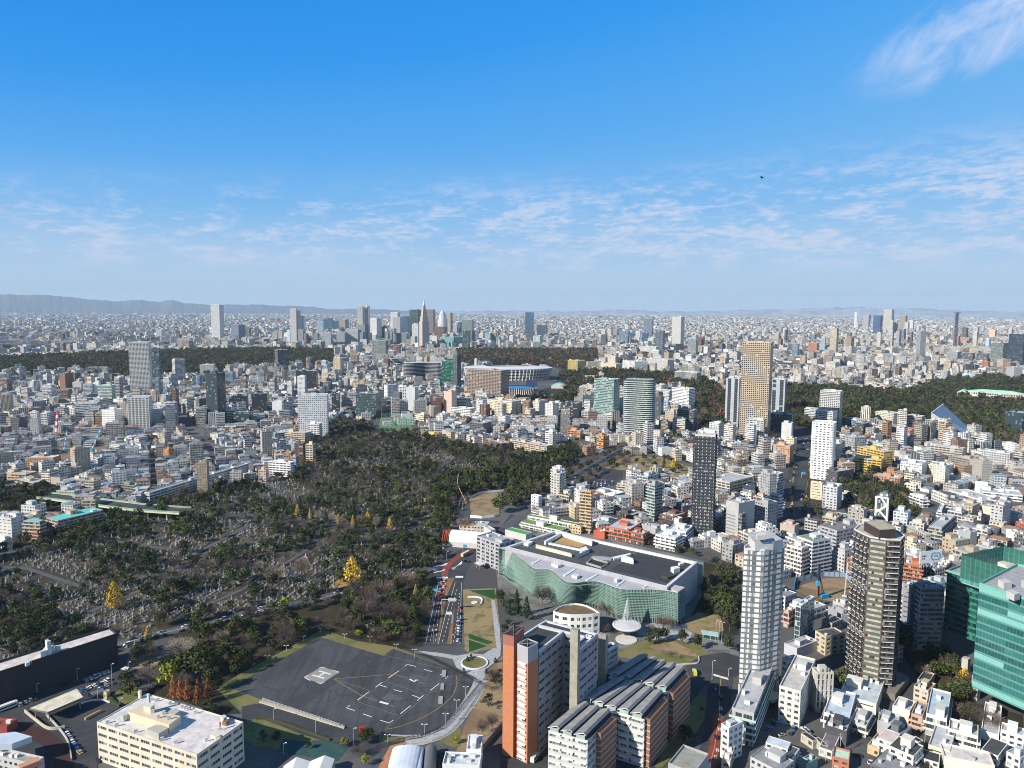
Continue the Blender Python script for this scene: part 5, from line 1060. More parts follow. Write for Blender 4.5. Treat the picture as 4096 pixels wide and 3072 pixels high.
m=MB();m.box(5,2,0,7,4,3.5,.4,0,(.03,.3,.6));m.build('cab',[ATT],root);m=MB();m.box(-.8,-.6,zt*.4,2,2,4,0,0,(.03,.32,.62));m.build('drill_head',[ATT],root);m=MB();m.bar((-1,-.4,0),(-1,-.4,zt*.42),.6,0,(.3,.08,.05),6);m.build('auger',[ATT],root)
def crane(r,u0,v0,u1,v1,label,c1,c2,n=9,rad=1.0,name='crane'):
 x,y=G(r,u0,v0);D=math.hypot(x,y);X2,Y2=[q*D for q in(lambda d:(d[0]/math.hypot(d[0],d[1]),d[1]/math.hypot(d[0],d[1])))(ray(r,u1,v1))];z=base_height(r,u1,v1,X2,Y2);root=empty(name,x,y);tag(root,label,'crane');m=MB()
 for k in range(n):m.bar(((X2-x)*k/n,(Y2-y)*k/n,z*k/n+1),((X2-x)*(k+1)/n,(Y2-y)*(k+1)/n,z*(k+1)/n+1),rad,0,c1 if k%2 else c2,4)
 m.build('boom',[ATT],root);m=MB();m.box(0,0,0,7*rad,5*rad,3.5*rad,0,0,c2);m.build('cab',[ATT],root)
crane('a',480,1340,497,1075,'red and white striped crane standing among the left houses',(.7,.7,.7),(.55,.07,.05),rad=2.0)
crane('a',790,1415,875,1215,'blue crane with a pale boom at the left building site, right one',(.6,.6,.6),(.03,.3,.55),rad=.9)
crane('a',550,1425,580,1240,'blue crane with a pale boom at the left building site, left one',(.6,.6,.6),(.03,.3,.55),rad=.9)
crane('f',1730,400,1748,212,'thin pale crane boom rising from the cemetery trees',(.6,.6,.6),(.58,.58,.58),rad=.35)
crane('f',1815,460,1748,322,'leaning white and orange crane boom by the round building site',(.66,.66,.64),(.6,.25,.12),rad=.45)
crane('h',660,1270,690,985,'white lattice crane boom beside the round brown tower',(.6,.6,.57),(.62,.62,.6),rad=.4)
def viaduct():
 P=[G('e',*q,z=9)for q in((380,395),(530,410),(900,460),(1240,500),(1600,525))];root=empty('viaduct',*P[2]);tag(root,'raised road bridge with pale green railings and white piers','viaduct');P=smooth([(p[0]-P[2][0],p[1]-P[2][1])for p in P],5);m=MB();rl=MB();n=len(P);L=[];R=[]
 for i,p in enumerate(P):
  a,b=Vector(P[max(0,i-1)]),Vector(P[min(n-1,i+1)]);d=(b-a).normalized();nn=Vector((-d.y,d.x));L.append((p[0]+nn.x*10,p[1]+nn.y*10));R.append((p[0]-nn.x*10,p[1]-nn.y*10))
 for i in range(n-1):
  m.poly([(*R[i],9),(*R[i+1],9),(*L[i+1],9),(*L[i],9)],0,(.06,.062,.068))
  for S in(L,R):m.poly([(*S[i],7.6),(*S[i+1],7.6),(*S[i+1],9.5),(*S[i],9.5)],0,(.55,.55,.4));rl.poly([(*S[i],9.7),(*S[i+1],9.7),(*S[i+1],10.9),(*S[i],10.9)],0,(.22,.4,.25))
 m.build('deck',[ATT],root);rl.build('railing',[ATT],root)
 for i in range(2,n-1,2):
  for S in(.5,-.5):m=MB();p=(P[i][0]*(1)+(L[i][0]-P[i][0])*S*1.4,P[i][1]+(L[i][1]-P[i][1])*S*1.4);m.bar((*p,0),(*p,7.6),1.1,0,(.5,.5,.47),8);m.build('pier',[ATT],root)
viaduct()
x,y=G('b',1190,1250);D=math.hypot(x,y);k_=1024/2212/FP*D;root=empty('practice_nets',x,y);tag(root,'tall green practice nets on thin poles above the upper cemetery','net cage');net,g_,b_=newmat('green_net');b_.inputs['Base Color'].default_value=(.1,.35,.25,1);b_.inputs['Alpha'].default_value=.14
for i in range(9):
 m=MB();X=(i/8-.5)*300*k_;m.bar((X,0,0),(X,0,26),.35,0,(.2,.4,.32));m.build('pole',[ATT],root);m=MB();m.bar((X,55,0),(X,55,26),.35,0,(.2,.4,.32));m.build('pole',[ATT],root)
m=MB();w=150*k_;m.poly([(-w,0,0),(w,0,0),(w,0,25),(-w,0,25)]);m.poly([(-w,55,0),(w,55,0),(w,55,25),(-w,55,25)]);m.build('net',[net],root)
f,h=foot_3('h',(938,398),(1038,412),(1064,372),632);near=sorted(f,key=lambda p:math.hypot(*p));c=cen(f);br_=[q for q in f]
fl=sorted(f,key=lambda p:proj(*p,h)[0]);Lc=Vector(fl[0]);nc=Vector(near[0]);root=empty('diagonal_bracing',c[0],c[1]);tag(root,'white diagonal beams across the front of the dark braced glass tower','bracing');m=MB();nn=(nc-Lc);nv=Vector((nn.y,-nn.x)).normalized()*.5;nv=nv if nv.dot(Vector(c))<0 else-nv
Q=lambda s,t:(Lc.x+nn.x*s+nv.x-c[0],Lc.y+nn.y*s+nv.y-c[1],h*t)
for a,b in(((.35,1),(1,.62)),((0,.35),(1,.7)),((.15,.5),(1,.15)),((0,1),(0,0)),((1,1),(1,0)),((0,.98),(1,.98)),((.7,.6),(.3,.42)),((0,.02),(.7,.12))):m.bar(Q(*a),Q(*b),1.1,0,(.72,.74,.7),4)
m.build('beam',[ATT],root)
d=ray('o',1646,384);t=300/d[1];bx,by,bz=d[0]*t,300,CH+d[2]*t;m=MB();r_=.55
for i in range(8):
 a0,a1=2*math.pi*i/8,2*math.pi*(i+1)/8;m.poly([(0,-1.1,0),(.3*math.cos(a0),0,.3*math.sin(a0)),(.3*math.cos(a1),0,.3*math.sin(a1))],0,(.03,)*3);m.poly([(0,1.1,0),(.3*math.cos(a1),0,.3*math.sin(a1)),(.3*math.cos(a0),0,.3*math.sin(a0))],0,(.03,)*3)
o=m.build('body',[ATT]);bird=empty('bird',bx,by,bz,.7);tag(bird,'tiny black bird flying high above the city','bird');o.parent=bird
for s_ in(1,-1):m=MB();m.poly([(0,-.35,.1),(s_*.7,-.3,.55),(s_*1.3,.1,.3),(0,.4,.1)],0,(.03,)*3);m.build('wing',[ATT],bird)
# towers and large buildings one can tell apart
OB,AP,AT=dict(name='office_building',cat='building'),dict(name='apartment_block',cat='building'),dict(name='apartment_tower',cat='tower')
T('a',1107,1280,1303,475,900,'offw','grid','tall pale tower with a deep grid of square windows, on a wider base',ratio=1.1,short='pale grid tower')
T('a',1100,1284,1318,950,1228,'offw','grid','wider lower block at the foot of the tall pale grid tower',name='office_building',cat='building',ratio=1.1,bay=6,units=0,big=False)
T('a',1296,1372,1388,528,830,(.1,.13,.16),'ribbon','dark slate tower standing just behind the pale grid tower')
T('a',1773,1872,1945,748,1200,(.05,.09,.09),'curtain','dark green glass tower rising above the low houses at left',short='dark green glass tower')
T('a',1485,1510,1598,625,835,'lgrey','ribbon','light grey tower with horizontal window lines before the forest')
T('a',1818,1893,1932,150,470,'white','ribbon','tallest white tower far away, with the mountains behind it',short='tallest far white tower')
T('a',1995,2060,2118,322,455,'bluegrey','vert','wide blue-grey tower to the right of the tallest far white tower')
T('a',848,880,893,305,378,'bluegrey','curtain','small dark blue tower alone in the far left city')
T('a',1347,1395,1410,365,450,'white','ribbon','small white striped tower in the far city above the forest')
T('a',518,545,570,482,556,'dgrey','ribbon','dark block at the near edge of the far city, beyond the forest',**OB)
T('a',648,835,852,1003,1175,'white','ribbon','bright white block with broad dark window ribbons on its left half',ratio=1.2,short='white ribbon block',**OB)
T('a',842,962,1005,848,1055,'pgreen','ribbon','pale green glass office with white ribbons',ratio=1.3,short='pale green office',**OB)
T('a',808,850,868,820,960,'white','plain','plain white slab standing behind the pale green office',**OB)
T('a',878,988,1065,1062,1237,'white','slit','white block with short dark slits and a round side tower',**OB)
T('a',510,560,630,745,885,'brown','plain','brown windowless block near the left forest edge',**OB)
T('a',715,795,812,838,965,'offw','ribbon','rounded off-white block with many thin window lines',**OB)
T('a',735,905,935,690,760,'dgrey','ribbon','long dark low office at the forest edge',ratio=2,**OB)
T('a',1320,1475,1512,1010,1152,'white','ribbon','white office with long grey window ribbons right of the pale grid tower',ratio=1.6,**OB)
T('a',2008,2132,2145,938,1080,'black','punch','black tower block with a few small windows',**OB)
T('a',2015,2150,2190,1080,1195,'dgreen','ribbon','dark green glass block in front of the black block',**OB)
T('a',1725,1840,1860,670,790,'offw','vert','white hotel with a mast, seen beyond the dark green glass tower',**OB)
T('a',1940,2010,2035,735,835,'bluegrey','grid','round blue-grey building with white diagonal framing',**OB)
T('a',88,160,235,1130,1268,'dgrey','grid','dark grey block with a pale frame near the left edge',**OB)
T('a',0,90,112,928,1092,'beige','vert','beige block with tall dark windows at the left edge',**OB)
T('a',85,165,192,770,850,'bluegrey','curtain','blue-grey glass block at the left forest edge',**OB)
T('a',285,350,388,740,858,'bluegrey','ribbon','slate block with a red stepped crown at the forest edge',**OB)
T('a',1410,1455,1495,1405,1495,'orange','punch','orange-brown mansion block among the small left houses',**AP)
T('a',545,640,690,1045,1180,'white','punch','white flats left of the white ribbon block',**AP)
T('a',250,315,340,1080,1200,'white','punch','narrow white flats with rows of small windows at left',**AP)
T('a',350,405,432,1090,1240,'white','balc','stepped white flats beside the red and white crane',**AP)
T('a',358,440,478,845,935,'white','ribbon','low white laboratory block below the forest',**OB)
T('a',625,700,720,820,895,'offw','plain','plain off-white hall left of the rounded off-white block',**OB)
T('a',1410,1460,1478,785,855,'white','balc','small white twin-topped flats before the light grey tower',**AP)
T('a',985,1045,1072,775,880,'offw','ribbon','striped brown and white block left of the pale grid tower',**OB)
for q in((291,345,355,180,490,'tallest step of the three stepped pale towers'),(352,380,388,200,488,'middle step of the three stepped pale towers'),(385,410,418,245,486,'lowest step of the three stepped pale towers')):
 T('b',*q[:5],'offw','punch',q[5],group='stepped pale tower',units=0,big=False)
T('b',872,920,930,163,488,'offw','vert','left head of the twin-topped city hall tower',short='twin-topped tower',units=0)
T('b',934,976,985,163,487,'offw','vert','right head of the twin-topped city hall tower, with a mast',units=0)
T('b',863,940,968,320,489.5,'grey','vert','broad grey middle block at the foot of the twin-topped tower')
T('b',971,1042,1085,265,457,'white','ribbon','bright white slab tower right of the twin-topped tower')
T('b',1070,1128,1145,335,452,'green','curtain','dark green glass tower in the far skyline')
T('b',1162,1222,1248,215,430,'white','vert','white flared tower in the far skyline, second from the spire')
T('b',1182,1245,1270,258,432,'lgrey','vert','light grey tower in front of the white flared tower')
T('b',1262,1310,1327,250,420,'blue','curtain','deep blue glass tower in the far skyline')
T('b',1326,1398,1425,192,480,'dgreen','ribbon','dark tower with a white cap just left of the spire tower')
T('b',1347,1400,1412,315,492,'white','ribbon','white block at the foot of the dark white-capped tower')
T('b',1468,1530,1549,190,418,(.3,.25,.22),'vert','grey-brown tower just behind the spire tower')
T('b',1655,1680,1699,220,410,'beige','vert','slim beige tower right of the oval patterned tower')
T('b',1537,1625,1655,340,440,'brown','vert','low dark brown slab before the oval patterned tower')
T('b',1778,1865,1887,278,470,'pgreen','curtain','pale green glass tower at the right end of the skyline cluster')
T('b',1788,1838,1852,375,535,'dgreen','ribbon','dark tower in front of the pale green glass tower')
T('b',1742,1768,1780,300,418,'blue','curtain','narrow deep blue tower left of the pale green glass tower')
T('b',1703,1735,1743,322,420,'lgrey','ribbon','small light grey tower left of the narrow blue tower')
T('b',588,632,642,275,370,'blue','curtain','leftmost of three blue glass towers in the skyline',group='blue glass towers')
T('b',618,655,668,263,372,'blue','curtain','middle and tallest of three blue glass towers',group='blue glass towers')
T('b',665,710,718,287,374,'blue','curtain','rightmost of three blue glass towers in the skyline',group='blue glass towers')
T('b',725,770,800,278,366,(.4,.33,.28),'vert','pale brown ribbed tower in the skyline')
T('b',525,580,590,292,412,'lblue','ribbon','pale blue and white hotel tower in the skyline')
T('b',567,645,660,392,516,'lgrey','ribbon','leftmost yellow-lit striped block below the skyline',**OB)
T('b',695,765,775,385,495,'lgrey','ribbon','middle striped block with sun-yellow bands below the skyline',**OB)
T('b',770,880,906,365,492,'lgrey','ribbon','largest striped block with a pitched grey cap below the skyline',**OB)
T('b',362,405,422,362,492,'grey','ribbon','grey block at the foot of the stepped pale tower',**OB)
T('b',137,180,192,385,478,'lgrey','ribbon','light grey flats left of the stepped pale towers',**AP)
T('b',235,268,280,355,430,'teal','curtain','small teal glass block left of the stepped pale towers',**OB)
T('b',1000,1120,1144,460,632,(.24,.28,.27),'balc','grey-green apartment slab below the skyline',ratio=2,**AT)
T('b',1177,1238,1252,497,592,'brown','ribbon','brown striped block right of the grey-green slab',**OB)
T('b',1500,1540,1555,420,500,'white','vert','white and black block right of the spire tower',**OB)
T('b',1195,1300,1325,395,492,'pgreen','curtain','wide pale green station building below the skyline',ratio=2,**OB)
T('b',1625,1720,1790,430,520,'teal','punch','teal and grey block before the slim beige tower',**OB)
T('b',160,186,284,540,740,(.1,.11,.12),'ribbon','charcoal tower with a bright cyan left face',short='charcoal cyan tower')
T('b',433,470,506,605,705,'dgrey','ribbon','dark tower with a white and blue face below the forest',**OB)
T('b',668,728,757,615,782,(.6,.5,.36),'balc','cream and brown striped apartment tower',**AT)
T('b',1095,1148,1169,748,850,(.3,.19,.13),'balc','brown flats with round balconies',**AP)
T('b',822,862,885,500,580,'white','vert','white slab left of the grey-green apartment slab',**AP)
T('b',1605,1700,1706,640,950,(.03,.2,.13),'ribbon','bright green glass tower joined to a dark slab',ratio=.6,short='green glass tower')
T('b',1704,1738,1772,590,955,(.12,.13,.14),'vert','dark slab tower rising above the green glass tower with two masts',short='dark slab tower')
T('b',1825,2118,2184,722,1035,(.3,.24,.2),'grid','broad brown headquarters block with a grid of square windows',name='office_building',cat='building',short='brown grid block',ratio=2.6,bay=4.2)
T('b',345,520,537,725,910,'black','vert','black block with tall vertical window slots',ratio=1.5,**OB)
T('b',356,420,434,770,935,'white','punch','white slim block rising beside the black slotted block',**OB)
T('b',293,345,352,720,830,'grey','ribbon','grey striped block left of the black slotted block',**OB)
T('b',362,612,625,935,1290,(.62,.64,.65),'punch','broad white apartment tower with a rounded left corner',ratio=1.6,short='broad white apartments',**AT)
T('b',863,1035,1080,920,1128,(.1,.17,.15),'curtain','square green-grey glass office beside the cemetery trees',ratio=1.5,short='square glass office',**OB)
T('b',785,860,872,915,1060,'grey','ribbon','grey striped office left of the square glass office',**OB)
T('b',445,545,572,1185,1322,'white','balc','white office with dark bands before the broad white apartments',**OB)
T('b',1225,1296,1304,858,1050,'white','grid','white block with a grid of dark square windows',**OB)
T('b',1298,1372,1405,866,1088,'lgrey','plain','plain pale grey slab right of the white square-window block',**OB)
T('b',1180,1240,1262,910,1070,'dgrey','plain','dark grey slab left of the white square-window block',**OB)
T('b',1410,1500,1525,935,1082,'beige','vert','beige block under a tilted blue roof panel',**OB)
T('b',1505,1598,1615,955,1118,(.16,.08,.07),'balc','dark red-brown block that narrows towards its top',**AP)
T('b',1624,1690,1735,905,1118,'pink','plain','tall plain pink block',short='pink block',**OB)
T('b',1682,1850,1892,1052,1135,'white','balc','long low white flats below the brown grid block',ratio=2.5,**AP)
T('b',1990,2212,2290,990,1125,'cream','punch','large cream flats below the brown grid block',ratio=2,**AP)
T('b',1845,1960,2035,1180,1272,'dgrey','balc','charcoal terraced flats near the upper cemetery',**AP)
T('b',655,712,724,922,1110,'black','ribbon','black glass slab left of the square glass office',**OB)
T('b',615,652,660,940,1080,'lgrey','ribbon','light grey ribbed block between black slab and white apartments',**OB)
T('b',138,222,238,990,1130,'white','plain','blank white block left of the broad white apartments',**OB)
T('b',-40,95,112,918,1095,'black','curtain','black glass office left of the blank white block',**OB)
T('b',180,420,480,1262,1345,'beige','balc','long beige flats with many balconies above the cemetery',ratio=3,**AP)
T('b',428,490,512,1362,1502,'cream','balc','cream round-cornered flats at the cemetery edge',**AP)
T('b',330,405,428,1352,1500,'brown','balc','dark brown flats at the cemetery edge',**AP)
T('b',237,300,332,1432,1560,(.33,.19,.12),'punch','red-brown flats with white balconies at the cemetery edge',**AP)
T('b',296,345,372,1468,1612,'grey','ribbon','blue-grey flats at the end of the long white balcony block',**AP)
T('b',108,296,330,1520,1640,'white','balc','long white balcony block beside the cemetery trees',ratio=3.5,**AP)
T('b',20,85,105,1582,1690,(.62,.48,.4),'punch','small pinkish flats at the left end of the white balcony block',**AP)
T('b',1428,1560,1605,1272,1312,'yellow','balc','low yellow-orange flats at the upper cemetery edge',ratio=2,**AP)
T('b',1370,1450,1500,1105,1170,'cream','ribbon','cream school block by the green practice nets',ratio=2,**OB)
T('b',1960,2120,2212,1352,1402,'brown','balc','long low brown building with a flat dark roof at the cemetery edge',ratio=2.6,**OB)
T('b',1815,1885,1925,985,1065,'cream','punch','small cream and pale green flats under the brown grid block',**AP)
T('c',115,175,189,215,437,'blue','curtain','lone far blue glass tower with a curved crown')
T('c',217,290,308,326,447,(.06,.16,.26),'curtain','square blue-grey block right of the lone far blue tower',**OB)
T('c',182,240,262,420,520,'pgreen','ribbon','pale green block in front of the lone far blue tower',**OB)
T('c',1140,1210,1224,270,425,'bluegrey','vert','far slate tower with vertical lines')
T('c',1240,1305,1323,373,578,(.13,.16,.21),'balc','dark slate apartment tower in the far centre',**AT)
T('c',1385,1462,1492,254,528,'offw','grid','far white tower with a lozenge-pattern face',short='far lozenge tower')
T('c',1520,1590,1610,450,582,(.3,.36,.36),'balc','grey-green flats right of the lozenge tower',**AP)
T('c',1610,1655,1668,425,515,(.27,.13,.12),'vert','dark red slab right of the grey-green flats',**AP)
T('c',925,1000,1020,377,488,'lblue','curtain','pale blue glass tower in the far centre',**OB)
T('c',1020,1052,1060,390,470,'blue','curtain','blue block right of the pale blue glass tower',**OB)
T('c',1068,1108,1118,382,475,'white','vert','white finned block in the far centre',**OB)
T('c',1125,1170,1182,393,487,'blue','curtain','dark blue block below the far slate tower',**OB)
T('c',1172,1222,1235,440,502,'pgreen','punch','pale green patterned block in the far centre',**OB)
T('c',1100,1245,1272,512,590,'offw','ribbon','wide off-white office with green window bands',ratio=2.5,**OB)
T('c',773,805,818,362,435,'offw','balc','leftmost of a row of far cream towers',group='row of far cream towers')
T('c',826,858,868,362,436,'offw','balc','middle of a row of far cream towers',group='row of far cream towers')
T('c',874,908,922,362,437,'grey','balc','rightmost of a row of far cream towers',group='row of far cream towers')
T('c',482,568,634,634,728,(.55,.45,.14),'vert','yellow and white striped block beside the stadium',ratio=1.3,**OB)
T('c',955,1060,1172,642,738,'white','ribbon','white hospital block with window ribbons',ratio=1.5,**OB)
T('c',1160,1345,1402,625,742,'offw','vert','long off-white hospital block with vertical ribs',ratio=2.5,**OB)
T('c',765,900,955,660,718,'cream','punch','low cream block with two orange roof huts',ratio=2,**OB)
T('c',875,915,932,600,660,'tan','punch','tan block behind the low cream block',**OB)
T('c',1405,1600,1636,738,828,'offw','curtain','long cream building framing a dark glass front',ratio=2.5,**OB)
T('c',1640,1700,1750,690,788,'offw','ribbon','off-white ribbed office behind the cream framed building',**OB)
T('c',1825,1930,1975,735,800,'grey','ribbon','grey office left of the tan apartment tower',**OB)
T('c',710,880,932,800,1150,(.26,.38,.36),'ribbon','teal glass office tower with a grey side wall',ratio=1.6,short='teal glass tower')
T('c',1383,1530,1584,880,1085,'white','ribbon','white office with dark ribbons and a blue side',ratio=1.6,short='white office with the blue side',**OB)
T('c',1230,1360,1385,900,1000,'offw','ribbon','blue and white office left of the white ribboned office',**OB)
T('c',1850,1965,1977,790,1225,(.4,.44,.48),'vert','pale grey blank slab tower left of the tan apartment tower',bay=14)
T('c',1990,2235,2262,480,1330,(.46,.38,.29),'grid','very tall tan apartment tower',ratio=1.6,short='tan apartment tower',detail=False,bay=3.4,fh=3.3,units=0,**AT)
T('c',2022,2175,2192,1152,1368,(.6,.6,.57),'balc','off-white balcony block at the foot of the tan apartment tower',ratio=1.5,**AP)
T('c',1268,1345,1362,1165,1285,(.3,.2,.12),'ribbon','bronze-brown office at the avenue corner',**OB)
T('c',1388,1495,1506,1142,1268,(.6,.58,.52),'ribbon','off-white striped office right of the bronze-brown one',**OB)
T('c',1325,1400,1415,1075,1200,'beige','slit','pinkish beige block behind the bronze-brown office',**OB)
T('c',1428,1570,1602,1065,1255,(.2,.23,.23),'curtain','grey glass office with an open roof frame',ratio=1.5,**OB)
T('c',1703,1790,1830,1178,1320,'lgrey','punch','light grey corner block with few windows by the avenue',**OB)
T('c',1225,1290,1312,950,1140,'dgrey','vert','dark grey ribbed office right of the rounded balcony tower',**OB)
T('c',1310,1345,1355,975,1110,'lblue','grid','pale blue glazed slab right of the dark ribbed office',**OB)
T('c',440,580,605,1000,1130,'black','ribbon','low black office right of the pink block',ratio=1.5,**OB)
T('c',330,418,438,1002,1118,'pgreen','ribbon','white and pale green office left of the low black office',**OB)
T('c',600,700,715,1075,1150,'lgrey','balc','light grey flats at the foot of the teal glass tower',**AP)
T('c',780,905,915,1105,1165,'offw','balc','off-white flats before the teal glass tower',**AP)
T('c',288,350,378,1252,1358,'white','balc','small bright white tower by the long cemetery-side terrace',**AP)
T('c',-10,45,55,1005,1118,'cream','punch','cream flats right of the brown grid block',**AP)
T('c',58,105,130,1010,1100,(.5,.22,.12),'punch','orange-red flats beside the cream flats',**AP)
T('c',200,250,268,1020,1125,'lgrey','balc','grey-white narrow flats in the centre houses',**AP)
T('c',268,310,322,1010,1125,'lblue','punch','pale blue narrow flats in the centre houses',**AP)
T('c',0,300,352,1375,1442,'beige','balc','long beige low block beside the upper cemetery',ratio=5,**AP)
T('c',480,590,612,1245,1312,'orange','balc','broad orange brick flats above the small grave field',**AP)
T('c',732,790,842,1290,1402,(.5,.24,.1),'ribbon','orange brick flats beside the tree-lined road',**AP)
T('c',900,955,980,1185,1265,'grey','ribbon','small grey flats left of the rounded balcony tower',**AP)
T('d',1003,1072,1093,190,402,'offw','vert','far tall pale tower, highest on the right horizon',short='far pale tower')
T('d',822,872,889,238,368,'lgrey','vert','grey and brown far tower right of the white chimney')
T('d',912,975,994,242,400,(.07,.22,.5),'curtain','bright blue far tower with a maroon top')
T('d',1040,1080,1090,282,405,'offw','balc','left one of two slim white towers before the far pale tower',**AT)
T('d',1090,1118,1126,286,404,'lgrey','balc','right one of two slim white towers before the far pale tower',**AT)
T('d',1140,1190,1207,243,410,(.45,.38,.33),'vert','far tan tower with a dark cap right of the far pale tower')
T('d',1182,1210,1220,300,412,'white','vert','slim white tower at the foot of the far tan tower',**AT)
T('d',1228,1255,1265,282,372,'white','ribbon','slim white far tower right of the tan one',**AT)
T('d',540,596,614,352,572,(.6,.53,.42),'balc','cream tower with an orange-red crown',**AT)
T('d',945,975,985,390,530,'offw','balc','slim off-white tower right of the cream orange-crowned tower',**AT)
T('d',1285,1322,1370,378,610,(.36,.42,.43),'balc','grey-green tower left of the dark lattice mast',**AT)
T('d',208,258,272,487,608,'bluegrey','balc','blue-grey striped flats in the middle right distance',**AP)
T('d',35,150,180,418,480,(.66,.56,.36),'vert','yellow-cream block of stepped fins',**OB)
T('d',350,425,442,482,560,(.45,.17,.1),'punch','red-brick stepped block in the middle right distance',**OB)
T('d',410,462,478,608,680,(.35,.07,.05),'balc','dark red flats in the middle right distance',**AP)
T('d',680,722,745,430,560,'tan','balc','tan and grey flats right of the orange-crowned tower',**AT)
T('d',1540,1640,1670,558,632,'grey','ribbon','wide grey office below the dark lattice mast',**OB)
T('d',1675,1770,1792,568,640,'dgrey','ribbon','left dark twin office right of the lattice mast',**OB)
T('d',1795,1895,1915,572,645,'dgrey','ribbon','right dark twin office right of the lattice mast',**OB)
T('d',1928,2035,2090,482,655,(.2,.24,.22),'ribbon','broad grey-green ministry block',short='grey-green ministry block',**OB)
T('d',2082,2215,2300,405,700,'navy','curtain','very dark blue tower at the right edge',short='dark blue tower')
T('d',2062,2130,2200,690,810,'grey','plain','plain grey block at the foot of the dark blue tower',**OB)
T('d',1912,1965,1978,365,460,(.55,.4,.3),'plain','plain peach tower in the right distance',**OB)
T('d',1678,1790,1842,750,808,'lblue','punch','pale blue and white block at the far forest edge',**AP)
T('d',1604,1680,1704,645,725,(.45,.4,.33),'balc','beige flats below the grey office',**AP)
T('d',1380,1460,1485,640,735,(.42,.35,.32),'balc','pinkish-brown flats left of the beige ones',**AP)
T('d',1850,1905,1920,640,695,(.4,.15,.1),'punch','red-brown block below the twin dark offices',**OB)
T('d',1640,1740,1760,435,500,(.45,.22,.17),'punch','salmon block right of the lattice mast',**OB)
T('d',22,150,164,800,1100,(.38,.42,.46),'vert','pale grey blank slab tower right of the tan apartment tower',bay=14)
T('d',24,215,232,1105,1300,(.1,.14,.14),'curtain','dark green glass office at the foot of the grey slab',ratio=1.5,**OB)
T('d',450,625,647,905,1215,(.55,.55,.53),'grid','pale grey gridded apartment tower before the dark forest',ratio=1.1,bay=3.6,**AT)
T('d',315,420,440,1055,1180,'lgrey','ribbon','light grey office behind the white tower',**OB)
T('d',410,560,600,1080,1260,'offw','balc','off-white curved balcony block right behind the white tower',**AT)
T('d',118,205,220,1178,1362,'lgrey','plain','pale blank building with a blue rooftop by the avenue',**OB)
T('d',155,225,250,1310,1420,'cream','punch','small cream flats at the avenue',**AP)
T('d',45,190,228,1375,1520,(.5,.3,.2),'punch','salmon brick building left of the avenue',short='salmon brick building',**OB)
T('d',668,800,892,1160,1245,'lblue','curtain','pale glass office with a clock mast by the forest',ratio=2,**OB)
T('d',928,1085,1150,1092,1205,(.55,.53,.44),'punch','stepped greenish-cream block by the forest',ratio=1.6,**OB)
T('d',955,1050,1082,1205,1312,'white','balc','white flats with dark ribbons below the greenish-cream block',**AP)
T('d',1180,1330,1358,1120,1252,(.42,.41,.38),'ribbon','grey ribbed office with a white rooftop by the forest',ratio=1.5,**OB)
T('d',1018,1225,1335,1240,1345,(.45,.22,.14),'punch','long red-brick office left of the sloped glass building',ratio=2,**OB)
T('d',655,750,850,1300,1450,'grey','punch','blue-grey office with square windows at right',**OB)
T('d',575,625,645,1345,1480,'lgrey','grid','narrow pale flats right of the white tower',**AP)
T('d',1065,1215,1325,1300,1390,(.4,.3,.25),'ribbon','brown terraced office before the red-brick office',ratio=2,**OB)
T('d',1370,1680,1705,1400,1520,(.45,.42,.38),'balc','long grey-beige balcony flats at right',ratio=3,**AP)
T('d',1585,1975,2040,1540,1640,(.36,.31,.28),'balc','very long brown-grey balcony flats at right',ratio=4.5,**AP)
T('d',1650,1950,1990,1340,1420,'white','ribbon','long white flats with pale green glass at right',ratio=4,**AP)
T('d',1840,2090,2122,1440,1570,(.55,.56,.55),'grid','grey-white stepped gridded flats at right',ratio=2,**AP)
T('d',768,1000,1078,1425,1590,'yellow','balc','ochre-yellow terraced flats with deep balconies',ratio=2.4,short='ochre-yellow flats',**AP)
T('d',1985,2130,2212,1370,1420,'white','slit','low white building at the right forest edge',ratio=2,**OB)
T('d',2052,2205,2290,1090,1285,(.04,.08,.12),'curtain','dark blue glass office at the right edge by the forest',**OB)
T('d',1220,1360,1400,1440,1500,'white','punch','white flats before the brown terraced office',**AP)
T('d',1145,1330,1370,1530,1640,'white','punch','white house block with an arched penthouse at right',**AP)
T('d',1372,1570,1605,1555,1640,'cream','punch','cream flats with a yellow roof hut at right',**AP)
# buildings of the middle and near distance
N('g',(345,150),(408,172),(455,152),402,'white','balc','slim white balcony tower beside the dark cemetery trees',name='apartment_tower',cat='tower',short='slim white tower',bay=8)
N('g',(165,392),(228,408),(258,380),552,'white','punch','small white tower block with a dark recessed top by the road')
N('g',(597,352),(680,362),(688,345),722,(.5,.36,.2),'balc','slim tan balcony tower with a domed metal roof',name='apartment_tower',cat='tower',short='slim tan tower',rc=(.4,.5,.58))
N('g',(1170,290),(1235,305),(1300,270),620,(.33,.34,.34),'balc','grey concrete tower with pale green glass balconies',name='apartment_tower',cat='tower',short='grey concrete tower',bcol=(.35,.45,.43))
N('g',(1580,0-130),(1757,30-150),(1825,-50-100),775,(.55,.55,.52),'balc','tall tower with curved black balconies on its pale front',name='apartment_tower',cat='tower',short='black-balcony tower',bcol=(.05,.055,.065),bay=4)
N('g',(1832,515),(1985,560),(2022,520),795,(.2,.2,.2),'balc','dark balcony flats with a pale grey cap right of the black-balcony tower',short='dark balcony flats')
N('g',(1855,440),(1960,470),(2100,400),790,(.4,.41,.42),'plain','pale grey windowless block behind the dark balcony flats')
N('g',(2100,440),(2212,470),(2300,420),740,(.33,.34,.35),'punch','grey office with arched windows beside the dark balcony flats')
N('g',(2150,190),(2230,215),(2290,180),480,'grey','punch','grey hotel slab left of the avenue')
N('g',(690,350),(880,395),(972,345),430,'lgrey','balc','low white flats with a bright flat roof in the middle houses',short='low white flats',rc=(.75,.75,.74))
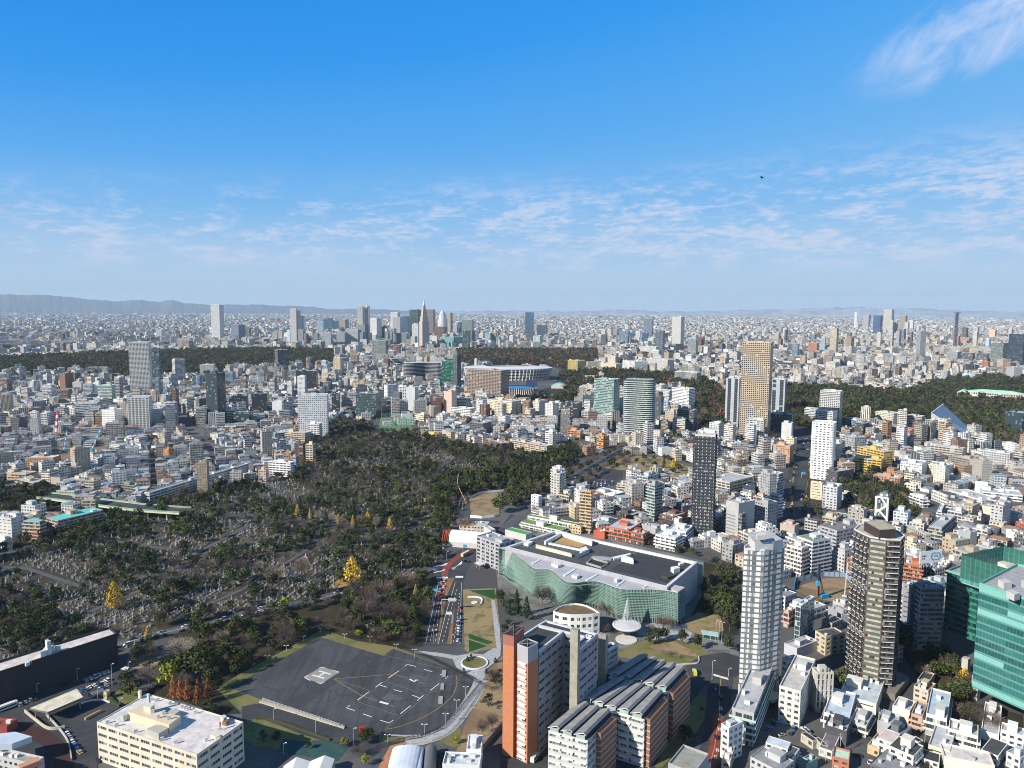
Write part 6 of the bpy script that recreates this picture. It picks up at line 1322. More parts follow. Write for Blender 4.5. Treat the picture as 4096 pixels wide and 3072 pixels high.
N('g',(910,290),(1080,310),(1112,275),372,(.48,.46,.38),'balc','khaki flats with vaulted green roofs',rc=(.25,.33,.26))
N('g',(900,535),(1045,570),(1135,545),640,(.09,.08,.08),'vert','dark brown low flats with a glass wall and dark metal roof',rc=(.35,.38,.42))
N('g',(1275,555),(1400,585),(1502,548),672,(.17,.09,.07),'balc','dark maroon flats with white balconies',rc=(.42,.45,.48))
N('g',(705,700),(800,715),(830,690),775,(.45,.12,.07),'plain','low windowless red annex beside the orange-red flats')
N('g',(815,665),(1010,700),(1130,650),800,(.5,.15,.07),'balc','orange-red stepped flats behind the museum',short='orange-red flats',rc=(.45,.5,.55))
N('g',(985,630),(1035,640),(1050,622),690,(.48,.14,.07),'punch','square orange-red tower hut rising from the stepped flats',units=0,big=False,reserve=False)
N('g',(1005,705),(1135,735),(1190,715),828,(.3,.11,.07),'balc','shaded lower wing of the orange-red flats',rc=(.4,.42,.45))  # wing's shade is put into a darker copy of the flats' wall colour
N('g',(1240,735),(1410,770),(1475,725),880,'white','balc','bright white stepped flats behind the museum, lower wing',short='white stepped flats',rc=(.62,.64,.66))
N('g',(1345,690),(1500,715),(1560,675),820,'white','balc','bright white stepped flats behind the museum, upper wing',rc=(.6,.62,.64))
N('g',(1285,655),(1330,668),(1357,660),738,'white','plain','left white water-tank tower of the stepped flats',units=0,big=False,reserve=False)
N('g',(1400,597),(1440,605),(1472,600),700,'white','plain','right white water-tank tower of the stepped flats',units=0,big=False,reserve=False)
N('g',(500,660),(595,675),(610,650),730,(.6,.42,.24),'punch','low tan wing at the foot of the slim tan tower')
N('g',(690,600),(850,630),(910,598),665,(.45,.46,.48),'punch','grey and cream low flats between slim tan tower and red annex')
N('g',(1120,640),(1240,690),(1290,660),790,(.36,.37,.38),'plain','plain grey block with a roof garden beside the white stepped flats')
N('g',(1880,285),(2080,235),(2200,200),330,(.5,.45,.36),'balc','long low beige flats right of the black-balcony tower')
N('g',(2000,305),(2100,330),(2130,300),430,(.04,.055,.08),'plain','dark navy box building in the right middle houses')
N('g',(135,570),(560,650),(590,615),690,(.62,.62,.58),'balc','upper row of white flats with a grass roof',rc=(.17,.27,.07),par=.5,units=0)
N('g',(75,625),(420,700),(485,665),745,(.62,.62,.58),'balc','lower row of white flats with a grass roof',rc=(.17,.28,.07),par=.5,units=0)
N('g',(-60,690),(120,735),(175,700),790,(.5,.5,.48),'plain','low white shed with a bright green roof',rc=(.08,.32,.1),par=.4,units=0,big=False,name='shed')
N('f',(1905,750),(2105,820),(2240,745),1045,(.38,.38,.4),'grid','grey research institute with braced windows beside the tunnel mouth',name='office_building',short='grey braced institute',rc=(.33,.33,.36),bay=6)
N('f',(1970,665),(2030,700),(2070,680),760,(.5,.5,.52),'plain','pale concrete stair tower above the grey braced institute',units=0,big=False,reserve=False)
N('e',(-60,580),(95,600),(205,565),800,(.55,.55,.53),'slit','white flats with a dark balcony side at the left cemetery edge',short='white left flats',name='apartment_block',bay=6)
N('e',(-60,760),(30,790),(110,775),860,(.7,.7,.68),'plain','low white annex in front of the white left flats')
N('e',(203,612),(340,620),(380,590),800,(.42,.36,.28),'balc','beige flats with turquoise roof, left wing',rc=(.14,.5,.47),par=.3,units=0,big=False,short='turquoise-roofed flats')
N('e',(400,585),(500,612),(887,440),715,(.4,.33,.26),'balc','long beige flats under a turquoise metal roof beside the graves',rc=(.14,.5,.47),par=.3,units=1,big=True)
N('e',(232,685),(330,700),(435,640),805,(.16,.06,.045),'balc','dark red brick flats in front of the turquoise-roofed flats')
N('e',(1245,370),(1290,375),(2150,175),465,(.5,.5,.48),'balc','very long pale grey balcony flats curving along the upper cemetery',short='long pale curving flats',bcol=(.14,.15,.17))
N('e',(1045,300),(1160,315),(1235,300),380,(.22,.22,.18),'balc','olive grey flats with a bright green roof',rc=(.2,.5,.33))
N('e',(545,325),(600,335),(692,300),362,'white','punch','white house with dark garage doors near the green viaduct')
N('e',(125,250),(290,290),(400,280),345,(.4,.38,.3),'balc','grey-beige flats beside the left tree belt')
N('e',(0,205),(220,215),(320,195),262,(.58,.42,.27),'balc','peach low flats at the left edge')
N('e',(905,205),(960,215),(1060,185),270,(.5,.48,.42),'balc','flats with a red barrel roof among the left houses',rc=(.5,.12,.1))
N('e',(215,70),(460,70),(525,30),145,(.42,.24,.14),'punch','brown school hall with a pale metal roof at left',rc=(.6,.66,.7),name='school',cat='building')
N('e',(-20,40),(140,60),(155,25),120,(.3,.32,.34),'ribbon','long grey shed with a saw-tooth roof at the left edge',name='office_building')
N('h',(475,312),(600,330),(642,300),520,(.48,.5,.53),'punch','pale blue-grey tower with stacked roof tanks beside the avenue',name='office_tower',cat='tower',short='pale tank-topped tower',bay=3.4)
N('h',(452,660),(595,705),(828,640),860,(.36,.38,.42),'ribbon','curved grey office with a wide dark roof by the avenue',name='office_building',short='curved grey office',rc=(.2,.19,.17))
N('h',(485,575),(600,610),(675,560),640,(.42,.44,.48),'plain','octagonal grey plant house on top of the curved grey office',units=0,big=False,reserve=False,name='plant_house')
N('h',(370,275),(470,290),(480,265),435,(.62,.52,.38),'slit','cream wing left of the pale tank-topped tower')
N('h',(938,398),(1038,412),(1064,372),632,(.12,.17,.17),'curtain','dark glass tower crossed by bold white diagonal beams',name='office_tower',cat='tower',short='white-braced glass tower')
N('h',(165,825),(290,860),(368,850),1105,(.66,.62,.54),'balc','cream flats with rows of round balconies',short='cream round-balcony flats',bay=3)
N('h',(250,752),(385,800),(542,770),1085,(.58,.62,.68),'balc','white office with a tapering glass corner and green roof',rc=(.22,.25,.17),bay=8)
N('h',(635,800),(715,830),(742,790),955,(.66,.66,.66),'plain','slim blank white block left of the round brown tower')
N('h',(1200,655),(1365,735),(1410,700),850,(.4,.39,.35),'punch','grey-beige office with square windows behind the round brown tower',name='office_building',short='grey-beige office')
N('h',(1390,660),(1500,680),(1615,640),800,(.36,.36,.34),'balc','grey flats with a broken roofline right of the grey-beige office')
N('h',(1490,785),(1640,850),(1705,830),895,(.27,.09,.06),'balc','dark red brick flats with a pale roof')
N('h',(1645,690),(1750,720),(1810,680),870,(.34,.36,.39),'plain','tall grey block with a blue outside staircase')
N('h',(1765,760),(1900,800),(1990,745),880,(.4,.33,.26),'punch','tan flats with a blue-grey roof behind the green glass building')
N('h',(2060,690),(2212,760),(2290,720),830,'white','plain','white gable-ended warehouse at the right edge',rc=(.7,.72,.75))
N('h',(2140,620),(2212,650),(2300,640),720,(.42,.12,.08),'punch','red brick flats at the right edge')
N('h',(1175,985),(1330,1010),(1498,975),1240,(.42,.15,.075),'balc','red-brick flats with a white end wall under the billboard',short='billboard flats',bay=3.4)
N('h',(1495,1000),(1540,1010),(1588,990),1140,(.4,.3,.22),'balc','brown balcony flats behind the billboard flats')
N('h',(1465,525),(1500,530),(1808,560),600,(.66,.66,.66),'balc','long white school with a red roof end',name='school',cat='building',rc=(.5,.53,.56),units=1)
N('h',(1415,350),(1540,400),(1560,380),480,(.62,.62,.6),'punch','white school block at the corner of the hill',name='school',cat='building')
N('h',(1560,350),(1850,440),(1860,400),480,(.62,.61,.58),'punch','long white school wing beside the tan court',name='school',cat='building')
N('h',(1790,275),(1900,290),(1905,270),380,'white','plain','blank white stair block of the hillside school')
N('h',(1850,365),(2200,400),(2300,380),450,(.66,.68,.7),'ribbon','very long white office with green window bands on the hill',name='office_building',fh=3.6)
N('h',(1850,470),(1990,500),(2035,480),575,(.15,.16,.18),'ribbon','charcoal low building on the hillside')
N('h',(765,45),(1000,70),(1078,100),200,'yellow','balc','nearest terrace of the ochre-yellow flats',reserve=False)
N('h',(912,215),(1140,250),(1170,230),305,(.45,.26,.18),'punch','salmon brick low flats on the wooded hill')
N('h',(560,90),(650,120),(752,150),275,(.35,.25,.18),'punch','brown flats behind the pale tank-topped tower')
N('h',(645,150),(740,170),(850,220),285,(.1,.1,.11),'punch','black flats behind the pale tank-topped tower')
N('h',(1180,290),(1280,310),(1298,290),360,(.6,.57,.5),'punch','cream house with arched windows on the wooded hill')
N('h',(1225,380),(1340,420),(1385,400),500,'white','balc','white stepped flats at the foot of the wooded hill')
N('h',(640,370),(730,400),(775,385),460,(.42,.42,.4),'punch','grey terraced flats by the wooded hill')
N('h',(2110,490),(2212,520),(2290,500),600,(.3,.22,.17),'balc','brown flats at the right edge of the hillside')
N('h',(-60,190),(90,215),(135,190),420,(.42,.43,.45),'balc','grey flats at the avenue with a green roof pool',short='grey avenue flats')
N('h',(20,380),(95,400),(125,370),600,(.6,.63,.66),'balc','ornate white flats at the avenue corner')
N('h',(105,640),(230,665),(270,650),760,(.42,.38,.32),'plain','low concrete block with a pink roof frame',rc=(.62,.3,.33))
N('h',(185,1335),(345,1400),(500,1340),1480,(.6,.58,.55),'balc','white flats with a maroon roof band beside the building site')
N('h',(560,1310),(660,1350),(722,1310),1400,(.45,.44,.4),'balc','beige low flats beside the building site')
N('h',(520,1360),(640,1440),(712,1400),1510,(.33,.34,.36),'plain','grey metal-roofed block in front of the building site')
N('h',(135,1395),(180,1410),(235,1390),1540,(.55,.33,.24),'balc','curved peach building with green bands',short='curved peach building')
N('l',(238,262),(283,275),(400,285),598,(.42,.55,.6),'curtain','slim pale blue glass office with a white side wall',name='office_building',short='slim blue glass office')
N('l',(408,480),(500,535),(668,515),690,(.5,.43,.3),'punch','square tan office with a dark blue-grey roof',name='office_building',short='square tan office',rc=(.07,.08,.1),units=1,big=False,bay=5)
N('l',(465,385),(555,420),(645,400),500,(.34,.32,.28),'punch','small grey-brown office behind the square tan office',rc=(.12,.13,.14))
N('l',(140,590),(250,640),(430,625),720,(.45,.46,.5),'plain','pale grey block with a white zigzag stair',short='pale zigzag block')
N('l',(120,715),(170,745),(270,740),900,(.52,.5,.44),'punch','beige flats beside the grey striped tower')
N('l',(98,960),(283,1010),(400,930),1315,(.62,.6,.55),'punch','cream stone flats with glass balconies, front block',short='cream stone flats',rc=(.5,.48,.45),bay=3.6)
N('l',(215,830),(330,880),(440,800),960,(.62,.6,.55),'punch','cream penthouse storey of the stone flats',reserve=False,units=1,big=False)
N('l',(380,800),(425,850),(575,760),1180,(.5,.48,.43),'vert','rear block of the cream stone flats with tall fins')
N('l',(615,1030),(935,1120),(1000,1050),1215,(.7,.67,.6),'slit','long white house block with a cluttered roof under the round brown tower',short='long white house block',rc=(.45,.5,.54),units=6)
N('l',(1260,960),(1385,1005),(1450,930),1135,(.52,.47,.38),'punch','narrow cream house with a dark curved roof and maroon terrace',rc=(.2,.08,.06),short='narrow cream house')
N('l',(1290,905),(1385,935),(1440,880),990,(.48,.44,.36),'plain','top storey under the dark curved roof',reserve=False,rc=(.06,.06,.07),units=0,big=False)
N('l',(1075,1130),(1225,1180),(1275,1100),1300,(.7,.67,.6),'plain','white house with a grey roof right of the long white block',rc=(.45,.46,.46))
N('l',(1238,1200),(1335,1230),(1380,1140),1360,(.5,.3,.2),'balc','orange narrow flats with a blue-grey roof',short='orange narrow flats',rc=(.22,.25,.3))
N('l',(1365,1200),(1545,1250),(1570,1180),1420,(.6,.58,.54),'balc','white flats with a pale blue roof and roof lamp',short='pale blue roofed flats',rc=(.42,.5,.58))
N('l',(1560,1330),(1815,1400),(1835,1310),1545,(.68,.66,.62),'balc','white flats with grey roof plant and dark windows',short='white plant-roofed flats',rc=(.36,.36,.35),units=5)
N('l',(1840,1345),(1995,1390),(2005,1340),1450,'white','plain','small white walled house with an empty roof terrace')
N('l',(2010,1340),(2212,1400),(2290,1360),1500,'white','punch','white flats with a raised block at the right edge')
N('l',(2060,1530),(2180,1590),(2260,1500),1700,(.55,.57,.6),'punch','pale blue house at the bottom right corner')
N('l',(1520,1570),(1960,1659),(2000,1560),1780,(.68,.62,.57),'plain','large low building with a bare pinkish white roof',rc=(.62,.57,.53),units=1,big=False,short='pinkish white roof')
N('l',(1385,1470),(1570,1530),(1625,1460),1640,(.65,.58,.44),'slit','cream low house with a wide pale grey roof',rc=(.42,.45,.5),units=1,big=False)
N('l',(480,1190),(700,1250),(750,1190),1370,(.66,.66,.65),'balc','white stepped flats with a pale roof terrace',rc=(.45,.52,.6),short='white terrace flats')
N('l',(488,1300),(680,1360),(725,1280),1480,(.07,.075,.085),'plain','black windowless box house',short='black box house',rc=(.5,.5,.5))
N('l',(700,1260),(850,1310),(910,1240),1400,(.5,.5,.48),'balc','grey and white flats behind the black box house')
N('l',(945,1260),(1110,1310),(1225,1250),1400,(.4,.42,.43),'plain','grey terraced house with a chimney cowl')
N('l',(1020,1340),(1170,1400),(1240,1370),1500,(.14,.16,.18),'plain','dark slate flat-roofed house',rc=(.16,.18,.2))
N('l',(860,1470),(960,1510),(1040,1480),1570,(.55,.4,.24),'punch','small tan house with a pale roof')
N('l',(555,1570),(700,1610),(800,1560),1700,(.42,.16,.1),'punch','brick house with a bright mint-green roof',rc=(.45,.66,.52),units=0,big=False,short='mint-roofed house')
N('l',(265,1600),(330,1640),(430,1610),1720,(.2,.32,.28),'plain','teal roofed shed at the bottom edge',rc=(.2,.34,.3),name='shed')
N('l',(1265,100-30),(1325,110),(1528,90),640,(.3,.31,.33),'ribbon','grey office behind horizontal louvres',name='office_building',short='louvred grey office',bay=6)
N('l',(1170,70),(1240,90),(1300,60),600,(.26,.27,.29),'slit','dark concrete stair block beside the louvred grey office')
N('l',(1145,400),(1235,420),(1290,440),640,(.03,.03,.03),'plain','low black building beside the louvred grey office')
N('k',(1900,1150),(2090,1200),(2240,1130),1480,(.42,.42,.42),'balc','grey flats with mint balconies beside the road',bcol=(.42,.55,.53),short='mint balcony flats')
N('k',(1808,1290),(1875,1330),(1995,1270),1610,(.7,.7,.7),'punch','sculpted white narrow house beside the red road lane',short='sculpted white house')
N('k',(1810,1600),(1885,1620),(1925,1570),1720,(.6,.55,.42),'punch','small white house with a grey roof at the bottom edge')
N('k',(1350,1630),(1480,1490-20),(1700,1500),1700,(.35,.35,.36),'plain','grey flat-roofed building with a roof garden of white pebbles',rc=(.3,.3,.26),units=0,big=False,reserve=True)
N('k',(1490,1660),(1600,1720),(1720,1650),1800,(.5,.53,.56),'plain','grey-blue flat-roofed house at the bottom edge')
# the rest of the city
WALLC=np.array([(.72,.72,.71),(.66,.66,.64),(.6,.58,.52),(.5,.5,.5),(.58,.5,.38),(.42,.42,.42),(.3,.31,.33),(.74,.73,.7),(.36,.22,.14),(.62,.6,.55),(.25,.17,.13),(.14,.15,.16),(.48,.4,.32),(.5,.56,.6)])
WALLN=['white','off-white','pale cream','light grey','cream','mid grey','slate grey','bright white','brown brick','ivory','dark brown','charcoal','beige','pale blue']
WALLW=np.array([10,9,8,7,6,6,4,8,3.2,7,2,2,4,2.5]);WALLW=WALLW/WALLW.sum()
ROOFC=np.array([(.42,.43,.45),(.3,.31,.33),(.6,.61,.62),(.2,.21,.23),(.1,.1,.11),(.5,.55,.6),(.36,.5,.45),(.33,.14,.1),(.48,.46,.42),(.16,.34,.28)])
ROOFN=['grey','dull grey','pale','dark grey','black','pale blue','grey-green','red-brown','dusty','green']
ROOFW=np.array([10,9,6,6,3.5,5,.8,1.0,5,.7]);ROOFW=ROOFW/ROOFW.sum()
def lots(y0,y1,step,ndist,dens,angs,seed):
 """jittered lots laid out in small districts, each with a street grid of its own"""
 r=np.random.default_rng(seed);xm=y1*.80+150
 sx=r.uniform(-xm,xm,ndist);sy=r.uniform(y0-200,y1+200,ndist);sa=r.choice(angs,ndist)+r.normal(0,.05,ndist)
 out=[]
 from mathutils.kdtree import KDTree
 kd=KDTree(ndist)
 for i in range(ndist):kd.insert((sx[i],sy[i],0),i)
 kd.balance();n=int(2*xm/step*1.5);
 for d in range(ndist):
  R=0
  rad=math.sqrt(4*xm*(y1-y0)/ndist)*1.1;k=int(rad/step)+1
  I,J=np.meshgrid(np.arange(-k,k+1),np.arange(-k,k+1));I=I.ravel();J=J.ravel()
  u=I*step+np.floor(I/5)*step*.5+r.uniform(-.1,.1,I.shape)*step;v=J*step*1.05+np.floor(J/2)*step*.42+r.uniform(-.08,.08,I.shape)*step
  c,s=math.cos(sa[d]),math.sin(sa[d]);X=sx[d]+u*c-v*s;Y=sy[d]+u*s+v*c
  ok=(Y>y0)&(Y<y1)&(np.abs(X)<Y*.77+60)&(r.random(X.shape)<dens)
  X,Y=X[ok],Y[ok]
  if len(X)==0:continue
  near=np.array([kd.find((x,y,0))[1]==d for x,y in zip(X,Y)],bool)
  out.append(np.stack([X[near],Y[near],np.full(near.sum(),sa[d])],1))
 return np.concatenate(out)if out else np.zeros((0,3))
def free(L,w,d):
 ok=occ(L[:,0],L[:,1])==0
 c,s=np.cos(L[:,2]),np.sin(L[:,2])
 for a,b in((-.5,-.5),(.5,-.5),(.5,.5),(-.5,.5),(0,.5),(0,-.5),(.5,0),(-.5,0)):
  ok&=occ(L[:,0]+a*w*c-b*d*s,L[:,1]+a*w*s+b*d*c)==0
 return ok
def fnoise(x,y,s,ph):
 return.5+.25*(np.sin(x/s+ph)*np.cos(y/s*1.3+ph*2)+np.sin(x/s*2.3+y/s*1.7+ph*3)*.6+np.cos(y/s*2.9-x/s*.8+ph)*.4)
def boxes(x,y,z0,w,d,h,th,wc,rc,sty,bay=3.4,fh=3.3,gable=None,seed=0):
 """numpy: one quad wall each side + roof; returns (V, groups)"""
 n=len(x);c,s=np.cos(th),np.sin(th)
 P=FOOT[None]*np.stack([w,d],1)[:,None];X=x[:,None]+P[...,0]*c[:,None]-P[...,1]*s[:,None];Y=y[:,None]+P[...,0]*s[:,None]+P[...,1]*c[:,None]
 V=np.zeros((n,8,3));V[:,:4,0]=X;V[:,:4,1]=Y;V[:,4:,0]=X;V[:,4:,1]=Y;V[:,:4,2]=z0[:,None];V[:,4:,2]=(z0+h)[:,None]
 b=np.arange(n)[:,None]*8;r=np.random.default_rng(seed)
 F=np.stack([b+np.array([[i,(i+1)%4,(i+1)%4+4,i+4]])for i in range(4)],1).reshape(-1,4)
 nu=np.maximum(1,np.round(np.stack([w,d,w,d],1)/bay));nv=np.maximum(1,np.round(h/fh))[:,None]*np.ones((1,4));off=np.floor(r.uniform(0,900,(n,4)))
 uv=np.zeros((n,4,4,2));uv[...,0]=off[...,None];uv[...,1]=off[...,None]
 uv[...,1,0]+=nu;uv[...,2,0]+=nu;uv[...,2,1]+=nv;uv[...,3,1]+=nv
 g=[(F,uv.reshape(-1,4,2),np.repeat(wc,4,0),np.repeat(sty,4))]
 T_=b+np.array([[4,5,6,7]])
 g.append((T_,None,rc,np.full(n,0)))
 return V.reshape(-1,3),g
def join(parts):
 off=0;Vs=[];gs=[]
 for V,g in parts:
  Vs.append(V);gs+=[(F+off,uv,c,m)for F,uv,c,m in g];off+=len(V)
 return np.concatenate(Vs),gs
STYL=[ROOF,PUNCH,RIBB,BALC,ATT,CURT,VERT]
ANG=[math.radians(a)for a in(22,28,38,50,62,-12,8)]
def heights(x,y,r):
 """storeys by district: low houses near, mid-rise belts along the avenues, mixed beyond"""
 n=len(x);u,v,w=proj_np(np.stack([x,y,np.zeros(n)],1));U=u/4096*2212;Vv=v/3072*1659
 base=r.gamma(3.0,.55,n)+1.3
 mid=r.random(n)
 tallp=np.where(y>1250,.16,np.where(y<620,.005,.035))+np.where((y>1500)&(np.abs(x)<500),.12,0)+.34*(fnoise(x,y,260,1.7)>.66)-.12*(fnoise(x,y,330,4.1)<.45)
 tallp=np.where((U<640)&(Vv>925),.03,tallp);tallp=np.where((U>1180)&(U<1700)&(Vv>955),.05,tallp)
 f=np.where(mid<tallp,r.uniform(6,13,n),base);return np.clip(f,1.7,14)
rk=random.Random(31)
for k in range(46):
 y0=rk.uniform(1500,5200);x0=rk.uniform(-.6,.6)*y0;a=rk.choice([.35,.9,1.45,2.2,2.8])+rk.uniform(-.15,.15);L=rk.uniform(500,1900);w=rk.uniform(3.5,7);dx,dy=math.cos(a),math.sin(a)
 if y0>1500:fill_poly([(x0-dx*L-dy*w,y0-dy*L+dx*w),(x0+dx*L-dy*w,y0+dy*L+dx*w),(x0+dx*L+dy*w,y0+dy*L-dx*w),(x0-dx*L+dy*w,y0-dy*L-dx*w)],4,0,True)
NEAR=lots(300,1250,14,90,.97,ANG,5);MID=lots(1250,2600,17,260,.96,ANG,6);FAR=lots(2600,6500,34,260,.93,ANG,7)
def make(L,lo,hi,seed,jit=(.68,.95)):
 r=np.random.default_rng(seed);n=len(L);st=np.clip(r.lognormal(-.32,.32,(n,2)),.35,1.15);w=lo+(hi-lo)*st[:,0];d=lo+(hi-lo)*st[:,1]
 big=r.random(n)<.06;w=np.where(big,w*1.7,w)
 ok=free(L,w,d);L,w,d=L[ok],w[ok],d[ok];n=len(L)
 fl=heights(L[:,0],L[:,1],r);tall=fl>5.5
 wi=r.choice(len(WALLC),n,p=WALLW);ri=r.choice(len(ROOFC),n,p=ROOFW)
 wc=WALLC[wi]*r.uniform(.7,1.08,(n,1));rc=ROOFC[ri]*r.uniform(.45,.95,(n,1))
 sty=np.where(tall,r.choice([1,2,3,3,2,1,6],n),r.choice([1,1,1,3,4,1],n))
 hip=(~tall)&(fl<3.6)&(r.random(n)<.5)
 rc=np.where(hip[:,None],np.array([(.1,.105,.115),(.16,.17,.18),(.24,.25,.27),(.3,.17,.12),(.3,.35,.38)])[r.integers(0,5,n)],rc)
 wc=np.where((r.random(n)<np.where(L[:,0]>0,.42,.25))[:,None],wc*np.array([1.02,.96,.86]),wc)
 return dict(x=L[:,0],y=L[:,1],th=L[:,2],w=w,d=d,h=np.round(fl)*3.1+r.uniform(0,1,n),wc=np.clip(wc,0,.8),rc=np.clip(rc,0,.75),sty=sty,hip=hip,wi=wi,ri=ri)
N1=make(NEAR,7,15.5,21);N2=make(MID,9,19,22);N3=make(FAR,14,34,23)
N3['hip'][:]=False
def vis(D):
 P=np.stack([D['x'],D['y'],D['h']*.5],1);u,v,w=proj_np(P);return(u>-40)&(u<4136)&(v<3110)&(P[:,1]>100)
ALLN={k:np.concatenate([N1[k],N2[k]])for k in N1}
ds=np.hypot(ALLN['x'],ALLN['y']);score=np.sqrt(ALLN['w']*ALLN['d']+ALLN['w']*ALLN['h'])/ds;score[~vis(ALLN)]=-1
order=np.argsort(-score);NIND=235;IND=order[:NIND];keep=np.ones(len(ds),bool);keep[IND]=False
keep&=np.where(ds<900,vis(ALLN)|(ds>450),True)
REST={k:ALLN[k][keep]for k in ALLN}
def stuff_city(name,D,label,gabled=True,clut=0,fh=3.3,bay=3.4,seed=3):
 parts=[boxes(D['x'],D['y'],np.zeros(len(D['x'])),D['w'],D['d'],D['h'],D['th'],D['wc'],D['rc'],D['sty'],bay,fh,seed=seed)]
 r=np.random.default_rng(seed+1)
 if gabled and D['hip'].any():
  q=D['hip'];parts.append(hips(D['x'][q],D['y'][q],D['h'][q],D['w'][q],D['d'][q],r.uniform(1.2,2.3,q.sum()),D['th'][q],D['rc'][q]))
 if clut:
  q=~D['hip'];n0=q.sum()
  for k in range(clut):
   a=r.uniform(-.33,.33,n0)*D['w'][q];b=r.uniform(-.33,.33,n0)*D['d'][q];c,s=np.cos(D['th'][q]),np.sin(D['th'][q]);sel=r.random(n0)<(.7 if k==0 else.6)
   bw=np.where(k==0,r.uniform(.14,.3,n0)*D['w'][q],r.uniform(1,2.5,n0));bd=np.where(k==0,r.uniform(.14,.35,n0)*D['d'][q],r.uniform(1,2.2,n0));bh=np.where(k==0,r.uniform(2,4,n0),r.uniform(.8,1.8,n0))
   cc=D['wc'][q]*r.uniform(.9,1.1,(n0,1));m=sel
   parts.append(boxes((D['x'][q]+a*c-b*s)[m],(D['y'][q]+a*s+b*c)[m],D['h'][q][m]-.02,bw[m],bd[m],bh[m],D['th'][q][m],cc[m],D['rc'][q][m],np.full(m.sum(),4),bay,fh,seed=seed+k))
 V,g=join(parts);o=mesh_np(name,V,g,STYL);tag(o,label,'buildings',kind='stuff');return o
MANY=[]
for reg,ua,ub,va,vb_,ta,tb,n in(('b',150,1180,440,500,300,400,30),('b',1150,2200,440,520,330,420,26),('c',100,1950,440,560,370,470,34),('d',50,2100,380,560,300,450,44),('a',100,2150,380,470,330,420,26),('a',600,2150,800,1150,690,980,14),('b',100,2150,620,1000,540,850,30)):
 for k in range(n):
  u=rnd.uniform(ua,ub);vb2=rnd.uniform(va,vb_);vt=vb2-rnd.uniform(.25,1)*(vb2-ta)*.75 if reg!='b' or va<600 else vb2-rnd.uniform(60,130);w=rnd.uniform(22,60)*(1.3 if vb2>600 else 1);x,y,h=base_under(reg,u+w*.6,vt,vb2)
  if occ(np.array([x]),np.array([y]))[0]in(1,2,3)or h<20 or h>190:continue
  cn=rnd.choice(['white','offw','lgrey','lgrey','grey','bluegrey','bluegrey','beige','brown','dgrey','lblue','tan']);WD=dict(offw='off-white',lgrey='light grey',bluegrey='blue-grey',dgrey='dark grey',lblue='pale blue').get(cn,cn)
  T(reg,u,u+w*rnd.uniform(.55,.8),u+w,vt,vb2,cn,rnd.choice(['ribbon','balc','vert','punch','curtain']),near_label(x,y,f"{WD} {'tower' if h > 60 else 'mid-rise block'} standing out of the low city"),group='unnamed towers and blocks of the far city',detail=False,units=1)
def free_again(D):return D
stuff_city('city_houses',REST,'dense mass of low houses and flats filling the nearer city blocks',clut=3)
stuff_city('city_blocks',N3,'mass of mid-rise blocks across the middle distance',gabled=False,clut=1,seed=13)
def far_city():
 parts=[]
 for(y0,y1,n,lo,hi,hm,sd)in((6500,10500,17000,14,42,1.0,1),(10500,18000,20000,22,70,1.0,2),(18000,38000,24000,40,170,1.0,4)):
  r=np.random.default_rng(sd);y=np.sqrt(r.uniform(y0**2,y1**2,n));x=r.uniform(-.76,.76,n)*y
  dn=fnoise(x,y,900,sd);ok=dn>.22;x,y,dn=x[ok],y[ok],dn[ok];n=len(x)
  w=r.uniform(lo,hi,n);d=r.uniform(lo,hi,n);h=np.clip(r.gamma(2.2,3.6,n)+4,5,45)*np.where(r.random(n)<.04,1.9,1)
  wi=r.choice(len(WALLC),n,p=WALLW);ri=r.choice(len(ROOFC),n,p=ROOFW)
  parts.append(boxes(x,y,np.zeros(n),w,d,h,r.choice(ANG,n),np.clip(WALLC[wi]*r.uniform(.72,1.12,(n,1)),0,.8),ROOFC[ri]*.75,r.choice([1,2,3,4],n),4,3.4,seed=sd))
 V,g=join(parts);tag(mesh_np('distant_city',V,g,STYL),'endless mass of small far buildings reaching the horizon','buildings',kind='stuff')
far_city()
NUMW=['','single','two','three','four','five','six','seven','eight','nine','ten','eleven','twelve','thirteen','fourteen']
